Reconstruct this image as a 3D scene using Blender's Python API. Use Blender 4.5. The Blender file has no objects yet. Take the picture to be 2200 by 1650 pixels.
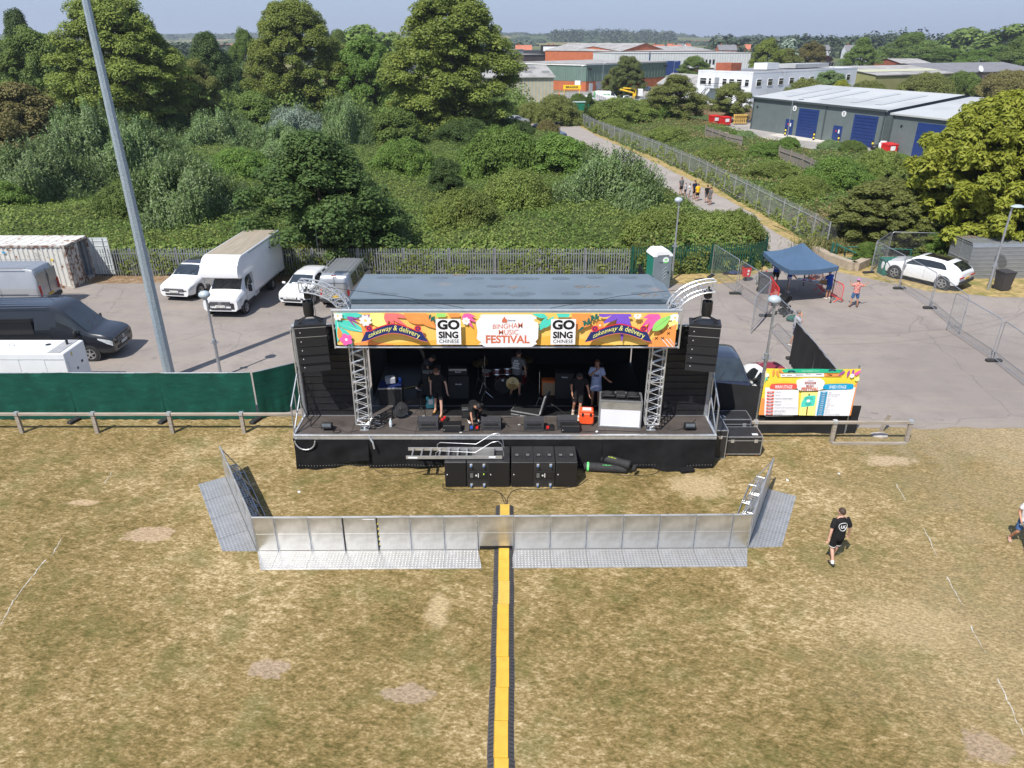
import bpy, math, random
import numpy as np
from mathutils import Matrix, Vector
random.seed(7); RNG=np.random.default_rng(11)
SC=bpy.context.scene; COL=SC.collection
# ---------------- camera, world, sun, exposure
HC=13.4; FPX=1550.0; PITCH=math.radians(25.43)
cam=bpy.data.cameras.new('camera'); camo=bpy.data.objects.new('camera',cam); COL.objects.link(camo)
cam.sensor_width=36; cam.lens=36*FPX/2200; cam.clip_end=12000; cam.clip_start=.1
camo.location=(0,0,HC); camo.rotation_euler=(math.radians(90)-PITCH,0,0)
SC.camera=camo
EL=math.radians(54); AZ=math.radians(214)
w=bpy.data.worlds.new('World'); SC.world=w; w.use_nodes=True
nt=w.node_tree; nt.nodes.clear()
sky=nt.nodes.new('ShaderNodeTexSky'); sky.sky_type='NISHITA'; sky.sun_disc=False
sky.sun_elevation=EL; sky.sun_rotation=AZ; sky.air_density=1.0; sky.dust_density=1.0; sky.ozone_density=1.5
bg=nt.nodes.new('ShaderNodeBackground'); bg.inputs[1].default_value=.085
wo=nt.nodes.new('ShaderNodeOutputWorld')
hz=nt.nodes.new('ShaderNodeMix'); hz.data_type='RGBA'; hz.inputs[0].default_value=.72; hz.inputs[7].default_value=(2.9,3.85,5.9,1)
nt.links.new(sky.outputs[0],hz.inputs[6]); nt.links.new(hz.outputs[2],bg.inputs[0]); nt.links.new(bg.outputs[0],wo.inputs[0])
sl=bpy.data.lights.new('sun','SUN'); sl.energy=4.2; sl.angle=math.radians(.55); sl.color=(1,.955,.89)
so=bpy.data.objects.new('sun',sl); COL.objects.link(so)
sd=Vector((math.sin(AZ)*math.cos(EL),math.cos(AZ)*math.cos(EL),math.sin(EL)))
so.rotation_euler=sd.to_track_quat('Z','Y').to_euler()
SC.view_settings.view_transform='Standard'; SC.view_settings.look='None'; SC.view_settings.exposure=.62
SC.cycles.use_denoising=True
try: SC.cycles.denoiser='OPENIMAGEDENOISE'
except Exception: pass
SC.cycles.max_bounces=6; SC.cycles.diffuse_bounces=3; SC.cycles.glossy_bounces=3; SC.cycles.transparent_max_bounces=8
SC.cycles.volume_bounces=0; SC.cycles.sample_clamp_indirect=6

# ---------------- helpers
def G(px,py,z=0.0):
    """ground (or level z) point seen along the sight line surveyed at px,py of the 2200x1650 photograph"""
    dx=(px-1100)/FPX; dy=(825-py)/FPX
    vy=math.cos(PITCH)+dy*math.sin(PITCH); vz=-math.sin(PITCH)+dy*math.cos(PITCH)
    t=(z-HC)/vz
    return Vector((dx*t,vy*t,z))
def DEP(y,z): return y*math.cos(PITCH)+(HC-z)*math.sin(PITCH)
def ZAT(py,y):
    """height of what shows at row py standing y metres away"""
    a=PITCH+math.atan((py-825)/FPX); return HC-y*math.tan(a)
MATS={}
def mat(name,c,r=.6,m=0.,var=.12,vs=5.,bump=0.,bs=60.,c2=None,amt=.5,c2s=3.,soft=.08,spec=.5,coat=0.,tr=None,leaf=None,emit=None,coord='Object',det=4,stretch=None):
    if name in MATS: return MATS[name]
    M=bpy.data.materials.new(name); M.use_nodes=True; n=M.node_tree; N=n.nodes; L=n.links
    b=N['Principled BSDF']; out=N['Material Output']
    b.inputs['Roughness'].default_value=r; b.inputs['Metallic'].default_value=m
    b.inputs['Specular IOR Level'].default_value=spec
    if coat: b.inputs['Coat Weight'].default_value=coat
    tc=N.new('ShaderNodeTexCoord'); src=tc.outputs[coord]
    if stretch:
        mp=N.new('ShaderNodeMapping'); mp.inputs['Scale'].default_value=stretch; L.new(src,mp.inputs[0]); src=mp.outputs[0]
    def noise(s,d=det):
        t=N.new('ShaderNodeTexNoise'); t.inputs['Scale'].default_value=s; t.inputs['Detail'].default_value=d; L.new(src,t.inputs['Vector']); return t.outputs[0]
    def ramp(f,p0,p1,a,bb):
        q=N.new('ShaderNodeValToRGB'); q.color_ramp.elements[0].position=p0; q.color_ramp.elements[1].position=p1
        q.color_ramp.elements[0].color=(*a,1); q.color_ramp.elements[1].color=(*bb,1); L.new(f,q.inputs[0]); return q.outputs[0]
    lo=tuple(max(0,x*(1-var)) for x in c); hi=tuple(min(1,x*(1+var)) for x in c)
    col=ramp(noise(vs),.3,.7,lo,hi)
    if c2:
        mx=N.new('ShaderNodeMix'); mx.data_type='RGBA'
        f=ramp(noise(c2s,6),amt-soft,amt+soft,(0,0,0),(1,1,1)); L.new(f,mx.inputs[0]); L.new(col,mx.inputs[6]); mx.inputs[7].default_value=(*c2,1); col=mx.outputs[2]
    if leaf:
        ge=N.new('ShaderNodeNewGeometry'); mx=N.new('ShaderNodeMix'); mx.data_type='RGBA'
        L.new(ramp(ge.outputs['Random Per Island'],.35,.95,(0,0,0),(1,1,1)),mx.inputs[0]); L.new(col,mx.inputs[6]); mx.inputs[7].default_value=(*leaf,1); col=mx.outputs[2]
        oi=N.new('ShaderNodeObjectInfo'); hs=N.new('ShaderNodeHueSaturation'); mr=N.new('ShaderNodeMapRange')
        mr.inputs[3].default_value=.88; mr.inputs[4].default_value=1.15; L.new(oi.outputs['Random'],mr.inputs[0]); L.new(mr.outputs[0],hs.inputs['Value'])
        mh=N.new('ShaderNodeMapRange'); mh.inputs[3].default_value=.500; mh.inputs[4].default_value=.508; L.new(oi.outputs['Random'],mh.inputs[0]); L.new(mh.outputs[0],hs.inputs['Hue'])
        L.new(col,hs.inputs['Color']); col=hs.outputs[0]
    L.new(col,b.inputs['Base Color'])
    if bump:
        bp=N.new('ShaderNodeBump'); bp.inputs['Strength'].default_value=bump; bp.inputs['Distance'].default_value=.02
        L.new(noise(bs,3),bp.inputs['Height']); L.new(bp.outputs[0],b.inputs['Normal'])
    if tr:
        t=N.new('ShaderNodeBsdfTranslucent'); ms=N.new('ShaderNodeMixShader'); ms.inputs[0].default_value=tr
        L.new(col,t.inputs[0]); L.new(b.outputs[0],ms.inputs[1]); L.new(t.outputs[0],ms.inputs[2]); L.new(ms.outputs[0],out.inputs[0])
    if emit: b.inputs['Emission Color'].default_value=(*emit[:3],1); b.inputs['Emission Strength'].default_value=emit[3]
    MATS[name]=M; return M
def glassy(name,c=(.015,.018,.02),r=.06): return mat(name,c,r,0,.3,2,spec=.8,coat=.3)
class MB:
    def __init__(s): s.v=[]; s.f=[]; s.m=[]; s.ms=[]
    def mi(s,m):
        if m not in s.ms: s.ms.append(m)
        return s.ms.index(m)
    def add(s,vs,fs,m):
        o=len(s.v); s.v+= [tuple(x) for x in vs]; i=s.mi(m)
        for f in fs: s.f.append(tuple(o+k for k in f)); s.m.append(i)
        return s
    def box(s,c,d,m,R=None,taper=1.,bev=0):
        hx,hy,hz=d[0]/2,d[1]/2,d[2]/2; c=Vector(c)
        if bev:
            b=min(bev,hx*.49,hy*.49,hz*.49)
            prof=[(-1,0),(-1,1),(1,1),(1,0)]
            rings=[]
            for zz,ins in ((-hz,b),(-hz+b,0),(hz-b,0),(hz,b)):
                t=taper if zz>0 else 1
                a=(hx*t-ins),(hy*t-ins); k=b*.8 if ins==0 else 0
                ring=[(-a[0]+k,-a[1],zz),(a[0]-k,-a[1],zz),(a[0],-a[1]+k,zz),(a[0],a[1]-k,zz),(a[0]-k,a[1],zz),(-a[0]+k,a[1],zz),(-a[0],a[1]-k,zz),(-a[0],-a[1]+k,zz)]
                if ins: 
                    k=b*.5; ring=[(-a[0]+k,-a[1],zz),(a[0]-k,-a[1],zz),(a[0],-a[1]+k,zz),(a[0],a[1]-k,zz),(a[0]-k,a[1],zz),(-a[0]+k,a[1],zz),(-a[0],a[1]-k,zz),(-a[0],-a[1]+k,zz)]
                rings.append(ring)
            vs=[p for r_ in rings for p in r_]; fs=[tuple(range(7,-1,-1)),tuple(range(24,32))]
            for i in range(3):
                for j in range(8): fs.append((i*8+j,i*8+(j+1)%8,(i+1)*8+(j+1)%8,(i+1)*8+j))
        else:
            t=taper
            vs=[(-hx,-hy,-hz),(hx,-hy,-hz),(hx,hy,-hz),(-hx,hy,-hz),(-hx*t,-hy*t,hz),(hx*t,-hy*t,hz),(hx*t,hy*t,hz),(-hx*t,hy*t,hz)]
            fs=[(3,2,1,0),(4,5,6,7),(0,1,5,4),(1,2,6,5),(2,3,7,6),(3,0,4,7)]
        vs=[Vector(v) for v in vs]
        if R is not None: vs=[R@v for v in vs]
        return s.add([c+v for v in vs],fs,m)
    def tube(s,p0,p1,r,m,n=6,r2=None,cap=True):
        p0=Vector(p0); p1=Vector(p1); d=(p1-p0)
        if d.length<1e-6: return s
        d.normalize(); a=d.orthogonal().normalized(); b=d.cross(a); r2=r if r2 is None else r2
        vs=[]
        for p,rr in ((p0,r),(p1,r2)):
            for k in range(n):
                t=2*math.pi*k/n; vs.append(p+a*rr*math.cos(t)+b*rr*math.sin(t))
        fs=[(k,(k+1)%n,n+(k+1)%n,n+k) for k in range(n)]
        if cap: fs+=[tuple(range(n-1,-1,-1)),tuple(range(n,2*n))]
        return s.add(vs,fs,m)
    def path(s,pts,r,m,n=6,rs=None,closed=False):
        pts=[Vector(p) for p in pts]; N=len(pts); vs=[]; up=None
        for i,p in enumerate(pts):
            d=(pts[min(i+1,N-1)]-pts[max(i-1,0)]).normalized()
            if up is None: up=d.orthogonal().normalized()
            up=(up-d*up.dot(d)); 
            if up.length<1e-4: up=d.orthogonal()
            up.normalize(); b=d.cross(up); rr=rs[i] if rs else r
            for k in range(n):
                t=2*math.pi*k/n; vs.append(p+up*rr*math.cos(t)+b*rr*math.sin(t))
        fs=[]
        for i in range(N-1):
            for k in range(n): fs.append((i*n+k,i*n+(k+1)%n,(i+1)*n+(k+1)%n,(i+1)*n+k))
        fs+=[tuple(range(n-1,-1,-1)),tuple(range((N-1)*n,N*n))]
        return s.add(vs,fs,m)
    def lathe(s,prof,m,c=(0,0,0),n=16,R=None,sc=(1,1)):
        c=Vector(c); vs=[]
        for r,z in prof:
            for k in range(n):
                t=2*math.pi*k/n; v=Vector((r*math.cos(t)*sc[0],r*math.sin(t)*sc[1],z)); vs.append(c+(R@v if R is not None else v))
        fs=[]
        for i in range(len(prof)-1):
            for k in range(n): fs.append((i*n+k,i*n+(k+1)%n,(i+1)*n+(k+1)%n,(i+1)*n+k))
        fs+=[tuple(range(n-1,-1,-1)),tuple(range((len(prof)-1)*n,len(prof)*n))]
        return s.add(vs,fs,m)
    def prism(s,poly,ax,a,b,m):
        """extrude a 2-D polygon along axis ax from a to b"""
        def P(u,v,w): return {'x':(w,u,v),'y':(u,w,v),'z':(u,v,w)}[ax]
        n=len(poly); vs=[P(u,v,a) for u,v in poly]+[P(u,v,b) for u,v in poly]
        fs=[tuple(range(n-1,-1,-1)),tuple(range(n,2*n))]+[(k,(k+1)%n,n+(k+1)%n,n+k) for k in range(n)]
        return s.add(vs,fs,m)
    def loft(s,rings,m,cap=True):
        n=len(rings[0]); vs=[p for r_ in rings for p in r_]; fs=[]
        for i in range(len(rings)-1):
            for k in range(n): fs.append((i*n+k,i*n+(k+1)%n,(i+1)*n+(k+1)%n,(i+1)*n+k))
        if cap: fs+=[tuple(range(n-1,-1,-1)),tuple(range((len(rings)-1)*n,len(rings)*n))]
        return s.add(vs,fs,m)
    def quad(s,a,b,c,d,m): return s.add([a,b,c,d],[(0,1,2,3)],m)
    def ball(s,c,r,m,n=10,sc=(1,1,1),R=None):
        vs=[];h=n//2+1
        for i in range(h+1):
            ph=math.pi*i/h
            for k in range(n):
                t=2*math.pi*k/n; v=Vector((r*sc[0]*math.sin(ph)*math.cos(t),r*sc[1]*math.sin(ph)*math.sin(t),r*sc[2]*math.cos(ph)))
                vs.append(Vector(c)+(R@v if R is not None else v))
        fs=[(i*n+k,(i+1)*n+k,(i+1)*n+(k+1)%n,i*n+(k+1)%n) for i in range(h) for k in range(n)]
        return s.add(vs,fs,m)
    def build(s,name,parent=None,smooth=None,fix=True):
        me=bpy.data.meshes.new(name); me.from_pydata(s.v,[],s.f)
        for m in s.ms: me.materials.append(m)
        me.polygons.foreach_set('material_index',s.m)
        if fix:
            import bmesh
            b=bmesh.new(); b.from_mesh(me); bmesh.ops.recalc_face_normals(b,faces=b.faces); b.to_mesh(me); b.free()
        if smooth:
            me.polygons.foreach_set('use_smooth',[True]*len(me.polygons))
            try: me.set_sharp_from_angle(angle=math.radians(smooth))
            except Exception: pass
        me.update()
        o=bpy.data.objects.new(name,me); COL.objects.link(o)
        if parent: o.parent=parent
        return o
def RZ(a): return Matrix.Rotation(a,3,'Z')
def RX(a): return Matrix.Rotation(a,3,'X')
def RY(a): return Matrix.Rotation(a,3,'Y')
def tag(o,label,cat,group=None):
    o['label']=label; o['category']=cat
    if group: o['group']=group
    return o
def thing(name,label,cat,loc=(0,0,0),rz=0,group=None,sc=1):
    o=bpy.data.objects.new(name,None); COL.objects.link(o); o.empty_display_size=.3
    o.location=(loc[0],loc[1],loc[2] if len(loc)>2 else 0); o.rotation_euler=(0,0,rz)
    if sc!=1: o.scale=(sc,)*3 if not isinstance(sc,tuple) else sc
    return tag(o,label,cat,group)
def kind(o,k='structure'): o['kind']=k; return o
def kids(o): return [c for c in bpy.data.objects if c.parent==o]
def dup(root,loc,rz,label=None,group=None,sc=None):
    def cp(o,p):
        c=o.copy(); COL.objects.link(c)
        if p: c.parent=p
        for ch in KIDS.get(o.name) or kids(o): cp(ch,c)
        return c
    r=cp(root,None); r.location=(loc[0],loc[1],loc[2] if len(loc)>2 else 0); r.rotation_euler=(0,0,rz)
    if label: r['label']=label
    if group: r['group']=group
    if sc: r.scale=sc if isinstance(sc,tuple) else (sc,)*3
    return r
KIDS={}
TXT={}
def glyphs(t,bold=0.):
    k=(t,bold)
    if k in TXT: return TXT[k]
    cu=bpy.data.curves.new('t','FONT'); cu.body=t; cu.size=1; cu.offset=bold; cu.resolution_u=3
    ob=bpy.data.objects.new('t',cu); me=bpy.data.meshes.new_from_object(ob)
    v=[tuple(p.co) for p in me.vertices]; f=[tuple(p.vertices) for p in me.polygons]
    bpy.data.objects.remove(ob); bpy.data.meshes.remove(me); bpy.data.curves.remove(cu)
    TXT[k]=(v,f); return TXT[k]
def text(mb,t,o,R,U,m,h=None,w=None,cx=True,bold=0.,warp=None):
    """letters of height h (and width w) centred on o, running along R with up vector U"""
    v,f=glyphs(t,bold)
    if not v: return
    xs=[p[0] for p in v]; ys=[p[1] for p in v]; x0,x1,y0,y1=min(xs),max(xs),min(ys),max(ys)
    sy=(h/(y1-y0)) if h else w/(x1-x0); sx=(w/(x1-x0)) if w else sy
    o=Vector(o); R=Vector(R); U=Vector(U); out=[]
    for x,y,_ in v:
        a=(x-(x0+x1)/2 if cx else x-x0)*sx; b=(y-(y0+y1)/2)*sy
        if warp: a,b=warp(a,b)
        out.append(o+R*a+U*b)
    mb.add(out,f,m)
# common materials
ALU=mat('galvanised_steel',(.45,.47,.50),.42,.75,.15,8)
ALU2=mat('aluminium',(.62,.63,.64),.35,.7,.12,6)
BLK=mat('black_paint',(.012,.012,.013),.5,0,.2,6)
BLKF=mat('black_fabric',(.010,.010,.011),.9,0,.25,4,bump=.3,bs=9,spec=.2)
RUB=mat('black_rubber',(.022,.022,.022),.8,0,.2,6)
WHT=mat('white_paint',(.72,.73,.74),.3,0,.05,2,coat=.3)
GLS=glassy('dark_glass')
# ---------------- setting: ground, grass, asphalt, path
def noise_node(N,L,src,s,d=5,ro=.6):
    t=N.new('ShaderNodeTexNoise'); t.inputs['Scale'].default_value=s; t.inputs['Detail'].default_value=d; t.inputs['Roughness'].default_value=ro
    L.new(src,t.inputs['Vector']); return t.outputs[0]
def rampn(N,L,f,els):
    q=N.new('ShaderNodeValToRGB'); cr=q.color_ramp
    while len(cr.elements)<len(els): cr.elements.new(.5)
    for e,(p,c) in zip(cr.elements,els): e.position=p; e.color=(*c,1) if len(c)==3 else c
    L.new(f,q.inputs[0]); return q.outputs[0]
def mixn(N,L,f,a,b,mode='MIX'):
    m=N.new('ShaderNodeMix'); m.data_type='RGBA'; m.blend_type=mode
    if isinstance(f,(int,float)): m.inputs[0].default_value=f
    else: L.new(f,m.inputs[0])
    for i,x in ((6,a),(7,b)):
        if isinstance(x,tuple): m.inputs[i].default_value=(*x,1)
        else: L.new(x,m.inputs[i])
    return m.outputs[2]
def newmat(name):
    M=bpy.data.materials.new(name); M.use_nodes=True; n=M.node_tree; MATS[name]=M
    return M,n.nodes,n.links,n.nodes['Principled BSDF']
def blob(N,L,src,c,r,soft=.5,wob=.6,ns=1.2):
    """1 inside a wobbly patch of ground round c"""
    mp=N.new('ShaderNodeMapping'); mp.inputs['Location'].default_value=(-c[0]/r[0],-c[1]/r[1],0); mp.inputs['Scale'].default_value=(1/r[0],1/r[1],0)
    L.new(src,mp.inputs[0]); ln=N.new('ShaderNodeVectorMath'); ln.operation='LENGTH'; L.new(mp.outputs[0],ln.inputs[0])
    nz=noise_node(N,L,src,ns,4); ad=N.new('ShaderNodeMath'); ad.operation='MULTIPLY_ADD'; L.new(nz,ad.inputs[0]); ad.inputs[1].default_value=wob*2; L.new(ln.outputs['Value'],ad.inputs[2])
    mr=N.new('ShaderNodeMapRange'); mr.inputs[1].default_value=1+wob-soft/2; mr.inputs[2].default_value=1+wob+soft/2; mr.inputs[3].default_value=1; mr.inputs[4].default_value=0
    L.new(ad.outputs[0],mr.inputs[0]); return mr.outputs[0]
M,N,L,b=newmat('dry_grass'); tc=N.new('ShaderNodeTexCoord'); src=tc.outputs['Object']
big=noise_node(N,L,src,.16,4,.55); mid=noise_node(N,L,src,.9,6,.65); fine=noise_node(N,L,src,9,6,.75)
mp=N.new('ShaderNodeMapping'); mp.inputs['Rotation'].default_value=(0,0,.6); mp.inputs['Scale'].default_value=(1,1.7,1); L.new(src,mp.inputs[0])
strk=noise_node(N,L,mp.outputs[0],3.4,6,.68); tiny=noise_node(N,L,mp.outputs[0],9.5,3,.7)
a=N.new('ShaderNodeMath'); a.operation='MULTIPLY_ADD'; L.new(mid,a.inputs[0]); a.inputs[1].default_value=.5; L.new(strk,a.inputs[2])
a2=N.new('ShaderNodeMath'); a2.operation='MULTIPLY_ADD'; L.new(big,a2.inputs[0]); a2.inputs[1].default_value=.7; L.new(a.outputs[0],a2.inputs[2])
a3=N.new('ShaderNodeMath'); a3.operation='MULTIPLY_ADD'; L.new(tiny,a3.inputs[0]); a3.inputs[1].default_value=.95; L.new(a2.outputs[0],a3.inputs[2])
col=rampn(N,L,a3.outputs[0],[(.0,(.06,.08,.02)),(.92,(.072,.085,.022)),(1.0,(.1,.1,.03))])
mr=N.new('ShaderNodeMapRange'); mr.inputs[1].default_value=1.30; mr.inputs[2].default_value=1.86; L.new(a3.outputs[0],mr.inputs[0])
col=rampn(N,L,mr.outputs[0],[(.0,(.090,.073,.022)),(.28,(.160,.117,.043)),(.5,(.222,.160,.065)),(.74,(.32,.238,.118)),(1,(.49,.385,.225))])
gp_=noise_node(N,L,src,.75,5,.6); col=mixn(N,L,rampn(N,L,gp_,[(.50,(0,0,0)),(.68,(.48,.48,.48))]),col,(.095,.108,.030))
# bare and sandy places
for c,r,cc,s in [(tuple(G(318,1148)[:2]),(.75,.42),(.40,.29,.19),.15),(tuple(G(575,1440)[:2]),(.45,.28),(.33,.25,.175),.12),(tuple(G(880,1490)[:2]),(.62,.28),(.33,.25,.175),.2),
    (tuple(G(2120,1605)[:2]),(.5,.4),(.31,.23,.165),.3),(tuple(G(1500,1045)[:2]),(.9,.7),(.42,.32,.18),.4),(tuple(G(1960,1340)[:2]),(1.4,.8),(.42,.32,.18),.5),(tuple(G(1905,990)[:2]),(.9,.35),(.44,.34,.22),.5),
    (tuple(G(2230,935)[:2]),(6.5,2.0),(.40,.32,.21),.9),(tuple(G(2330,1050)[:2]),(6.5,2.6),(.36,.28,.16),1.),(tuple(G(2350,1400)[:2]),(5,4),(.36,.28,.16),1.),(tuple(G(940,1310)[:2]),(.3,.6),(.42,.32,.18),.6),(tuple(G(180,1080)[:2]),(.5,.15),(.45,.33,.2),.4)]:
    f=blob(N,L,src,c,r,s,.95,.9 if r[0]>2 else 2.4); dcol=mixn(N,L,rampn(N,L,tiny,[(.38,(0,0,0)),(.6,(1,1,1))]),tuple(x*.72 for x in cc),tuple(x*1.15 for x in cc))
    k=N.new('ShaderNodeMath'); k.operation='MULTIPLY'; k.inputs[1].default_value=.9 if r[0]<1 else .75; L.new(f,k.inputs[0]); col=mixn(N,L,k.outputs[0],col,mixn(N,L,.12 if r[0]<1 else .4,dcol,col))
L.new(col,b.inputs['Base Color']); b.inputs['Roughness'].default_value=.95; b.inputs['Specular IOR Level'].default_value=.15
bp=N.new('ShaderNodeBump'); bp.inputs['Strength'].default_value=.55; bp.inputs['Distance'].default_value=.06; L.new(a3.outputs[0],bp.inputs['Height']); L.new(bp.outputs[0],b.inputs['Normal'])
GRASS=M
M,N,L,b=newmat('asphalt'); tc=N.new('ShaderNodeTexCoord'); src=tc.outputs['Object']
big=noise_node(N,L,src,.12,5,.6); fine=noise_node(N,L,src,40,4,.7); mid=noise_node(N,L,src,.7,7,.7)
mp=N.new('ShaderNodeMapping'); mp.inputs['Scale'].default_value=(.25,1.6,1); L.new(src,mp.inputs[0]); stx=noise_node(N,L,mp.outputs[0],.5,6,.7)
col=mixn(N,L,rampn(N,L,big,[(.38,(0,0,0)),(.62,(1,1,1))]),(.235,.205,.185),(.285,.25,.225))
col=mixn(N,L,rampn(N,L,mid,[(.45,(0,0,0)),(.7,(.8,.8,.8))]),col,(.20,.175,.16))
vo=N.new('ShaderNodeTexVoronoi'); vo.feature='DISTANCE_TO_EDGE'; vo.inputs['Scale'].default_value=.16; dn=N.new('ShaderNodeVectorMath'); dn.operation='ADD'; nzv=N.new('ShaderNodeTexNoise'); nzv.inputs['Scale'].default_value=.8; nzv.inputs['Detail'].default_value=5; L.new(src,nzv.inputs['Vector']); L.new(src,dn.inputs[0]); L.new(nzv.outputs['Color'],dn.inputs[1]); L.new(dn.outputs[0],vo.inputs['Vector'])
col=mixn(N,L,rampn(N,L,vo.outputs['Distance'],[(.0,(.45,.45,.45)),(.006,(0,0,0))]),col,(.10,.09,.085))
sp=noise_node(N,L,src,1.7,2,.5); col=mixn(N,L,rampn(N,L,sp,[(.70,(0,0,0)),(.74,(.5,.5,.5))]),col,(.11,.10,.095))
col=mixn(N,L,rampn(N,L,stx,[(.5,(0,0,0)),(.7,(.5,.5,.5))]),col,(.31,.26,.21))
col=mixn(N,L,rampn(N,L,fine,[(.4,(.0,.0,.0)),(.8,(.35,.35,.35))]),col,(.12,.11,.10))
# curved tyre marks
for c,r in (((15.5,52.),(19.5,19.5)),((-13.5,30.8),(4.4,4.4)),((30.,44.),(16.,11.)),((17.,54.5),(20.6,20.6))):
    mp=N.new('ShaderNodeMapping'); mp.inputs['Location'].default_value=(-c[0]/r[0],-c[1]/r[1],0); mp.inputs['Scale'].default_value=(1/r[0],1/r[1],0)
    L.new(src,mp.inputs[0]); ln=N.new('ShaderNodeVectorMath'); ln.operation='LENGTH'; L.new(mp.outputs[0],ln.inputs[0])
    f=rampn(N,L,ln.outputs['Value'],[(.0,(0,0,0)),(.985,(0,0,0)),(.99,(.35,.35,.35)),(.996,(0,0,0))]); col=mixn(N,L,f,col,(.12,.105,.10))
L.new(col,b.inputs['Base Color']); b.inputs['Roughness'].default_value=.9; b.inputs['Specular IOR Level'].default_value=.25
bp=N.new('ShaderNodeBump'); bp.inputs['Strength'].default_value=.25; bp.inputs['Distance'].default_value=.01; L.new(fine,bp.inputs['Height']); L.new(bp.outputs[0],b.inputs['Normal'])
ASPH=M
STRAW=mat('straw_verge_soil',(.33,.245,.11),.95,0,.35,3,bump=.6,bs=14,c2=(.16,.16,.05),amt=.6,c2s=.9,soft=.12,spec=.1,det=8)
LITTER=mat('leaf_litter',(.20,.13,.075),.95,0,.4,6,bump=.6,bs=20,c2=(.27,.20,.13),amt=.55,c2s=2,spec=.1,det=8)
PATHM=mat('path_tarmac',(.29,.26,.235),.92,0,.1,.6,bump=.2,bs=40,spec=.2,det=8)
CONC=mat('yard_concrete',(.30,.28,.26),.9,0,.14,.25,c2=(.42,.38,.32),amt=.58,c2s=.08,soft=.03,spec=.2,det=8)
M,N,L,b=newmat('open_country'); tc=N.new('ShaderNodeTexCoord'); src=tc.outputs['Object']
vo=N.new('ShaderNodeTexVoronoi'); vo.inputs['Scale'].default_value=.0042; L.new(src,vo.inputs['Vector'])
col=rampn(N,L,vo.outputs['Color'],[(0,(.05,.085,.03)),(.35,(.075,.11,.04)),(.5,(.34,.27,.14)),(.62,(.06,.1,.035)),(.85,(.30,.24,.13))])
col=mixn(N,L,.35,col,rampn(N,L,noise_node(N,L,src,.05,6),[(.3,(.04,.06,.02)),(.7,(.13,.13,.05))]))
L.new(col,b.inputs['Base Color']); b.inputs['Roughness'].default_value=1; b.inputs['Specular IOR Level'].default_value=.05
COUNTRY=M
def sheet(name,pts,z,m,sub=None):
    mb=MB(); mb.add([(p[0],p[1],z) for p in pts],[tuple(range(len(pts)))],m); return kind(mb.build(name))
# open country: flat near, rising to low hills far out
nx,ny=90,80; X=np.linspace(-1,1,nx); Y=np.linspace(0,1,ny); vs=[];fs=[]
def hill(x,y):
    h=0
    if y>500:
        t=min(1,(y-500)/2200); h=t*t*(6+10*(math.sin(x*.0011+1.2)*.5+.5)+7*math.sin(x*.0029+y*.0009))
        h+=22*math.exp(-((x+1500)/700)**2-((y-3300)/900)**2)+30*math.exp(-((x+500)/420)**2-((y-3900)/700)**2)+14*math.exp(-((x-500)/900)**2-((y-2600)/500)**2)
    return h
for j in range(ny):
    y=-60+Y[j]**2.6*7000
    for i in range(nx):
        x=np.sign(X[i])*abs(X[i])**1.6*(300+y*1.25); vs.append((x,y,hill(x,y)-.02))
for j in range(ny-1):
    for i in range(nx-1): k=j*nx+i; fs.append((k,k+1,k+nx+1,k+nx))
g=MB().add(vs,fs,COUNTRY).build('ground',smooth=60,fix=False); kind(g)
sheet('grass_field',[(-70,-30),(70,-30),(70,26),(-70,26)],.004,GRASS)
gfield=bpy.data.objects['grass_field']
# asphalt car park with slightly crumbly front edge
pts=[]
x=-60
edge=[]
random.seed(3)
xs=np.arange(-60,70,.6)
for x in xs: edge.append((x,(25.25 if x<7.5 else (24.2 if x<13 else 24.25 if x<21 else 24.9))+random.uniform(-.1,.1)))
sheet('car_park',edge+[(70,42.0),(30,40.6),(24.5,41.2),(21.6,44.2),(20,46),(17.3,46),(13.5,43.4),(-26,42.6),(-60,42.6)],.008,ASPH)
# straw strip along the fence, leaf litter, straw verge on the right
def wob(pts,a=.12,step=.8):
    out=[]
    for i,p in enumerate(pts):
        q=pts[(i+1)%len(pts)]; p=Vector(p[:2]); q=Vector(q[:2]); n=max(1,int((q-p).length/step))
        for k in range(n):
            v=p.lerp(q,k/n); out.append((v.x+random.uniform(-a,a),v.y+random.uniform(-a,a)))
    return out
sheet('leaf_litter',wob([(-26.5,42.5),(-6,42.5),(7.5,42.8),(7.5,44.2),(-26.5,44.2)]),.012,LITTER)
sheet('straw_verge',[(17.5,41.5),(60,41),(60,60),(20.5,60),(17.5,46)],.005,STRAW)
sheet('straw_verge',wob([(9.6,42.2),(13.6,42.6),(16.6,45.6),(16.6,48.5),(8.,44.6)]),.013,STRAW)
sheet('straw_verge',wob([(21.4,46.3),(22.7,43.6),(24.6,41.0),(28,39.9),(33,39.6),(60,40.5),(60,60),(20,60)]),.013,STRAW)
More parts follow.
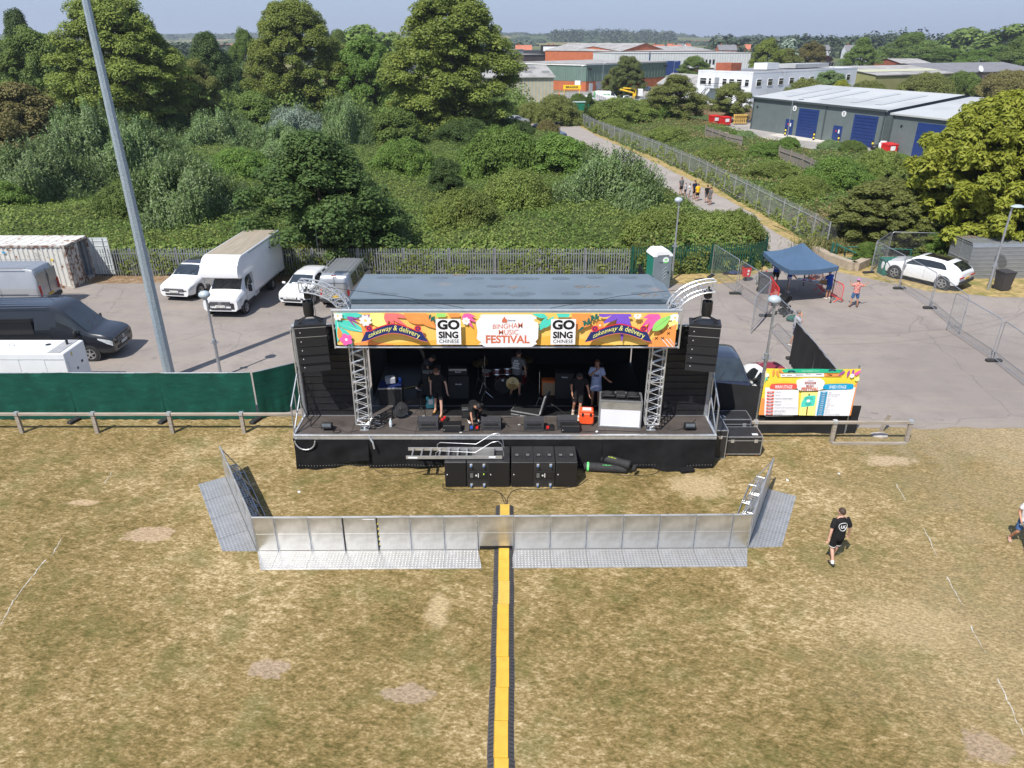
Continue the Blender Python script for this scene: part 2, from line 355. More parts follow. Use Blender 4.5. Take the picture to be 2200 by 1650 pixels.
# path and its verges
pr=[G(*p) for p in ((1738,528),(1600,452),(1480,388),(1380,340),(1300,303),(1260,283),(1236,268),(1222,262))]
pl=[G(*p) for p in ((1150,262),(1120,272),(1160,292),(1270,330),(1370,378),(1450,425),(1560,480),(1640,525))]
PFv=[Vector(G(*p)) for p in ((1775,540),(1745,520),(1625,452),(1500,382),(1400,335),(1320,303),(1275,284),(1248,268))]
pr=[p.lerp(q_,.35) for p,q_ in zip(pr,PFv)]
sheet('path',[(17.0,45.6),(21.,45.4)]+[(p.x,p.y) for p in pr]+[(p.x,p.y) for p in pl],.010,PATHM)
fx=[G(*p) for p in ((1775,540),(1745,520),(1625,452),(1500,382),(1400,335),(1320,303),(1275,284),(1248,268))]
PF=[Vector((a.x,a.y,0)) for a in fx]   # foot of the path fence, near to far
v1=[(a.x+.2,a.y+.2) for a in PF]; v2=[(p.x-.15,p.y) for p in reversed(pr)]
sheet('path_verge',[(a.x+1.6,a.y+.8) for a in PF]+[(p.x-2.,p.y) for p in reversed(pr)],.007,STRAW)
mb=MB(); V_=[]
for k in range(60):
    f=k/59*7; i0=min(6,int(f)); a=PF[i0].lerp(PF[i0+1],f-i0); b_=pr[i0].lerp(pr[i0+1],f-i0); V_+=[(a.x+.2,a.y,.016),(b_.x-.1+random.uniform(-.25,.15),b_.y,.016)]
mb.add(V_,[(2*k,2*k+1,2*k+3,2*k+2) for k in range(59)],STRAW); kind(mb.build('path_verge',fix=False))
# industrial yard
sheet('yard_road',[tuple(G(*p)[:2]) for p in ((1520,262),(1640,300),(1750,322),(1900,345),(2110,370),(2330,330),(2200,240),(1800,215),(1560,228))],.02,CONC)
sheet('yard_road',[tuple(G(*p)[:2]) for p in ((1180,235),(1250,235),(1330,243),(1480,238),(1500,205),(1330,192),(1260,195),(1190,200))],.03,CONC)
sheet('yard_kerb_strip',[tuple(G(*p)[:2]) for p in ((1650,290),(1720,283),(1800,300),(1780,308),(1700,300))],.03,mat('pale_concrete',(.5,.47,.41),.9,0,.1,1))
# painted pitch marks worn into the grass
WL=mat('worn_line_paint',(.48,.46,.42),.9,0,.1,4,c2=(.3,.24,.13),amt=.55,c2s=9,soft=.1,det=8)
mb=MB()
def dash(a,b,wd=.022):
    a=G(*a); b=G(*b); d=(b-a); L_=d.length; d.normalize(); n=Vector((-d.y,d.x,0)); k=max(2,int(L_/.15)); pts1=[];pts2=[]
    for i in range(k+1):
        c=a+d*(L_*i/k)+n*random.uniform(-.02,.02); ww=wd*random.uniform(.5,1)*(1-.6*i/k); z=Vector((0,0,.012)); pts1.append(c+n*ww+z); pts2.append(c-n*ww+z)
    mb.add(pts1+pts2[::-1],[tuple(range(2*(k+1)))],WL)
for a,b_ in (((1925,1040),(1945,1075)),((1985,1135),(2012,1195)),((2034,1240),(2068,1300)),((2085,1345),(2117,1403)),((2143,1458),(2198,1580)),((97,1203),(30,1290)),((30,1290),(0,1345)),((132,1160),(110,1195)),((240,1015),(225,1040)),((1640,948),(1690,945))): dash(a,b_)
kind(mb.build('pitch_line'))
# ---------------- the mobile stage
BLU=mat('roof_blue_grey',(.14,.175,.205),.5,.1,.10,.8,c2=(.22,.20,.19),amt=.72,c2s=.9,soft=.06,det=8)
BLU2=mat('roof_edge_blue',(.06,.085,.11),.5,.2,.15,2)
STAIN=mat('roof_stain',(.105,.132,.155),.6,.05,.2,8)
RUST=mat('rust_smear',(.22,.17,.13),.8,0,.3,6)
DECK=mat('deck_brown_board',(.055,.045,.040),.75,0,.3,2.5,c2=(.09,.075,.065),amt=.6,c2s=1.5,soft=.2,bump=.1,det=8)
DECK2=mat('black_stage_board',(.007,.007,.008),.6,0,.3,3)
SLAT=mat('black_slat_panel',(.020,.020,.022),.4,.2,.2,5)
ZD=1.3; SX0,SX1=-7.42,6.97; YF=21.4
stage=thing('mobile_stage','blue roofed mobile trailer stage with black skirt and aluminium truss towers','stage',(0,0,0))
def part(mb,name,p=stage,smooth=None,label=None):
    o=mb.build(name,p,smooth)
    if label: o['label']=label
    return o
m=MB(); m.box((-.2,24.6,ZD-.05),(10.5,5.9,.1),DECK2); m.box((-.2,22.15,ZD-.045),(14.3,1.3,.1),DECK)
m.box((-.2,22.75,ZD+.012),(10.2,.012,.01),ALU); m.box((-.2,23.55,ZD+.012),(9.9,.03,.012),ALU); m.box((-3.95,23.2,ZD+.008),(2.2,1.9,.01),DECK)
for x in (-5.5,-3.3,-1.0,1.2,3.2,5.0): m.box((x,22.1,ZD+.008),(.012,1.3,.006),BLK)
part(m,'deck')
m=MB(); m.box((-.22,YF,ZD-.06),(14.35,.08,.17),ALU2); m.box((-.22,YF-.045,ZD+.0),(14.35,.02,.03),ALU2)
for x in (SX0,SX1-.05): m.box((x,22.1,ZD-.06),(.06,1.4,.15),ALU2)
part(m,'deck_edge_beam')
# skirt: hanging black cloth with folds and a scalloped hem
def cloth(name,p0,p1,z0,z1,mt,n=80,amp=.05,hem=.0,parent=None,seed=1,fl=.0,eye=False):
    rr=random.Random(seed); ph=[rr.uniform(0,6.28) for _ in range(6)]; p0=Vector(p0); p1=Vector(p1); d=p1-p0; nrm=Vector((d.y,-d.x,0)).normalized()
    vs=[];fs=[];R=9
    for i in range(n+1):
        t=i/n; s=t*d.length
        wv=math.sin(s*2.1+ph[0])*.5+math.sin(s*4.7+ph[1])*.3+math.sin(s*9.3+ph[2])*.2+max(0,math.sin(s*1.1+ph[3]))**6*.8
        lo=z0+hem*(.5+.5*math.sin(s*1.35+ph[4]))*(.6+.4*math.sin(s*.6+ph[5]))
        for j in range(R+1):
            u=j/R; z=z1+(lo-z1)*u; off=amp*wv*u+fl*u*u+.012*math.sin(s*3+u*9+ph[5]); q=p0+d*t+nrm*off; vs.append((q.x,q.y,z))
    for i in range(n):
        for j in range(R): k=i*(R+1)+j; fs.append((k,k+R+1,k+R+2,k+1))
    o=MB().add(vs,fs,mt).build(name,parent,50,fix=False); return o
cloth('skirt',(SX0,YF-.06,0),(-4.9,YF-.06,0),.02,ZD-.14,BLKF,60,.16,.42,stage,3,.05)
cloth('skirt',(-4.95,YF-.05,0),(3.1,YF-.05,0),.02,ZD-.14,BLKF,90,.06,.16,stage,5,.02)
cloth('skirt',(3.1,YF-.07,0),(SX1,YF-.07,0),.02,ZD-.14,BLKF,60,.13,.28,stage,9,.05)
cloth('skirt',(SX0,23.0,0),(SX0,YF-.03,0),.02,ZD-.14,BLKF,20,.04,.05,stage,4)
cloth('skirt',(SX1,YF-.03,0),(SX1,23.0,0),.02,ZD-.14,BLKF,20,.04,.1,stage,6)
m=MB()
for k in range(140):
    x=SX0+.1+k*.102
    if x<SX1: m.box((x,YF-.16,.2+.02*math.sin(x*3)),(.022,.01,.022),ALU)
part(m,'eyelet')
m=MB(); pts=[(-7.35+.32+.34*math.cos(math.pi*(1-t/10))*1.0,YF-.13,ZD-.16-.34*math.sin(math.pi*t/10)) for t in range(11)]; m.path(pts,.022,ALU2); part(m,'skirt_rail'); m=MB(); m.path([(-4.85,YF-.09,ZD-.02),(-4.72,YF-.16,ZD-.2),(-4.68,YF-.2,ZD-.42)],.03,ALU2); part(m,'skirt_rail')
# roof
m=MB(); zt=5.86
m.box((-.19,23.65,zt-.09),(10.15,2.75,.18),BLU); 
m.prism([(22.27,zt-.02),(22.27,zt-.35),(25.0,zt-.35),(25.0,zt-.02)],'x',-5.2,4.85,BLU2)
m.add([(4.885,22.3,zt-.004),(5.35,22.3,zt-.16),(5.35,24.4,zt-.16),(4.885,25.02,zt-.004),(4.885,22.3,zt-.4),(5.35,22.3,zt-.5),(5.35,24.4,zt-.5),(4.885,25.02,zt-.4)],[(0,1,2,3),(0,4,5,1),(1,5,6,2),(2,6,7,3)],BLU)
m.add([(-5.265,22.3,zt-.004),(-5.55,22.3,zt-.25),(-5.35,24.9,zt-.25),(-5.265,25.02,zt-.004)],[(3,2,1,0)],BLU2)
roof=part(m,'roof')
m=MB(); rr=random.Random(5)
def disc(m,x,y,z,rx,ry,mt,n=18): m.add([(x+rx*math.cos(6.283*k/n),y+ry*math.sin(6.283*k/n),z) for k in range(n)],[tuple(range(n))],mt)
for i,x in enumerate((-4.5,-3.9,-2.7,-1.3,-.3,.15,.6,1.8,3.0,4.2)):
    for y in (24.55,22.75): m=MB(); disc(m,x+rr.uniform(-.15,.15),y+rr.uniform(-.1,.1),zt+.003+.0004*i,.33,.16,STAIN); m.build('water_stain',roof)
for x in (-.6,2.4,4.5): m=MB(); disc(m,x,23.6,zt+.003,.3,.15,STAIN); m.build('water_stain',roof)
m=MB()
for x,y in ((-.05,23.5),(2.5,23.55),(4.55,22.6),(-1.9,24.9)): 
    m=MB()
    for k in range(14): disc(m,x+rr.gauss(0,.2),y+rr.gauss(0,.08),zt+.006+.0005*k,rr.uniform(.02,.09),rr.uniform(.01,.05),RUST,7)
    m.build('rust_mark',roof)
m=MB(); 
m.prism([(22.24,zt-.14),(22.24,zt-.2),(21.45,zt-.36),(21.45,zt-.30)],'x',-5.45,5.25,BLU)
m.box((-.15,22.2,zt-.10),(10.7,.05,.05),BLU2); m.box((-.15,22.12,zt-.15),(10.7,.03,.03),ALU)
part(m,'front_canopy')
m=MB(); m.prism([(25.1,zt-.1),(25.1,zt-.2),(27.6,4.55),(27.6,4.65)],'x',-5.2,5.1,BLU2); part(m,'rear_canopy')
# walls
m=MB(); m.box((.75,27.5,3.0),(8.3,.06,3.4),BLKF); m.box((-4.6,27.5,4.15),(1.3,.06,1.1),BLKF); m.box((-4.4,27.5,1.7),(2.0,.06,.8),BLKF); part(m,'back_wall')
def slatwall(x0,x1,y,z0,z1,name):
    m=MB(); m.box(((x0+x1)/2,y,(z0+z1)/2),(x1-x0,.05,z1-z0),SLAT); n=13
    for k in range(n+1):
        z=z0+(z1-z0)*k/n; m.box(((x0+x1)/2,y-.045,z),(x1-x0-.02,.03,.028),SLAT if 0<k<n else ALU)
    part(m,name)
slatwall(SX0+.12,-5.05,22.85,ZD,4.72,'side_wall'); slatwall(4.75,SX1-.1,22.85,ZD,4.72,'side_wall')
m=MB(); m.box((-5.2,25.9,3.3),(.05,3.2,3.9),BLKF); part(m,'black_drape')  # left drapes shaped to darken the interior, gap below lets sun onto deck
m=MB(); m.box((-5.2,23.6,4.3),(.05,1.4,1.8),BLKF); part(m,'black_drape')
m=MB(); m.box((4.98,25.2,3.4),(.05,4.6,4.2),BLKF); part(m,'black_drape')
m=MB()
for x in (-5.25,5.03): m.box((x,22.9,3.4),(.1,.1,4.2),SLAT); 
for y in (23.2,25.,26.8): m.box((-.1,y,5.25),(10.2,.12,.12),SLAT)
part(m,'inner_frame')
for sx in (-1,1):
    m=MB(); x=SX0 if sx<0 else SX1-.02
    m.box((x+.05*-sx,22.82,3.0),(.12,.12,3.5),ALU); m.tube((x-.05*-sx*0,22.6,ZD),(x,22.6,4.7),.03,ALU2); m.tube((x-.0,22.6,4.72),(x+.1,22.9,4.72),.03,ALU2)
    m.box(((x+ (-5.1 if sx<0 else 4.8))/2,22.8,4.75),(2.35,.08,.07),ALU2)
    part(m,'corner_post')
    m=MB(); xx=x+(.02 if sx<0 else -.02)
    m.tube((xx,YF+.05,ZD),(xx,YF+.1,ZD+1.05),.028,ALU); m.tube((xx,YF+.1,ZD+1.05),(xx,22.55,ZD+1.75),.028,ALU); m.tube((xx,YF+.1,ZD+.15),(xx,22.55,ZD+.95),.025,ALU); m.tube((xx,22.0,ZD+.5),(xx,22.0,ZD+1.4),.02,ALU)
    part(m,'handrail')
def truss(m,p0,p1,w,h,mt,bays=8,r=.025,up=(0,0,1)):
    p0=Vector(p0);p1=Vector(p1);d=p1-p0;u=Vector(up); s=d.cross(u).normalized(); u=s.cross(d).normalized()
    cs=[(-.5,-.5),(.5,-.5),(.5,.5),(-.5,.5)]
    def P(t,c): return p0+d*t+s*(c[0]*w)+u*(c[1]*h)
    for c in cs: m.tube(P(0,c),P(1,c),r,mt,8)
    for f in range(4):
        a,b=cs[f],cs[(f+1)%4]
        for k in range(bays): m.tube(P(k/bays,a),P((k+.5)/bays,b),r*.5,mt,5); m.tube(P((k+.5)/bays,b),P((k+1)/bays,a),r*.5,mt,5)
        for t in (0,.5,1): m.tube(P(t,a),P(t,b),r*.6,mt,5)
for x,top in ((-5.08,-5.05),(4.78,4.8)):
    m=MB(); truss(m,(x,21.85,ZD+.28),(top,21.85,4.75),.46,.42,ALU2,9,.028,(0,1,0))
    for c in ((-.23,-.21),(.23,-.21),(.23,.21),(-.23,.21)): m.tube((x+c[0],21.85+c[1],ZD+.3),(x,21.85,ZD+.07),.028,ALU2)
    m.tube((x,21.85,ZD),(x,21.85,ZD+.12),.05,ALU2); m.box((x,21.85,ZD+.01),(.3,.3,.02),ALU2)
    part(m,'truss_tower',smooth=40)
# frame holding the banner
m=MB(); BX0,BX1,BZ0,BZ1,BY=-5.6,5.23,4.61,5.80,21.3
for z in (BZ0-.06,BZ1): m.tube((BX0-.05,BY+.06,z),(BX1+.1,BY+.06,z),.035,ALU2,8)
m.tube((BX0-.05,BY+.36,BZ0-.06),(BX1+.1,BY+.36,BZ0-.06),.03,ALU2,8)
for k in range(20):
    x=BX0+.2+k*.54; m.tube((x,BY+.06,BZ0-.06),(x+.14,BY+.36,BZ0-.06),.012,ALU2,5); m.tube((x+.14,BY+.36,BZ0-.06),(x+.28,BY+.06,BZ0-.06),.012,ALU2,5)
    m.tube((x,BY+.06,BZ0-.02),(x+.06,BY+.02,BZ0+.05),.008,ALU2,4)
for x in (BX0-.05,BX1+.1): m.tube((x,BY+.06,BZ0-.1),(x,BY+.06,BZ1+.05),.03,ALU2,8); m.tube((x,BY+.06,BZ0+.5),(x,BY+.5,BZ0+.5),.02,ALU2,6)
part(m,'front_truss',smooth=40)
# curved booms that carry the loudspeakers
for sx,x0,x1 in ((-1,-5.15,-6.72),(1,4.95,6.42)):
    m=MB(); n=8; ch=[]
    for yy in (-.17,.17):
        for rr_ in (0,.34):
            pts=[]
            for k in range(n+1):
                t=k/n; a=t*math.pi/2
                R1=abs(x1-x0)-rr_; x=x1-sx*R1*math.cos(a); z=5.42+(1.15-rr_)*math.sin(a)
                pts.append(Vector((x,22.0+yy,z)))
            ch.append(pts); m.path(pts,.026,ALU2,7)
    for k in range(n):
        for A,B in ((0,1),(2,3),(0,2),(1,3)): m.tube(ch[A][k],ch[B][k+1],.013,ALU2,5); m.tube(ch[A][k],ch[B][k],.013,ALU2,5)
    for A,B in ((0,1),(2,3),(0,2),(1,3)): m.tube(ch[A][n],ch[B][n],.02,ALU2,5)
    part(m,'curved_boom',smooth=50)
m=MB(); m.path([(-5.9,22,6.35),(-3.5,22.2,5.95),(-1.5,21.6,5.78)],.008,BLK,4); m.path([(5.7,22,6.3),(3.5,22.3,5.95),(1.2,21.6,5.78)],.008,BLK,4); m.path([(-6.9,22.75,3.5),(-6.2,22.7,2.3),(-5.2,22.3,1.35)],.008,BLK,4); m.path([(-7.3,22.4,3.4),(-7.32,22.3,2.1),(-7.2,22.5,1.32)],.015,BLK,4); part(m,'rigging_cable')
# chain hoists and line arrays
GRL=mat('speaker_grille',(.012,.012,.013),.5,.1,.15,30)
LED=mat('white_badge',(.7,.7,.7),.4)
def array(xc,sx,lab):
    t=thing('chain_hoist','black chain hoist hanging from the curved boom on the '+lab,'hoist',(xc,22.0,0))
    m=MB(); m.box((0,0,6.12),(.22,.2,.3),BLK,RZ(.3),bev=.04); m.tube((0,0,6.27),(0,0,6.36),.04,BLK); part(m,'motor',t)
    m=MB(); m.lathe([(.02,5.36),(.15,5.4),(.17,5.5),(.17,5.88),(.155,5.88),(.15,5.6)],BLK,(sx*.02,0,0),14); part(m,'chain_bag',t,40)
    m=MB()
    for a in (-.05,.05,.12): m.tube((a,0,6.1),(a*2,0,5.4),.006,ALU,4)
    m.tube((sx*-.17,.05,6.1),(sx*-.17,.05,4.7),.01,ALU,4); part(m,'chain',t)
    t=thing('line_array_speaker','hanging stack of five black line array speakers at the '+lab,'speaker',(xc,21.95,0),sx*-.20)
    m=MB(); m.box((0,0,5.16),(1.0,.62,.07),BLK)
    for a in (-.42,.42): m.tube((a,-.1,5.18),(a*.2,0,5.40),.03,BLK,5); m.tube((a,.2,5.18),(a*.2,0,5.40),.025,BLK,5)
    m.box((0,0,5.40),(.25,.06,.06),BLK); m.tube((0,0,5.4),(0,0,5.5),.02,BLK); part(m,'fly_frame',t)
    z=5.12; y=0; ang=0
    for k in range(5):
        R=RX(math.radians(-1-2.2*k)); c=Vector((0,y-.0,z-.165))
        m=MB(); w0=.98; hh=.315
        vs=[R@Vector(v)+c for v in ((-w0/2,-.33,-hh/2),(w0/2,-.33,-hh/2),(w0/2*.82,.32,-hh/2+.05),(-w0/2*.82,.32,-hh/2+.05),(-w0/2,-.33,hh/2),(w0/2,-.33,hh/2),(w0/2*.82,.32,hh/2-.05),(-w0/2*.82,.32,hh/2-.05))]
        m.add(vs,[(3,2,1,0),(4,5,6,7),(0,1,5,4),(1,2,6,5),(2,3,7,6),(3,0,4,7)],GRL)
        cab=part(m,'speaker_cabinet',t)
        m=MB(); m.box(R@Vector((0,-.335,hh/2-.008))+c,(w0,.015,.012),ALU2,R); m.build('trim',cab)
        m=MB(); m.box(R@Vector((-.33*(1 if sx<0 else 1),-.34,0))+c,(.022,.01,.03),LED,R); m.build('badge',cab)
        for s in (-1,1):
            m=MB(); m.box(R@Vector((s*(w0/2-.01),-.1,0))+c,(.03,.12,.2),BLK,R); m.build('hinge_plate',cab)
        z-=.325; y+=.012*k
array(-6.53,-1,"stage's left end"); array(6.25,1,"stage's right end")
# ---------------- banner
class Sheet:
    """flat artwork on a panel: u along R, v up U, each layer a hair in front of the last"""
    def __init__(s,o,R,U,N): s.o=Vector(o); s.R=Vector(R).normalized(); s.U=Vector(U).normalized(); s.N=Vector(N).normalized(); s.k=1; s.mb=MB()
    def P(s,u,v,k=None): return s.o+s.R*u+s.U*v+s.N*(.0016*(s.k if k is None else k))
    def poly(s,pts,m,clip=None):
        if clip: pts=[(min(max(u,clip[0]),clip[1]),min(max(v,clip[2]),clip[3])) for u,v in pts]
        s.k+=1; s.mb.add([s.P(u,v) for u,v in pts],[tuple(range(len(pts)))],m)
    def leaf(s,u,v,L_,W,a,m,bend=0.,clip=None,vein=None):
        n=9; up=[];lo=[]
        for i in range(n+1):
            t=i/n; w_=W*math.sin(math.pi*min(1,t**.8))*(1-.25*t); x=t*L_; y=bend*math.sin(math.pi*t)
            up.append((x,y+w_/2)); lo.append((x,y-w_/2))
        c,sn=math.cos(a),math.sin(a); pts=[(u+x*c-y*sn,v+x*sn+y*c) for x,y in up+lo[::-1][1:-1]]
        s.poly(pts,m,clip)
        if vein:
            x1=L_*.9; s.poly([(u,v),(u+x1*c-.006*sn,v+x1*sn+.006*c),(u+x1*c+.006*sn,v+x1*sn-.006*c)],vein,clip)
    def flower(s,u,v,r,m,mc,n=8,clip=None):
        pts=[]
        for k in range(n*8):
            a=6.2832*k/(n*8); rr=r*(.72+.28*abs(math.sin(a*n/2))); pts.append((u+rr*math.cos(a),v+rr*math.sin(a)))
        s.poly(pts,m,clip); s.poly([(u+r*.22*math.cos(a*.7),v+r*.22*math.sin(a*.7)) for a in range(9)],mc,clip)
    def text(s,t,u,v,m,h=None,w=None,bold=0.,warp=None,cx=True): s.k+=1; text(s.mb,t,s.P(u,v),s.R,s.U,m,h,w,cx,bold,warp)
def ink(n,c): return mat('ink_'+n,c,.55,0,.05,3,spec=.3)
Yl=ink('yellow',(.82,.55,.14)); Yd=ink('deep_yellow',(.78,.43,.07)); Or=ink('orange',(.85,.30,.08)); Te=ink('teal',(.08,.60,.48)); Pk=ink('pink',(.80,.12,.38)); Co=ink('coral',(.80,.18,.17)); Wh=ink('white',(.78,.78,.79)); Nv=ink('navy',(.018,.03,.13)); Rd=ink('red',(.62,.03,.05)); Ly=ink('lemon',(.85,.82,.25)); Bk=ink('black',(.012,.012,.013)); Gn=ink('dark_green',(.02,.13,.10)); Lg=ink('leaf_green',(.30,.66,.16)); Pu=ink('purple',(.20,.09,.55)); Vi=ink('violet',(.32,.08,.35)); Tc=ink('terracotta',(.58,.15,.08)); Mr=ink('maroon',(.38,.05,.05))
ban=thing('festival_banner','long yellow banner BINGHAM MUSIC FESTIVAL along the front of the stage roof','banner',(0,0,0))
W_=BX1-BX0-.1; Hh=BZ1-BZ0-.1
vs=[];fs=[];nn=90
for i in range(nn+1):
    for j in range(7):
        u=i/nn; v=j/6; vs.append((BX0+.05+u*W_,BY+.002*math.sin(u*70+v*4)+.003*math.sin(v*9+u*23),BZ0+.04+v*Hh))
for i in range(nn):
    for j in range(6): k=i*7+j; fs.append((k,k+7,k+8,k+1))
MB().add(vs,fs,Yl).build('cloth',ban,60,fix=False)
S=Sheet((BX0+.05,BY-.008,BZ0+.04),(1,0,0),(0,0,1),(0,-1,0)); CL=(0,W_,0,Hh)
K=W_/7.33  # metres per 10 photo pixels along the banner
def bu(x): return (x-722)/733*W_
def bv(y): return (742-y)/74*Hh*1.0
def B(pts): return [(bu(x),bv(y)) for x,y in pts]
S.poly(B([(760,742),(940,730),(940,736),(1030,728),(1030,742)]),Yd,CL); S.poly(B([(725,742),(790,733),(850,742)]),Or,CL); S.poly(B([(1000,700),(1050,690),(1050,742),(1000,735)]),Yd,CL); S.poly(B([(1150,725),(1200,718),(1330,742),(1150,742)]),Yd,CL)
for x,y,l,w_,a,mm in ((722,668,.9,.22,-.1,Te),(724,690,1.0,.35,-.35,Te),(728,700,.9,.3,-1.1,Te),(735,678,.8,.22,.05,Te),(722,735,.9,.3,1.45,Te)): S.leaf(bu(x),bv(y),l,w_,a,mm,.05,CL,Wh if l>.85 else None)
S.leaf(bu(732),bv(735),.55,.2,1.7,Or,0,CL); S.leaf(bu(795),bv(742),.8,.25,1.9,Or,0,CL)
for a in (-.2,-.55,-.95): S.leaf(bu(748),bv(676),.5,.06,a,Vi,0,CL)
S.leaf(bu(775),bv(674),.8,.07,.0,Vi,0,CL); S.leaf(bu(775),bv(683),.6,.06,-.2,Vi,0,CL)
S.leaf(bu(800),bv(666),.75,.5,-.9,Ly,0,CL); S.leaf(bu(812),bv(664),.7,.45,-1.2,Ly,0,CL,Wh)
for a,l in ((-.2,.9),(-.6,.8),(-1.0,.5),(-1.5,.4)): S.leaf(bu(832),bv(668),l,.16,a,Co,0,CL)
S.leaf(bu(870),bv(668),.95,.5,-.35,Or,0,CL,Yl); S.leaf(bu(905),bv(669),.7,.4,-.8,Or,0,CL,Yl)
for k in range(4): S.leaf(bu(928+4*k),bv(670+5*k-(k>1)*6),.2,.08,-1.9,Gn,0,CL)
S.poly(B([(940,668),(960,668),(960,676),(940,677)]),Lg,CL); S.poly(B([(965,668),(990,668),(990,676),(968,677)]),Or,CL)
for a,l in ((-.6,.5),(-1.0,.55),(-1.5,.35),(-.2,.4)): S.leaf(bu(998),bv(670),l,.13,a,Pk,0,CL)
S.flower(bu(788),bv(684),.2,Wh,Yl,8,CL); S.flower(bu(730),bv(673),.16,Wh,Yl,8,CL); S.flower(bu(1003),bv(685),.13,Wh,Yl,7,CL); S.flower(bu(743),bv(727),.21,Pk,Wh,5,CL)
# right half flowers and leaves
S.leaf(bu(1175),bv(675),.5,.2,2.9,Te,0,CL); S.leaf(bu(1170),bv(700),.5,.2,.9,Te,0,CL); S.leaf(bu(1160),bv(706),.55,.2,1.1,Te,0,CL)
S.poly(B([(1228,668),(1270,668),(1268,695),(1240,705),(1232,690)]),Or,CL); S.poly(B([(1195,668),(1225,668),(1222,676),(1200,676)]),Te,CL)
for k in range(5): S.leaf(bu(1255+8*k),bv(697-6*k),.22,.09,2.6 if k%2 else -2.4,Gn,0,CL); 
for k in range(5): S.leaf(bu(1256+8*k),bv(696-6*k),.22,.09,1.5,Gn,0,CL)
for a,l in ((-2.6,.8),(-1.9,.7),(-1.57,1.0),(-1.2,.75),(-.5,.3)): S.leaf(bu(1338),bv(664),l,.22,a,Pu,0,CL)
S.leaf(bu(1285),bv(672),.6,.2,.2,Pu,0,CL)
for a,l in ((-2.4,.7),(-2.0,.8),(-1.6,.6),(-2.8,.5)): S.leaf(bu(1412),bv(666),l,.2,a,Pk,0,CL)
S.leaf(bu(1402),bv(706),.8,.36,.75,Lg,0,CL,Gn); S.flower(bu(1368),bv(671),.13,Wh,Yl,8,CL); S.flower(bu(1448),bv(676),.17,Wh,Yl,8,CL); S.flower(bu(1447),bv(694),.2,Ly,Wh,6,CL); S.flower(bu(1289),bv(693),.14,Or,Wh,5,CL)
S.poly(B([(1395,742),(1405,722),(1425,712),(1440,695),(1453,690),(1453,742)]),Or,CL)
for x,y in ((1421,707),(1439,699),(1437,711),(1412,722),(1425,722)):
    for s_ in (-1,1): S.poly([(bu(x)-.05,bv(y)-.035*s_),(bu(x)-.04,bv(y)-.05*s_),(bu(x)+.05,bv(y)+.035*s_),(bu(x)+.04,bv(y)+.05*s_)],Bk,CL)
for x in (1423,1432,1440): S.poly(B([(x,724),(x+1.2,723),(x+18,742),(x+16,742)]),Wh,CL)
# torn white patch
rr=random.Random(2); pts=[]
for k in range(60):
    a=6.2832*k/60; ca,sa=math.cos(a),math.sin(a); x=1091+62*math.copysign(abs(ca)**.35,ca)+rr.uniform(-5,5)*(abs(ca)>.5); y=705-39*math.copysign(abs(sa)**.35,sa); pts.append((x,y))
S.poly(B(pts),Wh,CL)
S.text('BINGHAM',bu(1092),bv(694),Tc,h=.17,w=.93,bold=.006,warp=lambda a,b:(a,b*(1+.25*a)+.05*a)); S.text('MUSIC',bu(1094),bv(708),Tc,h=.17,w=.62,bold=.006); S.text('FESTIVAL',bu(1092),bv(724),Tc,h=.26,w=1.38,bold=.03,warp=lambda a,b:(a,b*(1+.12*abs(a))))
S.text('B festival',bu(1098),bv(681),Nv,h=.06,w=.3); S.poly(B([(1080,686),(1080,680),(1083,676),(1085,672),(1087,676),(1091,680),(1091,686)]),Tc)
for cx in (848,1330):
    def rib(r0,r1,dy=0,ex=0):
        o=[];i_=[]
        for k in range(25):
            t=-1+2*k/24; x=cx+(66+ex)*t
            yt=690+dy+22*abs(t)**1.6-(5*(abs(t)>.8)*(abs(t)-.8)*5); yb=yt+19-r1
            o.append((x-(6*t),yt-r0)); i_.append((x+6*t,yb+3*abs(t)**2))
        return B(o+i_[::-1])
    S.poly(rib(2.0,-1.5),Co,CL); S.poly(rib(0,-.4),Nv,CL)
    top=[(cx+66*t-6*t,690+22*abs(t)**1.6-2.2) for t in [k/12 for k in range(-10,11)]]; S.poly(B(top+[(x,y+2.4) for x,y in top[::-1]]),Rd,CL)
    for s_ in (-1,1):
        S.poly([(bu(cx+s_*52)+.11*math.cos(a*.45),bv(699)+.10*math.sin(a*.45)) for a in range(14)],Rd,CL); S.poly([(bu(cx+s_*52)+.07*math.cos(a*.45),bv(699)+.065*math.sin(a*.45)) for a in range(14)],Nv,CL); S.poly([(bu(cx+s_*52)+.04*math.cos(a*.45),bv(699)+.035*math.sin(a*.45)) for a in range(14)],Rd,CL)
    kx=K/10*1.0
    S.text('takeaway & delivery',bu(cx),bv(704),Ly,h=.22,w=1.62,bold=.0,warp=lambda a,b:(a+b*.25,b-.36*abs(a/.95)**1.7+.07))
for cx in (966,1211):
    S.poly(B([(cx-27,677),(cx+26,677),(cx+26,735),(cx-27,735)]),Wh,CL)
    S.text('GO',bu(cx),bv(690),Bk,h=.33,w=.70,bold=.05); S.text('SING',bu(cx-1),bv(713),Bk,h=.235,w=.62,bold=.045); S.text('CHINESE',bu(cx),bv(727.5),Bk,h=.125,w=.62,bold=.004)
S.mb.build('print',ban,fix=False)
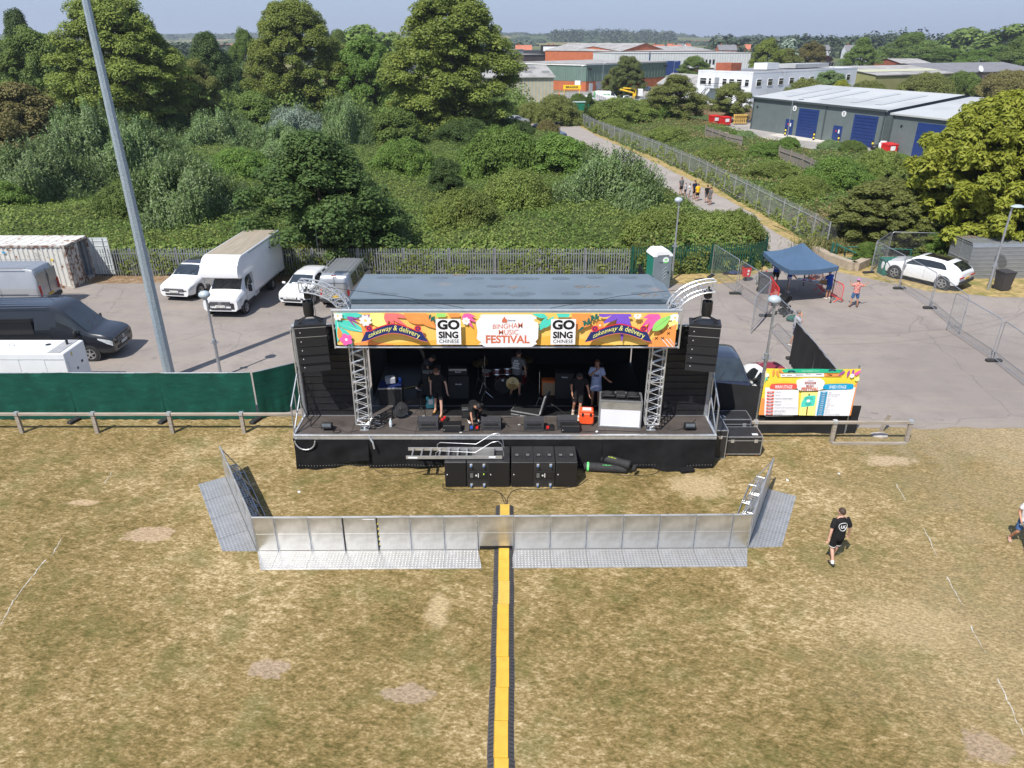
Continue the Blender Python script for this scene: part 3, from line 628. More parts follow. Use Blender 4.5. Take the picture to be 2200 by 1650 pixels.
# ---------------- crowd barrier, cable ramp and gear in front of the stage
ALS=mat('brushed_alu_sheet',(.60,.595,.58),.38,.75,.10,3,c2=(.44,.43,.41),amt=.56,c2s=2.2,soft=.12,det=8)
ALD=mat('dull_alu_mesh',(.60,.60,.59),.36,.80,.12,2.5,c2=(.42,.415,.40),amt=.52,c2s=1.6,soft=.12,det=8)
M,N,L,b=newmat('chequer_plate'); tc=N.new('ShaderNodeTexCoord')
vo=N.new('ShaderNodeTexVoronoi'); vo.inputs['Scale'].default_value=10.5; vo.inputs['Randomness'].default_value=.0; L.new(tc.outputs['Object'],vo.inputs['Vector'])
f=rampn(N,L,vo.outputs['Distance'],[(.25,(1,1,1)),(.42,(0,0,0))]); bn=noise_node(N,L,tc.outputs['Object'],2.2,7,.7)
col=mixn(N,L,rampn(N,L,bn,[(.35,(0,0,0)),(.65,(1,1,1))]),(.43,.43,.425),(.32,.315,.305)); col=mixn(N,L,f,col,(.66,.66,.66)); L.new(col,b.inputs['Base Color'])
b.inputs['Metallic'].default_value=.6; b.inputs['Roughness'].default_value=.4
bp=N.new('ShaderNodeBump'); bp.inputs['Strength'].default_value=.5; bp.inputs['Distance'].default_value=.012; L.new(f,bp.inputs['Height']); L.new(bp.outputs[0],b.inputs['Normal']); CHQ=M
HAZ=mat('hazard_yellow',(.75,.6,.05),.6)
def barrier_parts(t,w=1.03,floor=True,step=True,hz=False,fd=.80,slot=False,fl=None,fr=None):
    """local x along the barrier, -y towards the crowd"""
    m=MB(); lo=.14 if not floor else .012
    m.box((0,0,(1.2+lo)/2),(w-.03,.012,1.2-lo-.03),ALD)
    sh=m.build('front_sheet',t)
    m=MB(); m.box((0,-.008,.62),(w-.08,.006,.012),ALU2)
    if slot: m.box((.28,-.011,1.12),(.34,.006,.018),WHT)
    m.build('sheet_seam',sh)
    m=MB(); m.tube((-w/2+.002,.0,1.2),(w/2-.002,.0,1.2),.028,ALS,8); m.build('top_rail',t,40)
    for sx in (-1,1):
        m=MB(); m.box((sx*(w/2-.022),.01,.6),(.03,.05,1.17),BLK if (sx<0 and (hz or slot)) else ALU); m.build('side_post',t)
    if floor:
        a=(fl if fl is not None else 0); c=(fr if fr is not None else 0); x0,x1=-w/2+.004,w/2-.004
        m=MB(); m.add([(x0,-.02,.03),(x1,-.02,.03),(x1+c,-fd,.022),(x0+a,-fd,.022),(x0,-.02,.0),(x1,-.02,.0),(x1+c,-fd,.0),(x0+a,-fd,.0)],[(0,3,2,1),(3,7,6,2),(0,4,7,3),(1,2,6,5),(0,1,5,4)],CHQ); m.build('floor_plate',t)
        m=MB(); m.box(((x0+x1+a+c)/2,-fd-.018,.016),(x1-x0+c-a,.035,.03),ALS); m.build('plate_lip',t)
    else:
        m=MB(); m.box((0,.0,.1),(w-.1,.04,.07),BLK); m.build('bottom_bar',t)
    if step:
        m=MB()
        for sx in (-.46,.46): m.tube((sx*w,.02,1.12),(sx*w,.60,.05),.018,ALU,6); m.tube((sx*w,.02,.05),(sx*w,.62,.04),.02,ALU,6); m.tube((sx*w,.02,.42),(sx*w,.42,.42),.015,ALU,6)
        m.tube((-.46*w,.60,.05),(.46*w,.60,.05),.02,ALU,6); m.build('rear_brace',t)
        m=MB(); m.box((0,.13,.41),(w*.9,.02,.04),ALU)
        for k in range(9): m.box((-w*.42+k*w*.105,.27,.42),(.03,.26,.03),ALU)
        for k in range(4): m.box((0,.15+k*.08,.42),(w*.88,.022,.028),ALU)
        m.build('step_grate',t)
    if hz:
        m=MB()
        for k in range(10): m.box((-w/2+.04,-.012,.16+k*.09),(.035,.006,.05),HAZ if k%2 else BLK,RY(.5))
        m.build('hazard_tape',t)
PL=Vector((-7.39,16.84,0)); PR=Vector((6.88,16.99,0)); dv=(PR-PL); an=math.atan2(dv.y,dv.x); u=dv.normalized()
GRP='aluminium crowd barrier panels in front of the stage'
xg=6.93  # distance from the left corner to the middle of the cable gate
ctr=xg; wl=1.03
def bloc(s): return PL+u*s
lab={1:'second crowd barrier panel from the left corner of the front row',2:'third crowd barrier panel from the left corner, with a shiny seam',3:'crowd barrier panel with two short white strips on its sheet',4:'crowd barrier panel with yellow and black hazard tape on its left edge',5:'plain crowd barrier panel two places left of the yellow cable ramp gate',6:'crowd barrier panel just left of the yellow cable ramp',
 7:'crowd barrier panel just right of the yellow cable ramp',8:'plain crowd barrier panel two places right of the yellow cable ramp gate',9:'crowd barrier panel four places from the right corner of the front row',10:'third crowd barrier panel from the right corner of the front row',11:'second crowd barrier panel from the right corner of the front row',12:'crowd barrier panel next to the right corner piece'}
g=thing('crowd_barrier','crowd barrier gate panel without a floor that the yellow cable ramp runs under','crowd barrier',bloc(xg),an,GRP); barrier_parts(g,1.03,False,False)
w_=(xg-.52-.62)/6
first=None
for k in range(6):
    s=xg-.52-w_*(k+.5); i=6-k
    t=thing('crowd_barrier',lab[i] if i>0 else '','crowd barrier',bloc(s),an,GRP); barrier_parts(t,w_,hz=(i==4),slot=(i==3),fr=.12 if i==6 else None,fl=.0)
w2=(14.27-xg-.52-.55)/6
for k in range(6):
    s=xg+.52+w2*(k+.5); i=7+k
    t=thing('crowd_barrier',lab[i],'crowd barrier',bloc(s),an,GRP); barrier_parts(t,w2,fl=-.12 if i==7 else None)
t=thing('crowd_barrier','narrow corner piece at the left end of the front row of crowd barriers','crowd barrier',bloc(.31),an,GRP); barrier_parts(t,.62,fl=.32,fr=0,step=False)
t=thing('crowd_barrier','narrow corner piece at the right end of the front row of crowd barriers','crowd barrier',bloc(14.27-.275),an,GRP); barrier_parts(t,.55,fr=-.25,step=False)
# wings: stand along the wing line, floor on the outside
def wing(P0,P1,n,side,labs):
    d=P1-P0; L_=d.length; a=math.atan2(d.y,d.x)+(0 if side>0 else math.pi); w=L_/n
    for k in range(n):
        c=P0+d*((k+.5)/n); t=thing('crowd_barrier',labs[k],'crowd barrier',c,a,GRP)
        barrier_parts(t,w-.01,fd=.85,hz=False,fr=(-.5 if side<0 else None) if k==0 else None,fl=(.5 if side>0 else None) if k==0 else None)
wing(PL,Vector((-9.73,20.8,0)),4,-1,['left wing crowd barrier panel nearest the front corner, bare triangle on its floor','left wing crowd barrier panel second from the front corner','left wing crowd barrier panel with a dull scuffed floor plate','left wing crowd barrier panel at the far end, nearest the stage'])
wing(PR,Vector((8.47,20.06,0)),3,1,['right wing crowd barrier panel nearest the front corner','middle panel of the right wing of crowd barriers','right wing crowd barrier panel at the far end, nearest the flight cases'])
# cable ramp
RY1=mat('ramp_yellow',(.62,.375,.03),.55,0,.08,6,bump=.5,bs=90); RY2=mat('ramp_yellow_faded',(.58,.40,.09),.6,0,.08,6,bump=.5,bs=90); RB=mat('ramp_black',(.055,.052,.055),.65,0,.2,6,bump=.4,bs=60)
seg=.9; y0=19.1; n=13
for k in range(n):
    ya=y0-k*seg; t=thing('cable_ramp','','cable ramp',(-.22+.008*math.sin(k*2),ya-seg/2,0),.012*math.sin(k*3.1),'yellow and black cable ramp sections laid in a line')
    t['label']='end section of the yellow cable ramp, where the cables from the speakers go in' if k==0 else ('cable ramp section under the crowd barrier gate' if k==2 else ('first pale faded yellow cable ramp section in front of the crowd barrier' if k==4 else 'black edged yellow cable ramp section in the line laid over the grass'))
    fd=k in(0,1,4); Ym=RY2 if fd else RY1
    for sx in (-1,1):
        m=MB(); ww=.150 if sx<0 else .125
        m.prism([(sx*.145,.0),(sx*(.145+ww),.0),(sx*(.145+ww),.008),(sx*.145,.07)],'y',-seg/2+.004,seg/2-.004,RB)
        for q in range(9): m.box((sx*(.15+ww*.5),-seg/2+.05+q*.1,.05),(ww*.7,.02,.006),RUB,RY(sx*.42))
        m.build('side_ramp',t)
    m=MB(); m.box((0,0,.04),(.285,seg-.008,.07),RB); m.box((0,0,.077),(.28,seg-.012,.012),Ym)
    lid=m.build('yellow_lid',t)
    m=MB()
    for q in range(24):
        m.box((-.15,-seg/2+.02+q*.0375,.08),(.02,.02,.008),Ym)
    for q in range(11): m.box((-.11+q*.022,0,.0845),(.006,seg-.05,.004),RY2 if not fd else RY1)
    m.build('grip_rib',lid)
# front fill and subwoofers in front of the skirt
SUB=mat('sub_cabinet_black',(.022,.022,.023),.55,0,.2,8,bump=.15,bs=50)
BLUW=mat('blue_castor',(.05,.18,.45),.4)
def sub(x,w,lab,back,top=True):
    t=thing('subwoofer',lab,'speaker',(x,20.72,0),0,'black subwoofers in a row in front of the stage')
    m=MB(); m.box((0,0,.48),(w-.015,1.05,.96),SUB,bev=.012); m.build('cabinet',t)
    if back:
        m=MB()
        for z in (.12,.5): m.box((0,-.53,z+.17),(w-.06,.012,.01),BLK)
        m.box((0,-.535,.47),(w-.08,.02,.22),BLK); 
        pan=m.build('amplifier_panel',t)
        m=MB(); m.box((-.2,-.55,.47),(.1,.03,.16),mat('plastic_grey',(.12,.12,.12),.4)); m.box((.02,-.55,.47),(.025,.01,.15),LED); m.lathe([(.03,-.005),(.03,.005)],LED,(-.05,-.55,.47),10,RX(math.pi/2)); m.build('panel_marking',pan)
        if back>1:
            m=MB(); m.box((.2,-.55,.52),(.035,.01,.05),mat('lime_sticker',(.5,.8,.1),.5)); m.build('sticker',pan)
        for zx in (-.21,.21):
            for z in (.1,.86):
                m=MB(); m.box((zx,-.54,z),(.09,.02,.1),ALU2); m.lathe([(.045,-.015),(.045,.015)],BLUW,(zx,-.6,z-.01),12,RY(math.pi/2)); m.box((zx,-.57,z+.01),(.05,.05,.05),ALU2); m.build('castor',t)
    else:
        m=MB(); m.box((0,-.53,.48),(w-.05,.012,.9),GRL); m.build('grille',t)
        m=MB(); m.box((-w*.38,-.54,.5),(.03,.01,.035),LED); m.build('badge',t)
    if top:
        for sx in (-.18,.18):
            m=MB(); m.box((sx,-.1,.975),(.15,.16,.012),BLK); m.box((sx,-.1,.99),(.11,.1,.03),mat('plastic_grey',(.12,.12,.12),.4)); m.build('handle_cup',t)
        m=MB(); m.lathe([(.04,.958),(.04,.968)],BLK,(0,-.2,0),10); m.build('pole_mount',t)
xs=[(-1.86,.72,'leftmost black subwoofer in the row, under the ladder',0,0),(-1.13,.72,'subwoofer with castors and panel facing out, under the ladder',2,0),(-.43,.72,'black subwoofer under the right end of the ladder',0,0),(.34,.74,'black subwoofer in the middle just right of the ladder',0,1),(1.06,.72,'subwoofer with castors and panel facing out, right of the ladder',1,1),(1.79,.72,'rightmost black subwoofer in the row',0,1)]
for a in xs: sub(*a)
# ladder lying on the subs
t=thing('platform_ladder','aluminium platform step ladder lying on its side on the subwoofers','ladder',(-1.95,20.62,1.0),.0)
m=MB(); 
for y in (-.27,.27): m.box((.05,y,.06),(3.15,.03,.11),ALU2)
m.build('side_rail',t)
for k in range(8):
    m=MB(); m.box((-1.35+k*.3,0,.06),(.04,.52,.1),ALU2,RY(.35)); m.build('rung',t)
m=MB(); m.box((1.0,0,.09),(.72,.5,.03),ALS); m.build('platform',t)
for y in (-.26,.28):
    m=MB(); m.path([(-.55,y,.1),(-.55,y,.22),(-.45,y,.3),(.75,y,.24),(1.3,y,.62),(1.5,y,.66),(1.62,y,.55),(1.68,y,.1)],.011,ALU,6); m.build('handrail',t,40)
m=MB(); m.box((-1.3,-.29,.05),(.3,.01,.05),WHT); m.box((1.3,-.29,.07),(.22,.01,.06),WHT); m.build('label_plate',t)
# speaker stand bags
BAGF=mat('bag_fabric',(.02,.02,.022),.8,0,.3,8,bump=.5,bs=12)
def bag(loc,rz,L_,band,lab,tail):
    t=thing('stand_bag',lab,'bag',loc,rz,'black cable bags on the grass by the skirt')
    m=MB(); R=RY(math.pi/2); m.lathe([(.05,-L_/2),(.15,-L_/2+.03),(.165,-L_*.2),(.14,L_*.2),(.15,L_/2-.03),(.06,L_/2)],BAGF,(0,0,.15),14,R); m.build('bag',t,50)
    m=MB(); m.lathe([(.168,-L_/2+.12),(.172,-L_/2+.16),(.166,-L_/2+.19)],band,(0,0,.15),14,R); m.build('stripe',t,50)
    m=MB(); text(m,'k&m' if not tail else 'k&m',(.05,-.06,.297),(1,0,0),(0,1,0),band,h=.07,w=.28); m.build('lettering',t)
    if tail: m=MB(); m.lathe([(.12,-.06),(.14,0),(.1,.05)],BAGF,(L_/2+.14,0,.09),10,R); m.build('end_flap',t,50)
GR1=mat('neon_green',(.15,.8,.2),.5); GR2=mat('neon_yellow',(.65,.85,.08),.5)
bag(G(1300,1013),-.12,1.5,GR1,'black bag with a green end stripe lying on the grass under the other bag',0)
bag(G(1306,1008)+Vector((.1,0,.22)),-.52,1.45,GR2,'black bag with a yellow stripe lying across another bag beside the subwoofers',1)
# flight cases right of the stage
FC=mat('flight_case_black',(.02,.02,.021),.5,0,.2,5)
def case(loc,d,rz,lab,grp='black flight cases at the right end of the stage',wheels=True,name='flight_case',latch=2,parts=True,wm=None):
    t=thing(name,lab,'flight case',loc,rz,grp); W,D,H_=d; z0=.1 if wheels else 0
    m=MB(); m.box((0,0,z0+H_/2),(W-.02,D-.02,H_-.01),FC); m.build('body',t)
    m=MB(); e=.03
    for sx in (-1,1):
        for sy in (-1,1): m.box((sx*(W/2-e/2),sy*(D/2-e/2),z0+H_/2),(e,e,H_),ALU)
    for zz in (z0+e/2,z0+H_-e/2,z0+H_*.78):
        for s in (-1,1): m.box((0,s*(D/2-e/2+.002),zz),(W-2*e,e,e),ALU); m.box((s*(W/2-e/2+.002),0,zz),(e,D-2*e,e),ALU)
    m.build('edge_trim',t)
    for k in range(latch):
        m=MB(); x=(-.32+.64*k)*W if latch>1 else 0; m.box((x,-D/2-.008,z0+H_*.76),(.12,.02,.12),ALU2); m.build('latch',t)
    if wheels:
        for sx in (-1,1):
            for sy in (-1,1): m=MB(); m.lathe([(.045,-.02),(.045,.02)],wm or RUB,(sx*(W/2-.12),sy*(D/2-.1),.045),10,RY(math.pi/2)); m.box((sx*(W/2-.12),sy*(D/2-.1),.085),(.06,.06,.03),ALU); m.build('wheel',t)
    return t
OW=mat('orange_wheel',(.8,.15,.03),.5)
c=G(1597,975); t=case((8.2,22.5,0),(1.3,.75,.72),0,'black flight case with orange wheels, nearest the camera on the grass',wm=OW); 
m=MB(); m.box((.4,-.2,.824),(.2,.12,.004),WHT); m.build('label_plate',t)
t=case((8.0,23.35,0),(1.35,.7,.95),0,'black flight case marked 2 with an orange tag, behind the other case',wheels=True)
m=MB(); text(m,'2',(-.28,-.12,1.055),(1,0,0),(0,1,0),WHT,h=.14,bold=.03); m.build('lettering',t)
m=MB(); m.box((-.55,-.1,1.09),(.17,.15,.08),OW,bev=.03); m.build('orange_tag',t)
case((7.3,22.65,0),(.5,1.3,1.15),0,'tall black flight case squeezed against the end of the stage',wheels=False,latch=1)
# cables on the ground
CB=mat('cable_black',(.012,.012,.012),.6)
def cable(pts,r,lab,n='cable'):
    P=[Vector(p) for p in pts]; out=[]
    for i in range(len(P)-1):
        a=P[max(i-1,0)];b=P[i];c=P[i+1];d=P[min(i+2,len(P)-1)]
        for k in range(6):
            t=k/6; out.append(.5*((2*b)+(c-a)*t+(2*a-5*b+4*c-d)*t*t+(3*b-a-3*c+d)*t**3))
    out.append(P[-1]); m=MB(); m.path(out,r,CB,5); o=m.build(n,None,60); tag(o,lab,'cable'); return o
g=lambda x,y,z=.012:tuple(G(x,y)[:2])+(z,)
cable([g(1088,1086),g(1084,1070),g(1066,1056),g(1040,1053),g(960,1052),g(952,1040)],.012,'black cable from the ramp along the left subwoofers')
cable([g(1090,1086),g(1092,1068),g(1110,1052),g(1160,1052),g(1235,1046),g(1262,1030)],.012,'black cable from the ramp along the right subwoofers')
cable([g(1086,1086),g(1080,1072),g(1076,1060)],.010,'short black cable curling out of the ramp end')
cable([g(1300,1012),g(1340,1022),g(1400,1020),g(1420,1008)],.01,'thin black cable trailing right from the bags')
cable([g(800,1005),g(830,1022),g(870,1020),g(930,1010),g(955,1016)],.009,'thin black cable on the grass left of the subwoofers')
cable([(-7.1,22.5,ZD+.02),(-6.9,21.9,ZD+.02),(-6.2,22.0,ZD+.02),(-5.7,21.6,ZD+.02),(-5.3,21.7,ZD+.02)],.01,'black cable on the left wing of the deck')
cable([(-4.5,22.2,ZD+.02),(-3.8,21.8,ZD+.02),(-3.2,21.65,ZD+.02),(-2.5,21.7,ZD+.02),(-1.8,21.6,ZD+.02),(-1.0,21.75,ZD+.02)],.01,'black cable along the front of the deck, left of centre')
cable([(.0,21.7,ZD+.02),(.8,21.6,ZD+.02),(1.5,21.75,ZD+.02),(2.4,21.6,ZD+.02),(3.2,21.7,ZD+.02),(4.4,21.6,ZD+.02)],.01,'black cable along the front of the deck, right of centre')
cable([(5.2,22.0,ZD+.02),(5.6,21.7,ZD+.02),(6.2,22.1,ZD+.02),(6.5,22.5,ZD+.02)],.01,'black cable on the right wing of the deck')
# ---------------- fences, rails, lamps and street things
# wooden knee rail
WOODR=mat('weathered_rail_wood',(.26,.22,.175),.9,0,.2,4,bump=.5,bs=20,c2=(.36,.32,.27),amt=.55,c2s=5,soft=.2,stretch=(.3,3,3),det=8)
CAP=mat('metal_cap',(.55,.57,.6),.4,.6)
def rail(name,lab,xs,y,z,x0,x1,extra=None):
    t=thing(name,lab,'fence',(0,y,0))
    for x in xs:
        m=MB(); m.box((x,0,z/2),(.13,.11,z),WOODR); p=m.build('post',t); m=MB(); m.box((x,-.0,z+.012),(.15,.16,.03),CAP); m.box((x,-.075,z-.04),(.14,.015,.1),CAP); m.build('metal_cap',p)
    e=[x0]+[x for x in xs if x0<x<x1]+[x1]
    for a,b_ in zip(e,e[1:]): m=MB(); m.box(((a+b_)/2,.0,z-.06),(b_-a-.01,.1,.12),WOODR,bev=.02); m.build('rail_bar',t)
    return t
rail('knee_rail_fence','low weathered wooden rail fence on the grass left of the stage',[-27.1,-24.25,-21.4,-18.53,-15.68,-12.83,-10.13],23.87,.86,-28,-7.6)
rail('knee_rail_fence','low weathered wooden rail fence on the grass right of the stage',[8.9,11.79,14.55],23.15,.9,7.6,14.62)
t=thing('loose_timber','loose grey plank lying at the foot of the right rail fence','plank',(13.1,23.0,.05)); m=MB(); m.box((0,0,0),(2.7,.1,.09),WOODR); m.build('plank',t)
t=thing('leaning_post','short broken wooden post leaning out of a concrete footing','post',(14.0,24.0,0)); m=MB(); m.box((.1,0,.35),(.12,.09,.75),WOODR,RY(.25)); m.build('post',t); m=MB(); m.ball((-.2,-.35,.03),.22,mat('rough_concrete',(.4,.36,.32),.9,0,.2,5),8,(1.6,1,.35)); m.build('footing',t)
# heras panels
MESHW=mat('fence_wire',(.34,.36,.38),.5,.6)
def heras_mb(w,h=2.0):
    fr=MB(); r=.022; R=.12
    pts=[(-w/2,0,.1),(-w/2,0,h-R),(-w/2+R*.3,0,h-R*.3),(-w/2+R,0,h),(w/2-R,0,h),(w/2-R*.3,0,h-R*.3),(w/2,0,h-R),(w/2,0,.1)]
    fr.path(pts,r,ALU,7); fr.tube((-w/2,0,.2),(w/2,0,.2),.016,ALU,6)
    me=MB(); n=int(w/.075)
    for k in range(1,n): x=-w/2+w*k/n; me.tube((x,0,.2),(x,0,h-.02),.0028,MESHW,3,cap=False)
    for k in range(1,7): z=.2+(h-.2)*k/7; me.tube((-w/2,0.004,z),(w/2,.004,z),.0028,MESHW,3,cap=False)
    return fr,me
HG={}
def heras(a,b,lab,scrim=None,grp='mesh fence panels around the car park',h=2.0,back=.0):
    a=Vector((a[0],a[1],0)); b=Vector((b[0],b[1],0)); d=b-a; w=round(d.length,2); t=thing('mesh_fence_panel',lab,'fence panel',(a+b)/2,math.atan2(d.y,d.x),grp)
    fr,me=heras_mb(w-.05,h); fr.build('frame',t,40)
    if scrim is None: me.build('wire_mesh',t)
    else:
        rr=random.Random(int(w*100+a.x*10)); vs=[];fs=[];n=30;R=8
        for i in range(n+1):
            for j in range(R+1):
                x=-w/2+.0+w*i/n; z=h+.02-(h-.03)*j/R; s=x*1.7+rr.random()*.1
                off=-.035-.03*(math.sin(i*.55+j*.4)*.5+math.sin(i*.2-j*.9)*.5)*math.sin(math.pi*min(1,i/n*6,(n-i)/n*6)/2)-.05*(j/R)**3*math.sin(i*.9)**2
                vs.append((x,off*(1 if back>=0 else -1),z-.02*math.sin(math.pi*i/n)*(1-j/R)))
        for i in range(n):
            for j in range(R): k=i*(R+1)+j; fs.append((k,k+R+1,k+R+2,k+1))
        MB().add(vs,fs,scrim).build('scrim',t,60,fix=False)
    return t
def foot(p,rz,lab): 
    t=tag(MB().box((0,0,.065),(.72,.22,.13),RUB,bev=.03).build('fence_foot'),lab,'fence foot','rubber fence feet'); t.location=(p[0],p[1],0); t.rotation_euler=(0,0,rz)
GSC=mat('green_scrim',(.003,.064,.043),.75,0,.25,1.2,bump=.5,bs=3,spec=.3,stretch=(1,1,3),c2=(.005,.09,.062),amt=.62,c2s=2.2,soft=.06,tr=.12)
BSC=mat('black_scrim',(.016,.016,.017),.8,0,.25,1.2,bump=.4,bs=3,spec=.3)
gx=[-27.6,-24.1,-20.55,-17.0,-13.5,-9.95]; gl=['far left','second','third','fourth','last long']
names=['green scrim fence panel cut by the left edge of the photo','green scrim fence panel in front of the white generator','green scrim fence panel right of the generator, at the foot of the tall mast','green scrim fence panel behind the short lamp post','green scrim fence panel before the corner']
for k in range(5): heras((gx[k],24.95+.03*(k%2)),(gx[k+1],24.95+.03*((k+1)%2)),names[k],GSC,'green scrim fence panels left of the stage')
heras((-9.9,24.97),(-7.55,26.6),'angled green scrim fence panel running back behind the stage',GSC,'green scrim fence panels left of the stage')
for x,l in ((-24.1,'leftmost rubber fence foot under the green scrim'),(-17,'rubber fence foot below the green scrim left of the mast'),(-13.5,'rubber fence foot below the green scrim under the short lamp post'),(-9.95,'rubber fence foot at the corner of the green scrim')): foot((x,24.85),1.2,l)
# right side: mesh fences
hp=[(1527,592,1580,630,'mesh fence panel by the hedge at the green palisade fence'),(1583,631,1645,676,'mesh fence panel beside the grey wheelie bin'),(1647,677,1612,718,'mesh fence panel swung open like a gate')]
for x1,y1,x2,y2,l in hp: heras(G(x1,y1),G(x2,y2),l)
a=G(1653,712); b_=G(1707,772); heras(a,b_,'mesh fence panel behind the lamp post near the man on the phone')
T=lambda x,y:G(x,y,2.0)
c0=T(1712,692); c1=T(1757,742); c2=T(1801,797)
heras(c0,c1,'black scrim fence panel beside the man on the phone',BSC,'black scrim fence panels right of the stage'); heras(c1,c2,'black scrim fence panel behind the programme board',BSC,'black scrim fence panels right of the stage')
rp=[((22.99,44.87),(23.15,41.5)),((23.15,41.45),(23.14,37.99)),((23.14,37.9),(22.6,34.0)),((22.25,34.6),(22.25,30.75)),((22.25,30.6),(21.9,27.3))]
rl=['mesh fence panel in front of the green grit bin','mesh fence panel beside the white car parked on the straw','mesh fence panel overlapping its neighbour in the open car park','mesh fence panel with twisted wire on top near the right edge','mesh fence panel running out of the photo at the right edge']
for (a,b_),l in zip(rp,rl): heras(a,b_,l)
heras((22.99,44.9),(25.1,47.4),'mesh fence panel turned back into the bushes'); heras((25.15,47.4),(28.6,47.0),'mesh fence panel half hidden in the bushes behind the green grit bin')
for p,rz,l in ((G(1527,595),.9,'rubber fence foot on the straw by the hedge'),(G(1580,632),0,'rubber fence foot left of the grey wheelie bin'),(G(1645,680),0,'rubber fence foot below the pushchair'),(G(1705,772),0,'rubber fence foot at the edge of the black scrim'),(G(1865,587),.2,'rubber fence foot near the green barrier gate'),((23.15,41.4),.0,'rubber fence foot behind the white car'),((23.14,37.9),0,'rubber fence foot in the open car park'),((22.28,30.6),0,'rubber fence foot nearest the right edge'),(G(1503,603),.5,'lone rubber foot lying on the straw')): foot(p,rz,l)
# black fence and programme board by the stage
t=thing('scrim_fence','black cloth fence behind the flight cases, joining the stage to the programme board','fence',(0,0,0))
cloth('cloth',(7.05,24.35,0),(9.25,23.85,0),.02,1.95,BSC,40,.05,0,t,2)
cloth('cloth',(9.25,23.85,0),(12.95,23.8,0),.02,1.2,BSC,40,.05,0,t,7)
bd=thing('programme_board','tilted yellow board listing MAIN STAGE and SHED STAGE acts','sign',(0,0,0))
for x,y in ((9.15,23.85),(12.55,23.8)):
    m=MB(); m.box((x,y,1.42),(.05,.05,2.85),ALU); 
    for k in range(28): m.box((x,y-.027,.1+k*.1),(.02,.004,.03),BLK)
    m.build('post',bd)
O=Vector((9.16,23.72,.86)); R_=Vector((3.38,-.04,.0)); U_=Vector((0.02,.02,1.88)); BW,BH=3.4,1.88
m=MB(); vs=[];fs=[]
for i in range(25):
    for j in range(9):
        u=i/24;v=j/8; p=O+R_*u+U_*v+Vector((0,.006*math.sin(u*14+v*5),-.05*math.sin(math.pi*u)*v*.6)); vs.append(p)
for i in range(24):
    for j in range(8): k=i*9+j; fs.append((k,k+9,k+10,k+1))
m.add(vs,fs,ink('board_yellow',(.80,.62,.06))); m.build('panel',bd,60,fix=False)
S=Sheet(O+Vector((0,-.02,0)),R_,U_,(0,-1,.0))
def q(x,y): # crop pixel of the board -> u,v
    # board corners in the crop: TL(345,120) TR(2110,180) BL(75,1025) BR(1915,1090)
    v=(1057-y)/915; 
    for _ in range(4):
        xl=75+270*v; xr=1915+195*v; u=(x-xl)/(xr-xl); yb=1025+65*u; yt=120+60*u; v=(yb-y)/(yb-yt)
    return (u*BW,v*BH-.0)
def Q(p): return [q(*a) for a in p]
cl=(0,BW,0,BH)
S.poly(Q([(75,1025),(110,850),(130,690),(235,700),(180,1030)]),Or,cl); S.poly(Q([(1975,500),(2040,420),(1915,1090),(1870,1085)]),Or,cl)
S.poly(Q([(585,160),(700,135),(1300,150),(1780,180),(1700,240),(1000,220),(600,200)]),mat('ink_emerald',(.02,.45,.25),.5),cl)
S.poly(Q([(590,225),(1410,240),(1405,305),(590,285)]),Wh,cl); S.poly(Q([(1415,245),(1740,260),(1735,312),(1412,302)]),Or,cl)
S.text('TSM',*q(1510,278),Bk,h=.075,w=.19,bold=.03); S.text('Dove',*q(1110,248),Bk,h=.05,w=.16); S.text('takeaway & delivery to your door',*q(1160,190),Wh,h=.05,w=.62)
for x,wd in ((640,60),(755,100),(945,150),(1310,110)): S.poly(Q([(x-wd/2,250),(x+wd/2,252),(x+wd/2,262),(x-wd/2,260)]),mat('ink_grey',(.2,.22,.3),.5))
for x in (800,1560): S.poly(Q([(x-75,185),(x-40,165),(x+40,165),(x+75,188),(x+60,200),(x,185),(x-60,198)]),Nv)
for x,y,a,mm in ((480,130,-1.6,Or),(520,160,-1.1,Or),(560,130,-.7,Or),(260,230,-.8,Te),(290,260,-1.5,Te),(1800,200,-2.4,Vi),(1880,190,-1.7,Vi),(1960,170,-1.6,Vi),(2090,190,-2.1,Pk),(2080,210,-2.5,Pk)): S.leaf(*q(x,y),.3,.1,a,mm,0,cl)
for x,y,mm in ((325,240,Wh),(230,370,Pk),(195,470,Wh),(1925,295,Wh),(2020,360,Ly)): S.flower(*q(x,y),.09,mm,Yl,6,cl)
rr=random.Random(8); S.poly(Q([(1130+270*math.copysign(abs(math.cos(6.283*k/40))**.6,math.cos(6.283*k/40))+rr.uniform(-12,12),440-125*math.copysign(abs(math.sin(6.283*k/40))**.6,math.sin(6.283*k/40))) for k in range(40)]),Wh,cl)
S.poly(Q([(265,470),(900,540),(850,1035),(175,1020)]),Wh,cl); S.poly(Q([(1270,570),(1990,515),(1870,1080),(1185,1060)]),Wh,cl)
S.poly(Q([(945,585),(1268,590),(1180,1055),(870,1040)]),Ly,cl); S.poly(Q([(1000,680),(1080,650),(1220,655),(1205,780),(1175,860),(920,880),(930,800)]),Te,cl)
S.poly(Q([(1082,615),(1105,615),(1103,655),(1080,650)]),Bk); S.poly(Q([(1035,870),(1060,870),(1030,1040),(1005,1040)]),mat('ink_brown',(.2,.06,.02),.6)); S.flower(*q(1070,755),.07,Wh,Wh,8)
S.text('THIS WAY TO',*q(1085,690),Bk,h=.035,w=.26); S.text('MAIN STAGE & BAR',*q(1085,718),Bk,h=.035,w=.3); S.text('FOOD COURT',*q(1065,802),Bk,h=.035,w=.22); S.text('& SHED',*q(1060,832),Bk,h=.035,w=.16)
rr=random.Random(8)
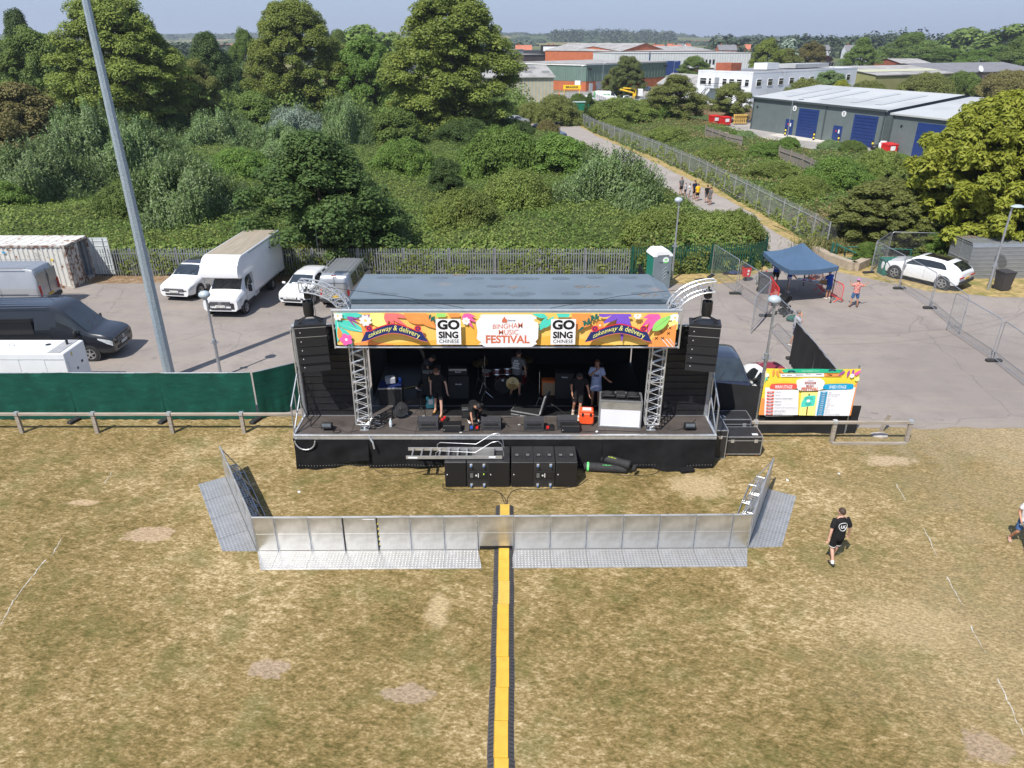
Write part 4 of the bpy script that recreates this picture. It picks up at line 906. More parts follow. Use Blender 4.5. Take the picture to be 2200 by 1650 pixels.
def brush(x0,x1,y0,y1,m): S.poly(Q([(x0,(y0+y1)/2),(x0+40,y0+8),(x0+150,y0),(x1-150,y0+3),(x1-15,y0+15),(x1,(y0+y1)/2),(x1-20,y1-8),(x1-160,y1),(x0+120,y1-6),(x0+10,y1-20)]),m,cl)
brush(345,875,395,515,mat('ink_brick',(.72,.10,.07),.5)); brush(1360,1950,432,550,mat('ink_blue',(.0,.32,.58),.5))
S.text('MAIN STAGE',*q(615,462),Wh,h=.13,w=.62,bold=.012); S.text('SHED STAGE',*q(1645,495),Wh,h=.12,w=.62,bold=.012)
S.text('BINGHAM',*q(1128,398),Mr,h=.09,w=.40,bold=.02); S.text('MUSIC',*q(1120,457),Mr,h=.085,w=.28,bold=.02); S.text('FESTIVAL',*q(1112,518),Tc,h=.14,w=.62,bold=.03); S.text('B festival',*q(1135,348),Nv,h=.035,w=.2)
Br=MATS['ink_brick']; Bl=MATS['ink_blue']
L1=[('12:00','DJ PIRATES'),('1PM','THE MOJOS'),('1:45PM','THE COUNCIL SURFRIDER EXPERIENCE'),('3PM','SUZANNA DUKE'),('4:15PM','THE SUNDOWNS'),('6PM','J TAYLOR & THE DIRTY LIARS LOVE COLLECTIVE'),('7:30PM','SIMON COLLINS TRIBUTE'),('9PM','UPTOWN FUNKTION')]
for k,(a,c) in enumerate(L1):
    x=348-11*k; y=557+61.5*k; S.poly(Q([(x-72,y+16),(x-60,y-14),(x+76,y-14),(x+64,y+18)]),Br); S.text(a,*q(x,y+1),Wh,h=.04,w=.11,bold=.02); S.k-=1
    u,v=q(x+92,y+4); S.text(c,u,v,Nv,h=.042,w=.0205*len(c),cx=False); S.k-=2
    S.poly(Q([(x-75,y+42),(x+480,y+46),(x+480,y+49),(x-75,y+45)]),mat('ink_cream',(.72,.72,.62),.6)); 
L2=[('12PM','A-BAR'),('12:45PM','EMPTY SUITCASE THEATRE'),('1:30PM','JOE & CURTIS WARD'),('2:15PM','KIRKSEY'),('3PM','HARPA'),('3:45PM','ECHOES'),('4:30PM','THE LAST VERONICA'),('5PM','RAVE'),('6PM','BURT & JIM SOUND'),('7:15PM','DJ HUSTON'),('8:30PM','THE LONG ROAD, SOUL STRANGERS')]
for k,(a,c) in enumerate(L2):
    x=1372-9.3*k; y=586+43.5*k; S.poly(Q([(x-72,y+12),(x-60,y-14),(x+78,y-13),(x+66,y+15)]),Bl); S.text(a,*q(x,y+1),Wh,h=.035,w=.11,bold=.02); S.k-=1
    u,v=q(x+94,y+4); S.text(c,u,v,Nv,h=.036,w=.019*len(c),cx=False); S.k-=2
S.mb.build('print',bd,fix=False)
# palisade fences
PALP=mat('palisade_weathered',(.36,.37,.375),.5,.4,.15,2); PALG=mat('palisade_steel',(.27,.285,.295),.5,.5,.15,3); PGR=mat('palisade_green',(.008,.075,.052),.5,.1,.2,2)
def palisade(name,lab,pts,mt,h=1.8,bay=2.75,sp=.155,grp=None,z0=0,step=None):
    t=thing(name,lab,'fence',pts[0]); base=Vector(pts[0]); rr=random.Random(4)
    for a,b_ in zip(pts,pts[1:]):
        a=Vector(a)-base; b_=Vector(b_)-base; d=b_-a; n=max(1,round(d.length/bay)); dn=d.normalized(); nr=Vector((-dn.y,dn.x,0)); an_=math.atan2(d.y,d.x)
        for k in range(n):
            p0=a+d*(k/n); p1=a+d*((k+1)/n); m=MB(); L_=(p1-p0).length; c=max(3,int(L_/sp)); R=RZ(an_)
            for i in range(c):
                p=p0+dn*(L_*(i+.5)/c); hh=h+rr.uniform(-.015,.015); wv=.034
                m.add([p-dn*wv+Vector((0,0,.05)),p+dn*wv+Vector((0,0,.05)),p+dn*wv+Vector((0,0,hh-.1)),p+dn*wv*.3+Vector((0,0,hh)),p-dn*wv*.3+Vector((0,0,hh)),p-dn*wv+Vector((0,0,hh-.1)),p-nr*.02+Vector((0,0,.05)),p-nr*.02+Vector((0,0,hh-.06))],[(0,1,2,3,4,5),(0,6,7,5),(6,1,2,7)],mt)
            for z in (.35,h-.35): m.box((p0+p1)/2+Vector((0,0,z))+nr*.03,(L_,.045,.045),mt,R)
            m.build('pale_panel',t,fix=False)
            m=MB(); m.box(p0+nr*.07+Vector((0,0,h/2)),(.1,.06,h),mt,R); m.build('post',t)
    return t
palisade('palisade_fence','grey steel palisade fence behind the parked cars and the stage',[(-26.6,44.0,0),(7.4,44.0,0)],PALG)
palisade('palisade_fence','green steel palisade fence overgrown by the hedge beside the grey toilet',[(7.5,44.05,0),(15.2,44.9,0),(16.6,46.2,0),(17.2,48.4,0)],PGR,1.9)
palisade('palisade_fence','long grey palisade fence following the right side of the path',[(p.x,p.y,0) for p in PF],PALP,2.1,2.75,.17)
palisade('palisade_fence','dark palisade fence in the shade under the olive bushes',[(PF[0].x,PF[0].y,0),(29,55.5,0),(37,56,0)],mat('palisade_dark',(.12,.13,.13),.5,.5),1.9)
# lamp posts and mast
LG=mat('lamp_dome',(.40,.46,.50),.3,.1,.06,4,coat=.3)
def mast():
    a=G(366,812); a=Vector((-15.04,28.8,0)); t=thing('light_mast','very tall tapered galvanised mast rising out of the top of the photo','mast',a)
    GALV=mat('galvanised_mast',(.30,.36,.40),.5,.45,.12,12,c2=(.40,.47,.52),amt=.55,c2s=20,soft=.1)
    m=MB(); m.tube((0,0,0),(0,0,9.2),.24,GALV,8,.185); m.build('lower_shaft',t); m=MB(); m.tube((0,0,9.0),(0,0,18),.180,GALV,8,.11); m.build('upper_shaft',t)
    m=MB(); m.box((0,0,17.9),(2.2,.1,.1),ALU)
    for x in (-.8,0,.8): m.box((x,-.2,17.8),(.5,.2,.4),BLK)
    m.build('floodlight',t)
mast()
def lamp(loc,h,lab,head='dome',collar=.45,tilt=(0,0),arm=0,r=.06):
    t=thing('lamp_post',lab,'lamp post',loc,0,'lamp posts around the car park'); m=MB(); e=Vector((tilt[0]*h,tilt[1]*h,h))
    m.tube((0,0,0),e*collar,r*1.15,ALU,10,r*1.1); m.tube(e*collar,e,r*.85,ALU,10,r*.75); m.build('pole',t,40)
    m=MB(); m.box(e*collar,(.32,.14,.03),ALU); m.tube(e*(collar-.02),e*(collar+.04),r*1.5,ALU,10); m.build('collar_bracket',t)
    if head=='dome':
        m=MB(); m.lathe([(.02,.19),(.12,.165),(.19,.10),(.215,0),(.19,-.05),(.1,-.13),(.07,-.2)],LG,e+Vector((-.05,0,.12)),18,sc=(1.15,1)); m.build('lamp_head',t,60)
    else:
        m=MB(); m.tube(e,e+Vector((.18,-.1,.08)),.03,ALU); m.lathe([(.02,.13),(.14,.11),(.24,.05),(.28,0),(.2,-.03),(.05,-.06)],LG,e+Vector((.22,-.12,.1)),18,sc=(1.4,1)); m.build('lamp_head',t,60)
ps=Vector((-12.84,28.9,0)); lamp(ps,ZAT(640,28.9),'lamp post behind the green scrim fence, in front of the white box van')
lamp((9.9,43.2,0),ZAT(435,43.2),'lamp post behind the grey portable toilet')
lamp((28.4,41.3,0),ZAT(447,41.3),'lamp post beside the black bin and the metal cages at the right',head='arm',r=.075,collar=.3)
a=Vector((9.55,24.9,0)); lamp(a,ZAT(652,24.9),'lamp post right beside the stage, rising behind the programme board',collar=.55,r=.055)
t=thing('thin_pole','thin grey pole standing in the dark tree behind the palisade fence','pole',(-12.2,44.6,0)); m=MB(); m.tube((0,0,0),(0,0,3.6),.04,ALU); m.build('pole',t); m=MB(); m.box((0,0,3.62),(.1,.1,.04),ALU); m.build('cap',t)
# container
CW=mat('container_white',(.56,.55,.51),.6,0,.06,2,c2=(.22,.11,.06),amt=.63,c2s=3.2,soft=.03,det=10)
CRU=mat('container_rusty',(.46,.43,.39),.7,0,.1,2,c2=(.16,.08,.05),amt=.52,c2s=4.,soft=.06,det=10)
CIN=mat('container_inside',(.30,.33,.35),.7,0,.15,3)
PRU=CRU
def container():
    # front right corner at (-26.2,41.7); long side runs to the left
    t=thing('shipping_container','rusty white shipping container with one door swung open','container',(-26.2,41.55,0),.0)
    Lc,Wc,Hc=6.06,2.44,2.6
    def corr(p0,p1,nr,name,lab=None,mt=CW,z0=.12,z1=Hc-.08):
        m=MB(); d=Vector(p1)-Vector(p0); n=int(d.length/.28); pr=[]
        for k in range(n):
            for f,o in ((0,0),(.3,0),(.45,.04),(.8,.04),(.98,0)): pr.append((Vector(p0)+d*((k+f)/n)+Vector(nr)*-o))
        pr.append(Vector(p1)); vs=[(p.x,p.y,z0) for p in pr]+[(p.x,p.y,z1) for p in pr]; N_=len(pr)
        m.add(vs,[(i,i+1,N_+i+1,N_+i) for i in range(N_-1)],mt); m.build(name,t,fix=False)
    corr((-Lc,0,0),(0,0,0),(0,-1,0),'side_wall'); corr((-Lc,Wc,0),(0,Wc,0),(0,1,0),'side_wall',mt=CIN)
    m=MB(); m.box((-Lc/2,Wc/2,.08),(Lc,Wc,.14),CRU); m.box((-Lc,Wc/2,Hc/2),(.06,Wc,Hc),CW); m.build('floor',t)
    m=MB(); N_=22; 
    for k in range(N_): m.box((-Lc+Lc*(k+.5)/N_,Wc/2,Hc-.02+(.012 if k%2 else 0)),(Lc/N_-.01,Wc-.1,.03),CW)
    m.build('roof',t)
    m=MB()
    for x in (-Lc+.04,-.04):
        for y in (.02,Wc-.02): m.box((x,y,Hc/2),(.12,.12,Hc),CRU)
    for y in (-.0,Wc): m.box((-Lc/2,y,Hc-.05),(Lc,.09,.1),CRU); m.box((-Lc/2,y,.08),(Lc,.09,.16),CRU)
    m.box((0,Wc/2,Hc-.06),(.1,Wc,.12),CRU); m.build('frame',t)
    def door(c,w,rz,name_lab,mt):
        m=MB(); R=RZ(rz); c=Vector(c)
        m.box(c+Vector((0,0,Hc/2)),(w,.05,Hc-.3),mt,R)
        for z in (.45,.75,1.3,1.42,1.95,2.25): m.box(c+R@Vector((0,-.03,0))+Vector((0,0,z)),(w-.1,.03,.05),mt,R)
        d=m.build('door',t); d['label']=name_lab
        m=MB()
        for x in (-w*.25,w*.25): m.tube(c+R@Vector((x,-.06,.15)),c+R@Vector((x,-.06,Hc-.15)),.018,ALU)
        m.build('lock_bar',d)
    door((.03,.62,0),1.2,math.pi/2,'rust streaked closed door',CRU)
    door((.62,Wc+.03,0),1.2,.03,'open door with pale ribbed inner face',mat('container_door_inner',(.50,.54,.54),.5,0,.05,1))
    m=MB(); m.box((-.9,-.05,1.75),(.12,.01,.16),mat('warning_yellow',(.7,.5,.05),.5)); m.box((-3.6,-.05,2.2),(.2,.01,.1),mat('blue_sticker',(.05,.3,.5),.5))
    for k,s in enumerate(('CRXU','298','2210')): text(m,s,(-1.7,-.05,2.15-.16*k),(1,0,0),(0,0,1),mat('stencil_grey',(.25,.24,.23),.7),h=.1)
    m.build('container_sticker',t)
    m=MB(); m.box((-1.0,1.5,.7),(1.0,1.0,1.2),mat('blue_tarp',(.02,.04,.1),.7),bev=.1); o=m.build('covered_load'); o.location=(-26.2,41.55,.1); tag(o,'dark blue covered load standing inside the open container','load')
container()
# generator
def generator():
    t=thing('generator','white box generator behind the green scrim fence at the left','generator',(-20.15,27.55,0),math.atan2(-.95,.0)*0+.0)
    GW=mat('generator_white',(.74,.75,.76),.35,0,.04,2,coat=.2); L_,D,h=4.1,1.5,1.95
    m=MB(); m.box((0,0,h/2+.12),(L_,D,h-.12),GW,bev=.03); m.build('housing',t)
    m=MB(); m.box((1.62,0,h+.075),(.5,D-.1,.02),mat('grille_grey',(.32,.32,.32),.5)); 
    m.build('roof_grille',t)
    m=MB(); m.lathe([(.11,0),(.11,.015)],BLK,(.9,.2,h+.065),12); m.build('filler_cap',t); m=MB(); m.path([(-.6,.05,h+.06),(-.6,.05,h+.14),(-.5,.05,h+.18),(-.42,.05,h+.14),(-.42,.05,h+.06)],.015,ALU); m.build('lifting_eye',t)
    m=MB(); m.tube((1.7,.2,h),(1.7,.2,h+.3),.05,BLK); m.build('exhaust',t)
    for x,w in ((-1.3,.8),(-.3,.9),(.75,.9)):
        m=MB(); m.box((x,-D/2-.006,1.05),(w,.012,1.35),GW); d=m.build('access_door',t); m=MB(); m.box((x+w*.3,-D/2-.02,1.1),(.1,.02,.12),BLK); m.build('handle',d)
        m=MB()
        for k in range(5): m.box((x-.2+k*.08,-D/2-.015,.75),(.04,.01,.18),MATS['grille_grey'])
        m.build('vent',d)
    m=MB(); m.box((L_/2+.006,-.35,1.2),(.012,.5,1.0),GW); m.box((L_/2+.012,-.1,1.1),(.012,.1,.1),BLK); m.box((L_/2+.012,.3,1.25),(.012,.1,.1),BLK); m.box((L_/2+.012,-.25,1.8),(.01,.07,.14),MATS['warning_yellow']); m.build('end_panel',t)
    m=MB(); m.box((0,-D/2-.008,h-.2),(L_-.1,.01,.015),ALU); m.build('seam',t)
generator()
# portable toilets
def toilet(loc,rz,mb_,roofm,lab):
    t=thing('portable_toilet',lab,'portable toilet',loc,rz)
    m=MB(); m.box((0,.06,1.05),(1.1,1.05,2.1),mat('toilet_green',(.01,.17,.12),.4,0,.1,2),bev=.03); m.build('cabin',t); m=MB(); m.box((0,-.53,1.05),(1.12,.12,2.12),mb_,bev=.03); m.build('front_wall',t)
    m=MB(); pr=[(-.60,2.0),(-.57,2.12),(-.35,2.32),(.35,2.32),(.57,2.12),(.60,2.0)]; m.prism(pr,'y',-.6,.62,roofm); 
    m.build('roof',t,40)
    m=MB(); m.prism([(-.42,.1),(.42,.1),(.42,1.95),(.33,2.1),(-.33,2.1),(-.42,1.95)],'y',-.6,-.575,mb_); d=m.build('door',t)
    m=MB(); 
    for k in range(4): m.path([(.0+.05*k*.4,-.61,1.15-.2*k),(.12,-.61,1.3-.2*k),(.28,-.61,1.38-.2*k)],.012,mat('moulded_pale',(.35,.38,.4),.5),5)
    m.path([(-.25,-.61,1.7),(-.12,-.61,1.64),(0,-.61,1.7)],.012,BLK,4); m.build('moulding',d)
    m=MB(); m.lathe([(.19,-.004),(.19,.004)],WHT,(.16,-.61,1.78),20,RX(math.pi/2)); m.prism([(.0,1.7),(.05,1.64),(.16,1.60),(.27,1.64),(.32,1.7)],'y',-.622,-.616,mat('sticker_green',(.15,.6,.12),.5)); m.prism([(.07,1.78),(.11,1.88),(.16,1.84),(.21,1.9),(.26,1.78)],'y',-.622,-.616,MATS['sticker_green']); m.build('round_sticker',d)
    m=MB(); m.box((.36,-.62,1.05),(.06,.03,.12),BLK); m.build('handle',d)
    m=MB(); m.tube((-.3,.35,2.3),(-.3,.35,2.42),.05,roofm); m.build('vent_pipe',t)
toilet((8.75,41.9,0),.2,mat('toilet_grey',(.15,.185,.205),.5,0,.08,2),mat('toilet_roof',(.75,.76,.75),.4,0,.04,2),'grey and green portable toilet with a white roof and round green sticker')
# ---------------- vehicles
TYR=mat('tyre',(.018,.018,.018),.85,0,.2,6); RIM=mat('wheel_rim',(.45,.46,.47),.35,.7); LAMP=mat('lamp_lens',(.55,.58,.6),.12,.1,.2,9,spec=.9); RLAMP=mat('rear_lamp',(.35,.01,.01),.2,0,.3,6)
PLT=mat('plate_white',(.75,.75,.72),.4); PLY=mat('plate_yellow',(.75,.48,.06),.4); DPL=mat('dark_plastic',(.028,.028,.03),.6,0,.2,6); PANO=glassy('sunroof_glass',(.02,.017,.02),.12)
WSG=glassy('windscreen_glass',(.022,.03,.036),.05)
def lerp(a,b,t): return a+(b-a)*t
def prof(keys,x):
    if x<=keys[0][0]: return keys[0][1:]
    for a,b in zip(keys,keys[1:]):
        if x<=b[0]:
            t=(x-a[0])/(b[0]-a[0]) if b[0]>a[0] else 1; return tuple(lerp(p,q,t) for p,q in zip(a[1:],b[1:]))
    return keys[-1][1:]
def vehicle(name,lab,cat,loc,rz,keys,L,W,paint,wheels,wr=.33,glass_side=None,glass_front=None,glass_rear=None,sunroof=None,lower=DPL,plate='AB12 CDE',front='grille',
            lights=None,belt_frac=.97,mirror=None,rear=False,mirror_mat=None,group=None,rails=False,badge=None,ww=.2,doorlines=None,crease=True,side_up=None,roofribs=None,plate_y=False,handles=None):
    """keys: (x, z_bottom, z_belt, z_top, half width scale at top, half width scale overall); x from rear 0 to L front"""
    t=thing(name,lab,cat,loc,rz,group); hw=W/2
    xs=[0,.03,.1,.2]; n=int(L/.16); xs+=[L*k/n for k in range(1,n)]; xs+=[L-.2,L-.1,L-.03,L]; xs=sorted(set(round(x,3) for x in xs if 0<=x<=L))
    rings=[]
    for x in xs:
        zb,zbelt,zt,ts,ws=prof(keys,x); w_=hw*ws; wt=hw*ts; zbelt=min(zbelt,zt-.02)
        half=[(w_*.86,zb),(w_*.97,zb+.10),(w_,zb+.28),(w_*.995,lerp(zb+.28,zbelt,.5)),(w_*.985,zbelt-.06),(w_*belt_frac,zbelt),(lerp(w_*belt_frac,wt,.92),lerp(zbelt,zt,.86)),(wt*.93,zt-.012),(wt*.6,zt+.012),(0,zt+.02)]
        ring=[(x-L/2,y,z) for y,z in half]+[(x-L/2,-y,z) for y,z in half[-2::-1]]
        rings.append(ring)
    m=MB(); nn=len(rings[0])
    vs=[p for r_ in rings for p in r_]
    fb=[];fl=[];
    for i in range(len(rings)-1):
        for k in range(nn):
            f=(i*nn+k,i*nn+(k+1)%nn,(i+1)*nn+(k+1)%nn,(i+1)*nn+k)
            (fl if (k in (0,nn-2,nn-1)) else fb).append(f)
    fb+= [tuple(range(nn-1,-1,-1)),tuple(range((len(rings)-1)*nn,len(rings)*nn))]
    m.add(vs,fb,paint); m.add(vs,fl,lower); body=m.build('body',t,38)
    def P(x,yfrac,zf,off=.008,side=0):
        """point on the body: zf 0 belt .. 1 roof edge"""
        zb,zbelt,zt,ts,ws=prof(keys,x); w_=hw*ws*belt_frac; wt=hw*ts; y=lerp(w_,lerp(w_,wt,.92),zf); z=lerp(zbelt,lerp(zbelt,zt,.86),zf)
        return Vector((x-L/2,side*(y+off),z))
    def T(x,yf,off=.01):
        zb,zbelt,zt,ts,ws=prof(keys,x); wt=hw*ts; return Vector((x-L/2,wt*yf,zt+.02-.02*abs(yf)+off))
    def topglass(nm,x0,x1,y0f,mt,no=6,yy=None):
        m=MB(); vs=[];fs=[];K=8
        for i in range(K+1):
            x=lerp(x0,x1,i/K)
            for j in range(no+1):
                yf=lerp(-y0f,y0f,j/no); p=T(x,yf); 
                zb,zbelt,zt,ts,ws=prof(keys,x)
                if abs(yf)>.93: p.z-=(abs(yf)-.93)*1.2
                vs.append(p)
        for i in range(K):
            for j in range(no): k=i*(no+1)+j; fs.append((k,k+1,k+no+2,k+no+1))
        m.add(vs,fs,mt); o=m.build(nm,t,50); return o
    if glass_front: topglass('windscreen',glass_front[0],glass_front[1],.93,WSG); 
    if glass_front:
        m=MB()
        for s in (-.4,.25): a=T(glass_front[1]-.05,s,.02); b_=T(lerp(*glass_front[:2],.6),s+.35,.02); m.tube(a,b_,.008,BLK,4)
        m.build('wiper',t)
    if glass_rear: topglass('rear_window',glass_rear[0],glass_rear[1],.85,GLS)
    if sunroof: topglass('sunroof',sunroof[0],sunroof[1],.82,PANO)
    for w_ in (glass_side or []):
        for s in (-1,1):
            m=MB(); xa,xb,ta,tb=w_[:4]; z0,z1=(.06,.93) if len(w_)<5 else w_[4:6]
            lo=[];hi=[];K=14
            for k in range(K+1):
                x=lerp(xa,xb,k/K); f=min(1,(x-xa)/max(ta,.01)+.02,(xb-x)/max(tb,.01)+.02); f=math.sqrt(max(0,f)*(2-min(1,f))) if f<1 else 1; lo.append(P(x,0,z0,.01,s)); hi.append(P(x,0,lerp(z0,z1,f),.01,s))
            m.add(lo+hi,[(k,k+1,K+k+2,K+k+1) for k in range(K)],GLS); m.build('side_window',t,fix=False)
    # wheels and arches
    for x in wheels:
        for s in (-1,1):
            zb,zbelt,zt,ts,ws=prof(keys,x); y=s*(hw*ws)
            ar=MB(); ar.lathe([(wr*1.17,-.05),(wr*1.17,.006),(wr*.9,.006)],DPL,(x-L/2,y,wr),22,RX(-s*math.pi/2)); ar.build('wheel_arch',t)
            m=MB(); R=RX(-s*math.pi/2); m.lathe([(wr*.6,-ww+.03),(wr*.97,-ww+.03),(wr,-ww+.06),(wr,.0),(wr*.95,.03),(wr*.66,.03),(wr*.62,.01)],TYR,(x-L/2,y-s*.0,wr),22,R); wh=m.build('wheel',t,50)
            m=MB(); 
            for k in range(5): 
                a=6.283*k/5+.3; c=Vector((x-L/2,y+s*.028,wr)); m.tube(c,c+Vector((math.cos(a)*wr*.62,0,math.sin(a)*wr*.62)),wr*.11,RIM,4)
            m.lathe([(wr*.66,.0),(wr*.66,.034),(wr*.58,.034),(wr*.56,.005)],RIM,(x-L/2,y,wr),22,R); m.lathe([(wr*.16,0),(wr*.16,.045)],RIM,(x-L/2,y,wr),12,R); m.build('rim',wh,40)
    # front and rear furniture
    zb,zbelt,zt,ts,ws=prof(keys,L); fx=L/2+.012
    def face(sx,name_,y,z,w,h,mt,rzv=0,tilt=0,dep=.05,x=None,par=None):
        m=MB(); X=(fx if sx>0 else -fx) if x is None else x
        m.box((X,y,z),(dep,w,h),mt,RZ(rzv)@RY(tilt),bev=.012); return m.build(name_,par or t)
    if front:
        gz,gw,gh,gm=front if isinstance(front,tuple) else (lerp(zb,zt,.72),W*.5,.16,DPL)
        gr=face(1,'grille',0,gz,gw,gh,gm,0,0,.05)
        m=MB()
        for k in range(3): m.box((fx+.03,0,gz-gh*.32+k*gh*.32),(.012,gw*.96,.012),ALU)
        m.build('grille_bar',gr)
        face(1,'lower_intake',0,zb+.13,W*.55,.1,DPL,0,0,.05)
        pf=face(1,'number_plate',0,zb+.27,.52,.12,PLT,0,0,.02,x=fx+.035)
        m=MB(); text(m,plate,(fx+.047,0,zb+.27),(0,1,0),(0,0,1),BLK,h=.075,w=.46,bold=.02); m.build('lettering',pf)
        if badge:
            m=MB(); c=Vector((fx+.045,0,gz+.0)); m.path([c+Vector((0,.085*math.cos(a*.349),.085*math.sin(a*.349))) for a in range(19)],.009,ALU2,5)
            for a,b_ in (((-.05,.06),(0,.0)),((0,0),(.05,.06)),((-.07,.02),(-.03,-.06)),((-.03,-.06),(0,-.01)),((0,-.01),(.03,-.06)),((.03,-.06),(.07,.02))): m.tube(c+Vector((0,a[0],a[1])),c+Vector((0,b_[0],b_[1])),.007,ALU2,4)
            m.build('badge',gr)
    if lights:
        lz,lw,lh,ly,lr=lights
        for s in (-1,1):
            m=MB(); lo=[];hi=[]
            for x,k in ((L-.62,.25),(L-.42,.6),(L-.25,.9),(L-.1,1),(L-.02,1)):
                zb_,zl,zt_,ts_,ws_=prof(keys,x); z1=min(zl,zt_-.02)-.045; lo.append((x-L/2,s*(hw*ws_*.99+.014),z1-lh*1.15*k)); hi.append((x-L/2,s*(hw*ws_*.985+.012),z1))
            x_,y_,z_=hi[-1]; lo.append((L/2+.014,s*hw*.50,lo[-1][2]+.03)); hi.append((L/2+.014,s*hw*.50,z_-.01)); k=len(lo)
            m.add(lo+hi,[(i,i+1,k+i+1,k+i) for i in range(k-1)],LAMP); hl=m.build('headlight',t,fix=False)
            m=MB(); m.add([(L/2+.02,s*hw*.74,lo[-1][2]+.0),(L/2+.02,s*hw*.56,lo[-1][2]+.0),(L/2+.02,s*hw*.56,z_-.05),(L/2+.02,s*hw*.74,z_-.05)],[(0,1,2,3)],DPL); m.build('lens',hl)
    rzb=prof(keys,0)
    for s in (-1,1):
        m=MB(); m.box((-L/2-.01,s*hw*rzb[4]*.86,lerp(rzb[0],rzb[1],.8)),(.06,.13 if not isinstance(rear,tuple) else rear[0],.3 if not isinstance(rear,tuple) else rear[1]),RLAMP,bev=.02); m.build('rear_light',t)
    if rear:
        pr=MB(); pr.box((-L/2-.025,0,rzb[0]+.33),(.02,.5,.115),PLY); o=pr.build('number_plate',t); m=MB(); text(m,plate,(-L/2-.037,0,rzb[0]+.33),(0,-1,0),(0,0,1),BLK,h=.075,w=.44,bold=.02); m.build('lettering',o)
        m=MB(); m.box((-L/2-.02,0,rzb[0]+.12),(.08,W*.9,.2),lower,bev=.03); m.build('rear_bumper',t)
    if mirror:
        for s in (-1,1):
            p=P(mirror[0],0,mirror[1],.0,s); m=MB(); m.tube(p,p+Vector((.02,s*.14,.02)),.025,DPL,5); m.box(p+Vector((.0,s*.2,.03)),(.1,.2,mirror[2]),mirror_mat or paint,RZ(s*.15),bev=.035); m.build('door_mirror',t,50)
    for x in (doorlines or []):
        for s in (-1,1):
            pts=[]
            for f in (.12,.3,.5,.75,1.0):
                zb,zbelt,zt,ts,ws=prof(keys,x); z=lerp(zb+.1,zbelt,f); pts.append((x-L/2,s*(hw*ws*(1.002 if f<.9 else belt_frac+.003)),z))
            m=MB(); m.path(pts,.006,BLK,4); m.build('door_seam',t)
    for x in (handles or []):
        for s in (-1,1): zb,zbelt,zt,ts,ws=prof(keys,x); m=MB(); m.box((x-L/2,s*(hw*ws+.012),zbelt-.14),(.18,.03,.03),DPL); m.build('door_handle',t)
    if roofribs:
        m=MB()
        for k in range(7): m.box(((roofribs[0]+roofribs[1])/2-L/2,(-.54+.18*k)*W*.82,prof(keys,(roofribs[0]+roofribs[1])/2)[2]+.018),(roofribs[1]-roofribs[0],.05,.016),paint)
        m.build('roof_rib',t)
    return t,P,T
def at(x,y,z=0): return (x,y,z)
WP=mat('car_white',(.68,.69,.70),.22,0,.03,1,coat=.6); SIL=mat('silver_van_paint',(.36,.37,.385),.3,.5,.06,1,coat=.5); ANTH=mat('anthracite_paint',(.018,.020,.025),.25,.3,.1,1,coat=.8)
# key tables (rear 0 -> front L)
SUVK=[(0,.45,.98,1.04,.76,.80),(.05,.36,1.08,1.16,.78,.90),(.18,.3,1.13,1.28,.76,.96),(.42,.28,1.15,1.44,.72,.99),(.75,.24,1.15,1.56,.69,1),(1.2,.24,1.14,1.64,.68,1),(1.9,.24,1.11,1.68,.69,1),(2.5,.24,1.08,1.65,.69,1),(2.8,.24,1.06,1.58,.70,1),(3.35,.24,1.04,1.22,.80,1),(3.6,.24,1.0,1.11,.86,1),(4.3,.26,.92,1.0,.86,.98),(4.62,.30,.86,.93,.78,.92),(4.75,.34,.78,.85,.70,.84)]
HAT=[(0,.45,.9,.95,.74,.84),(.08,.36,.96,1.05,.78,.93),(.5,.26,.98,1.34,.68,.99),(1.1,.2,.96,1.44,.66,1),(2.0,.2,.93,1.45,.68,1),(2.45,.2,.92,1.38,.68,1),(3.05,.2,.90,1.0,.80,1),(3.2,.2,.88,.96,.84,1),(3.9,.22,.80,.86,.82,.97),(4.15,.26,.72,.78,.74,.91),(4.28,.30,.64,.70,.66,.82)]
def head(a,b): # heading angle from rear to front
    d=b-a; return math.atan2(d.y,d.x)
# white 4x4 with a dark roof
f1=Vector((-20.2,39.35,0)); c=Vector((-18.9,41.4,0)); 
r=math.radians(-90-8)
vehicle('parked_car','large white four by four with a dark glass roof beside the box van','car',(-18.75,41.4,0),r,SUVK,4.75,2.0,WP,[.88,3.75],.39,[(.85,3.25,.42,.62,.10,.86)],(2.72,3.42),None,(.75,2.55),DPL,'MA24 RXD',(.70,1.15,.17,DPL),(.80,.5,.12,.70,.45),mirror=(3.15,.1,.17),mirror_mat=BLK,doorlines=[1.98,3.2],group='cars parked along the grey palisade fence')
# white hatchback
vehicle('parked_car','white hatchback between the box van and the silver van','car',(-11.85,40.2,0),math.radians(-90-9),HAT,4.28,1.82,WP,[.8,3.42],.32,[(.75,1.5,.35,.05),(1.57,2.85,.05,.45)],(2.5,3.1),None,None,DPL,'KT64 YWW',(.56,.62,.1,DPL),(.62,.42,.15,.66,.5),mirror=(2.85,.08,.14),doorlines=[1.53,2.9],group='cars parked along the grey palisade fence')
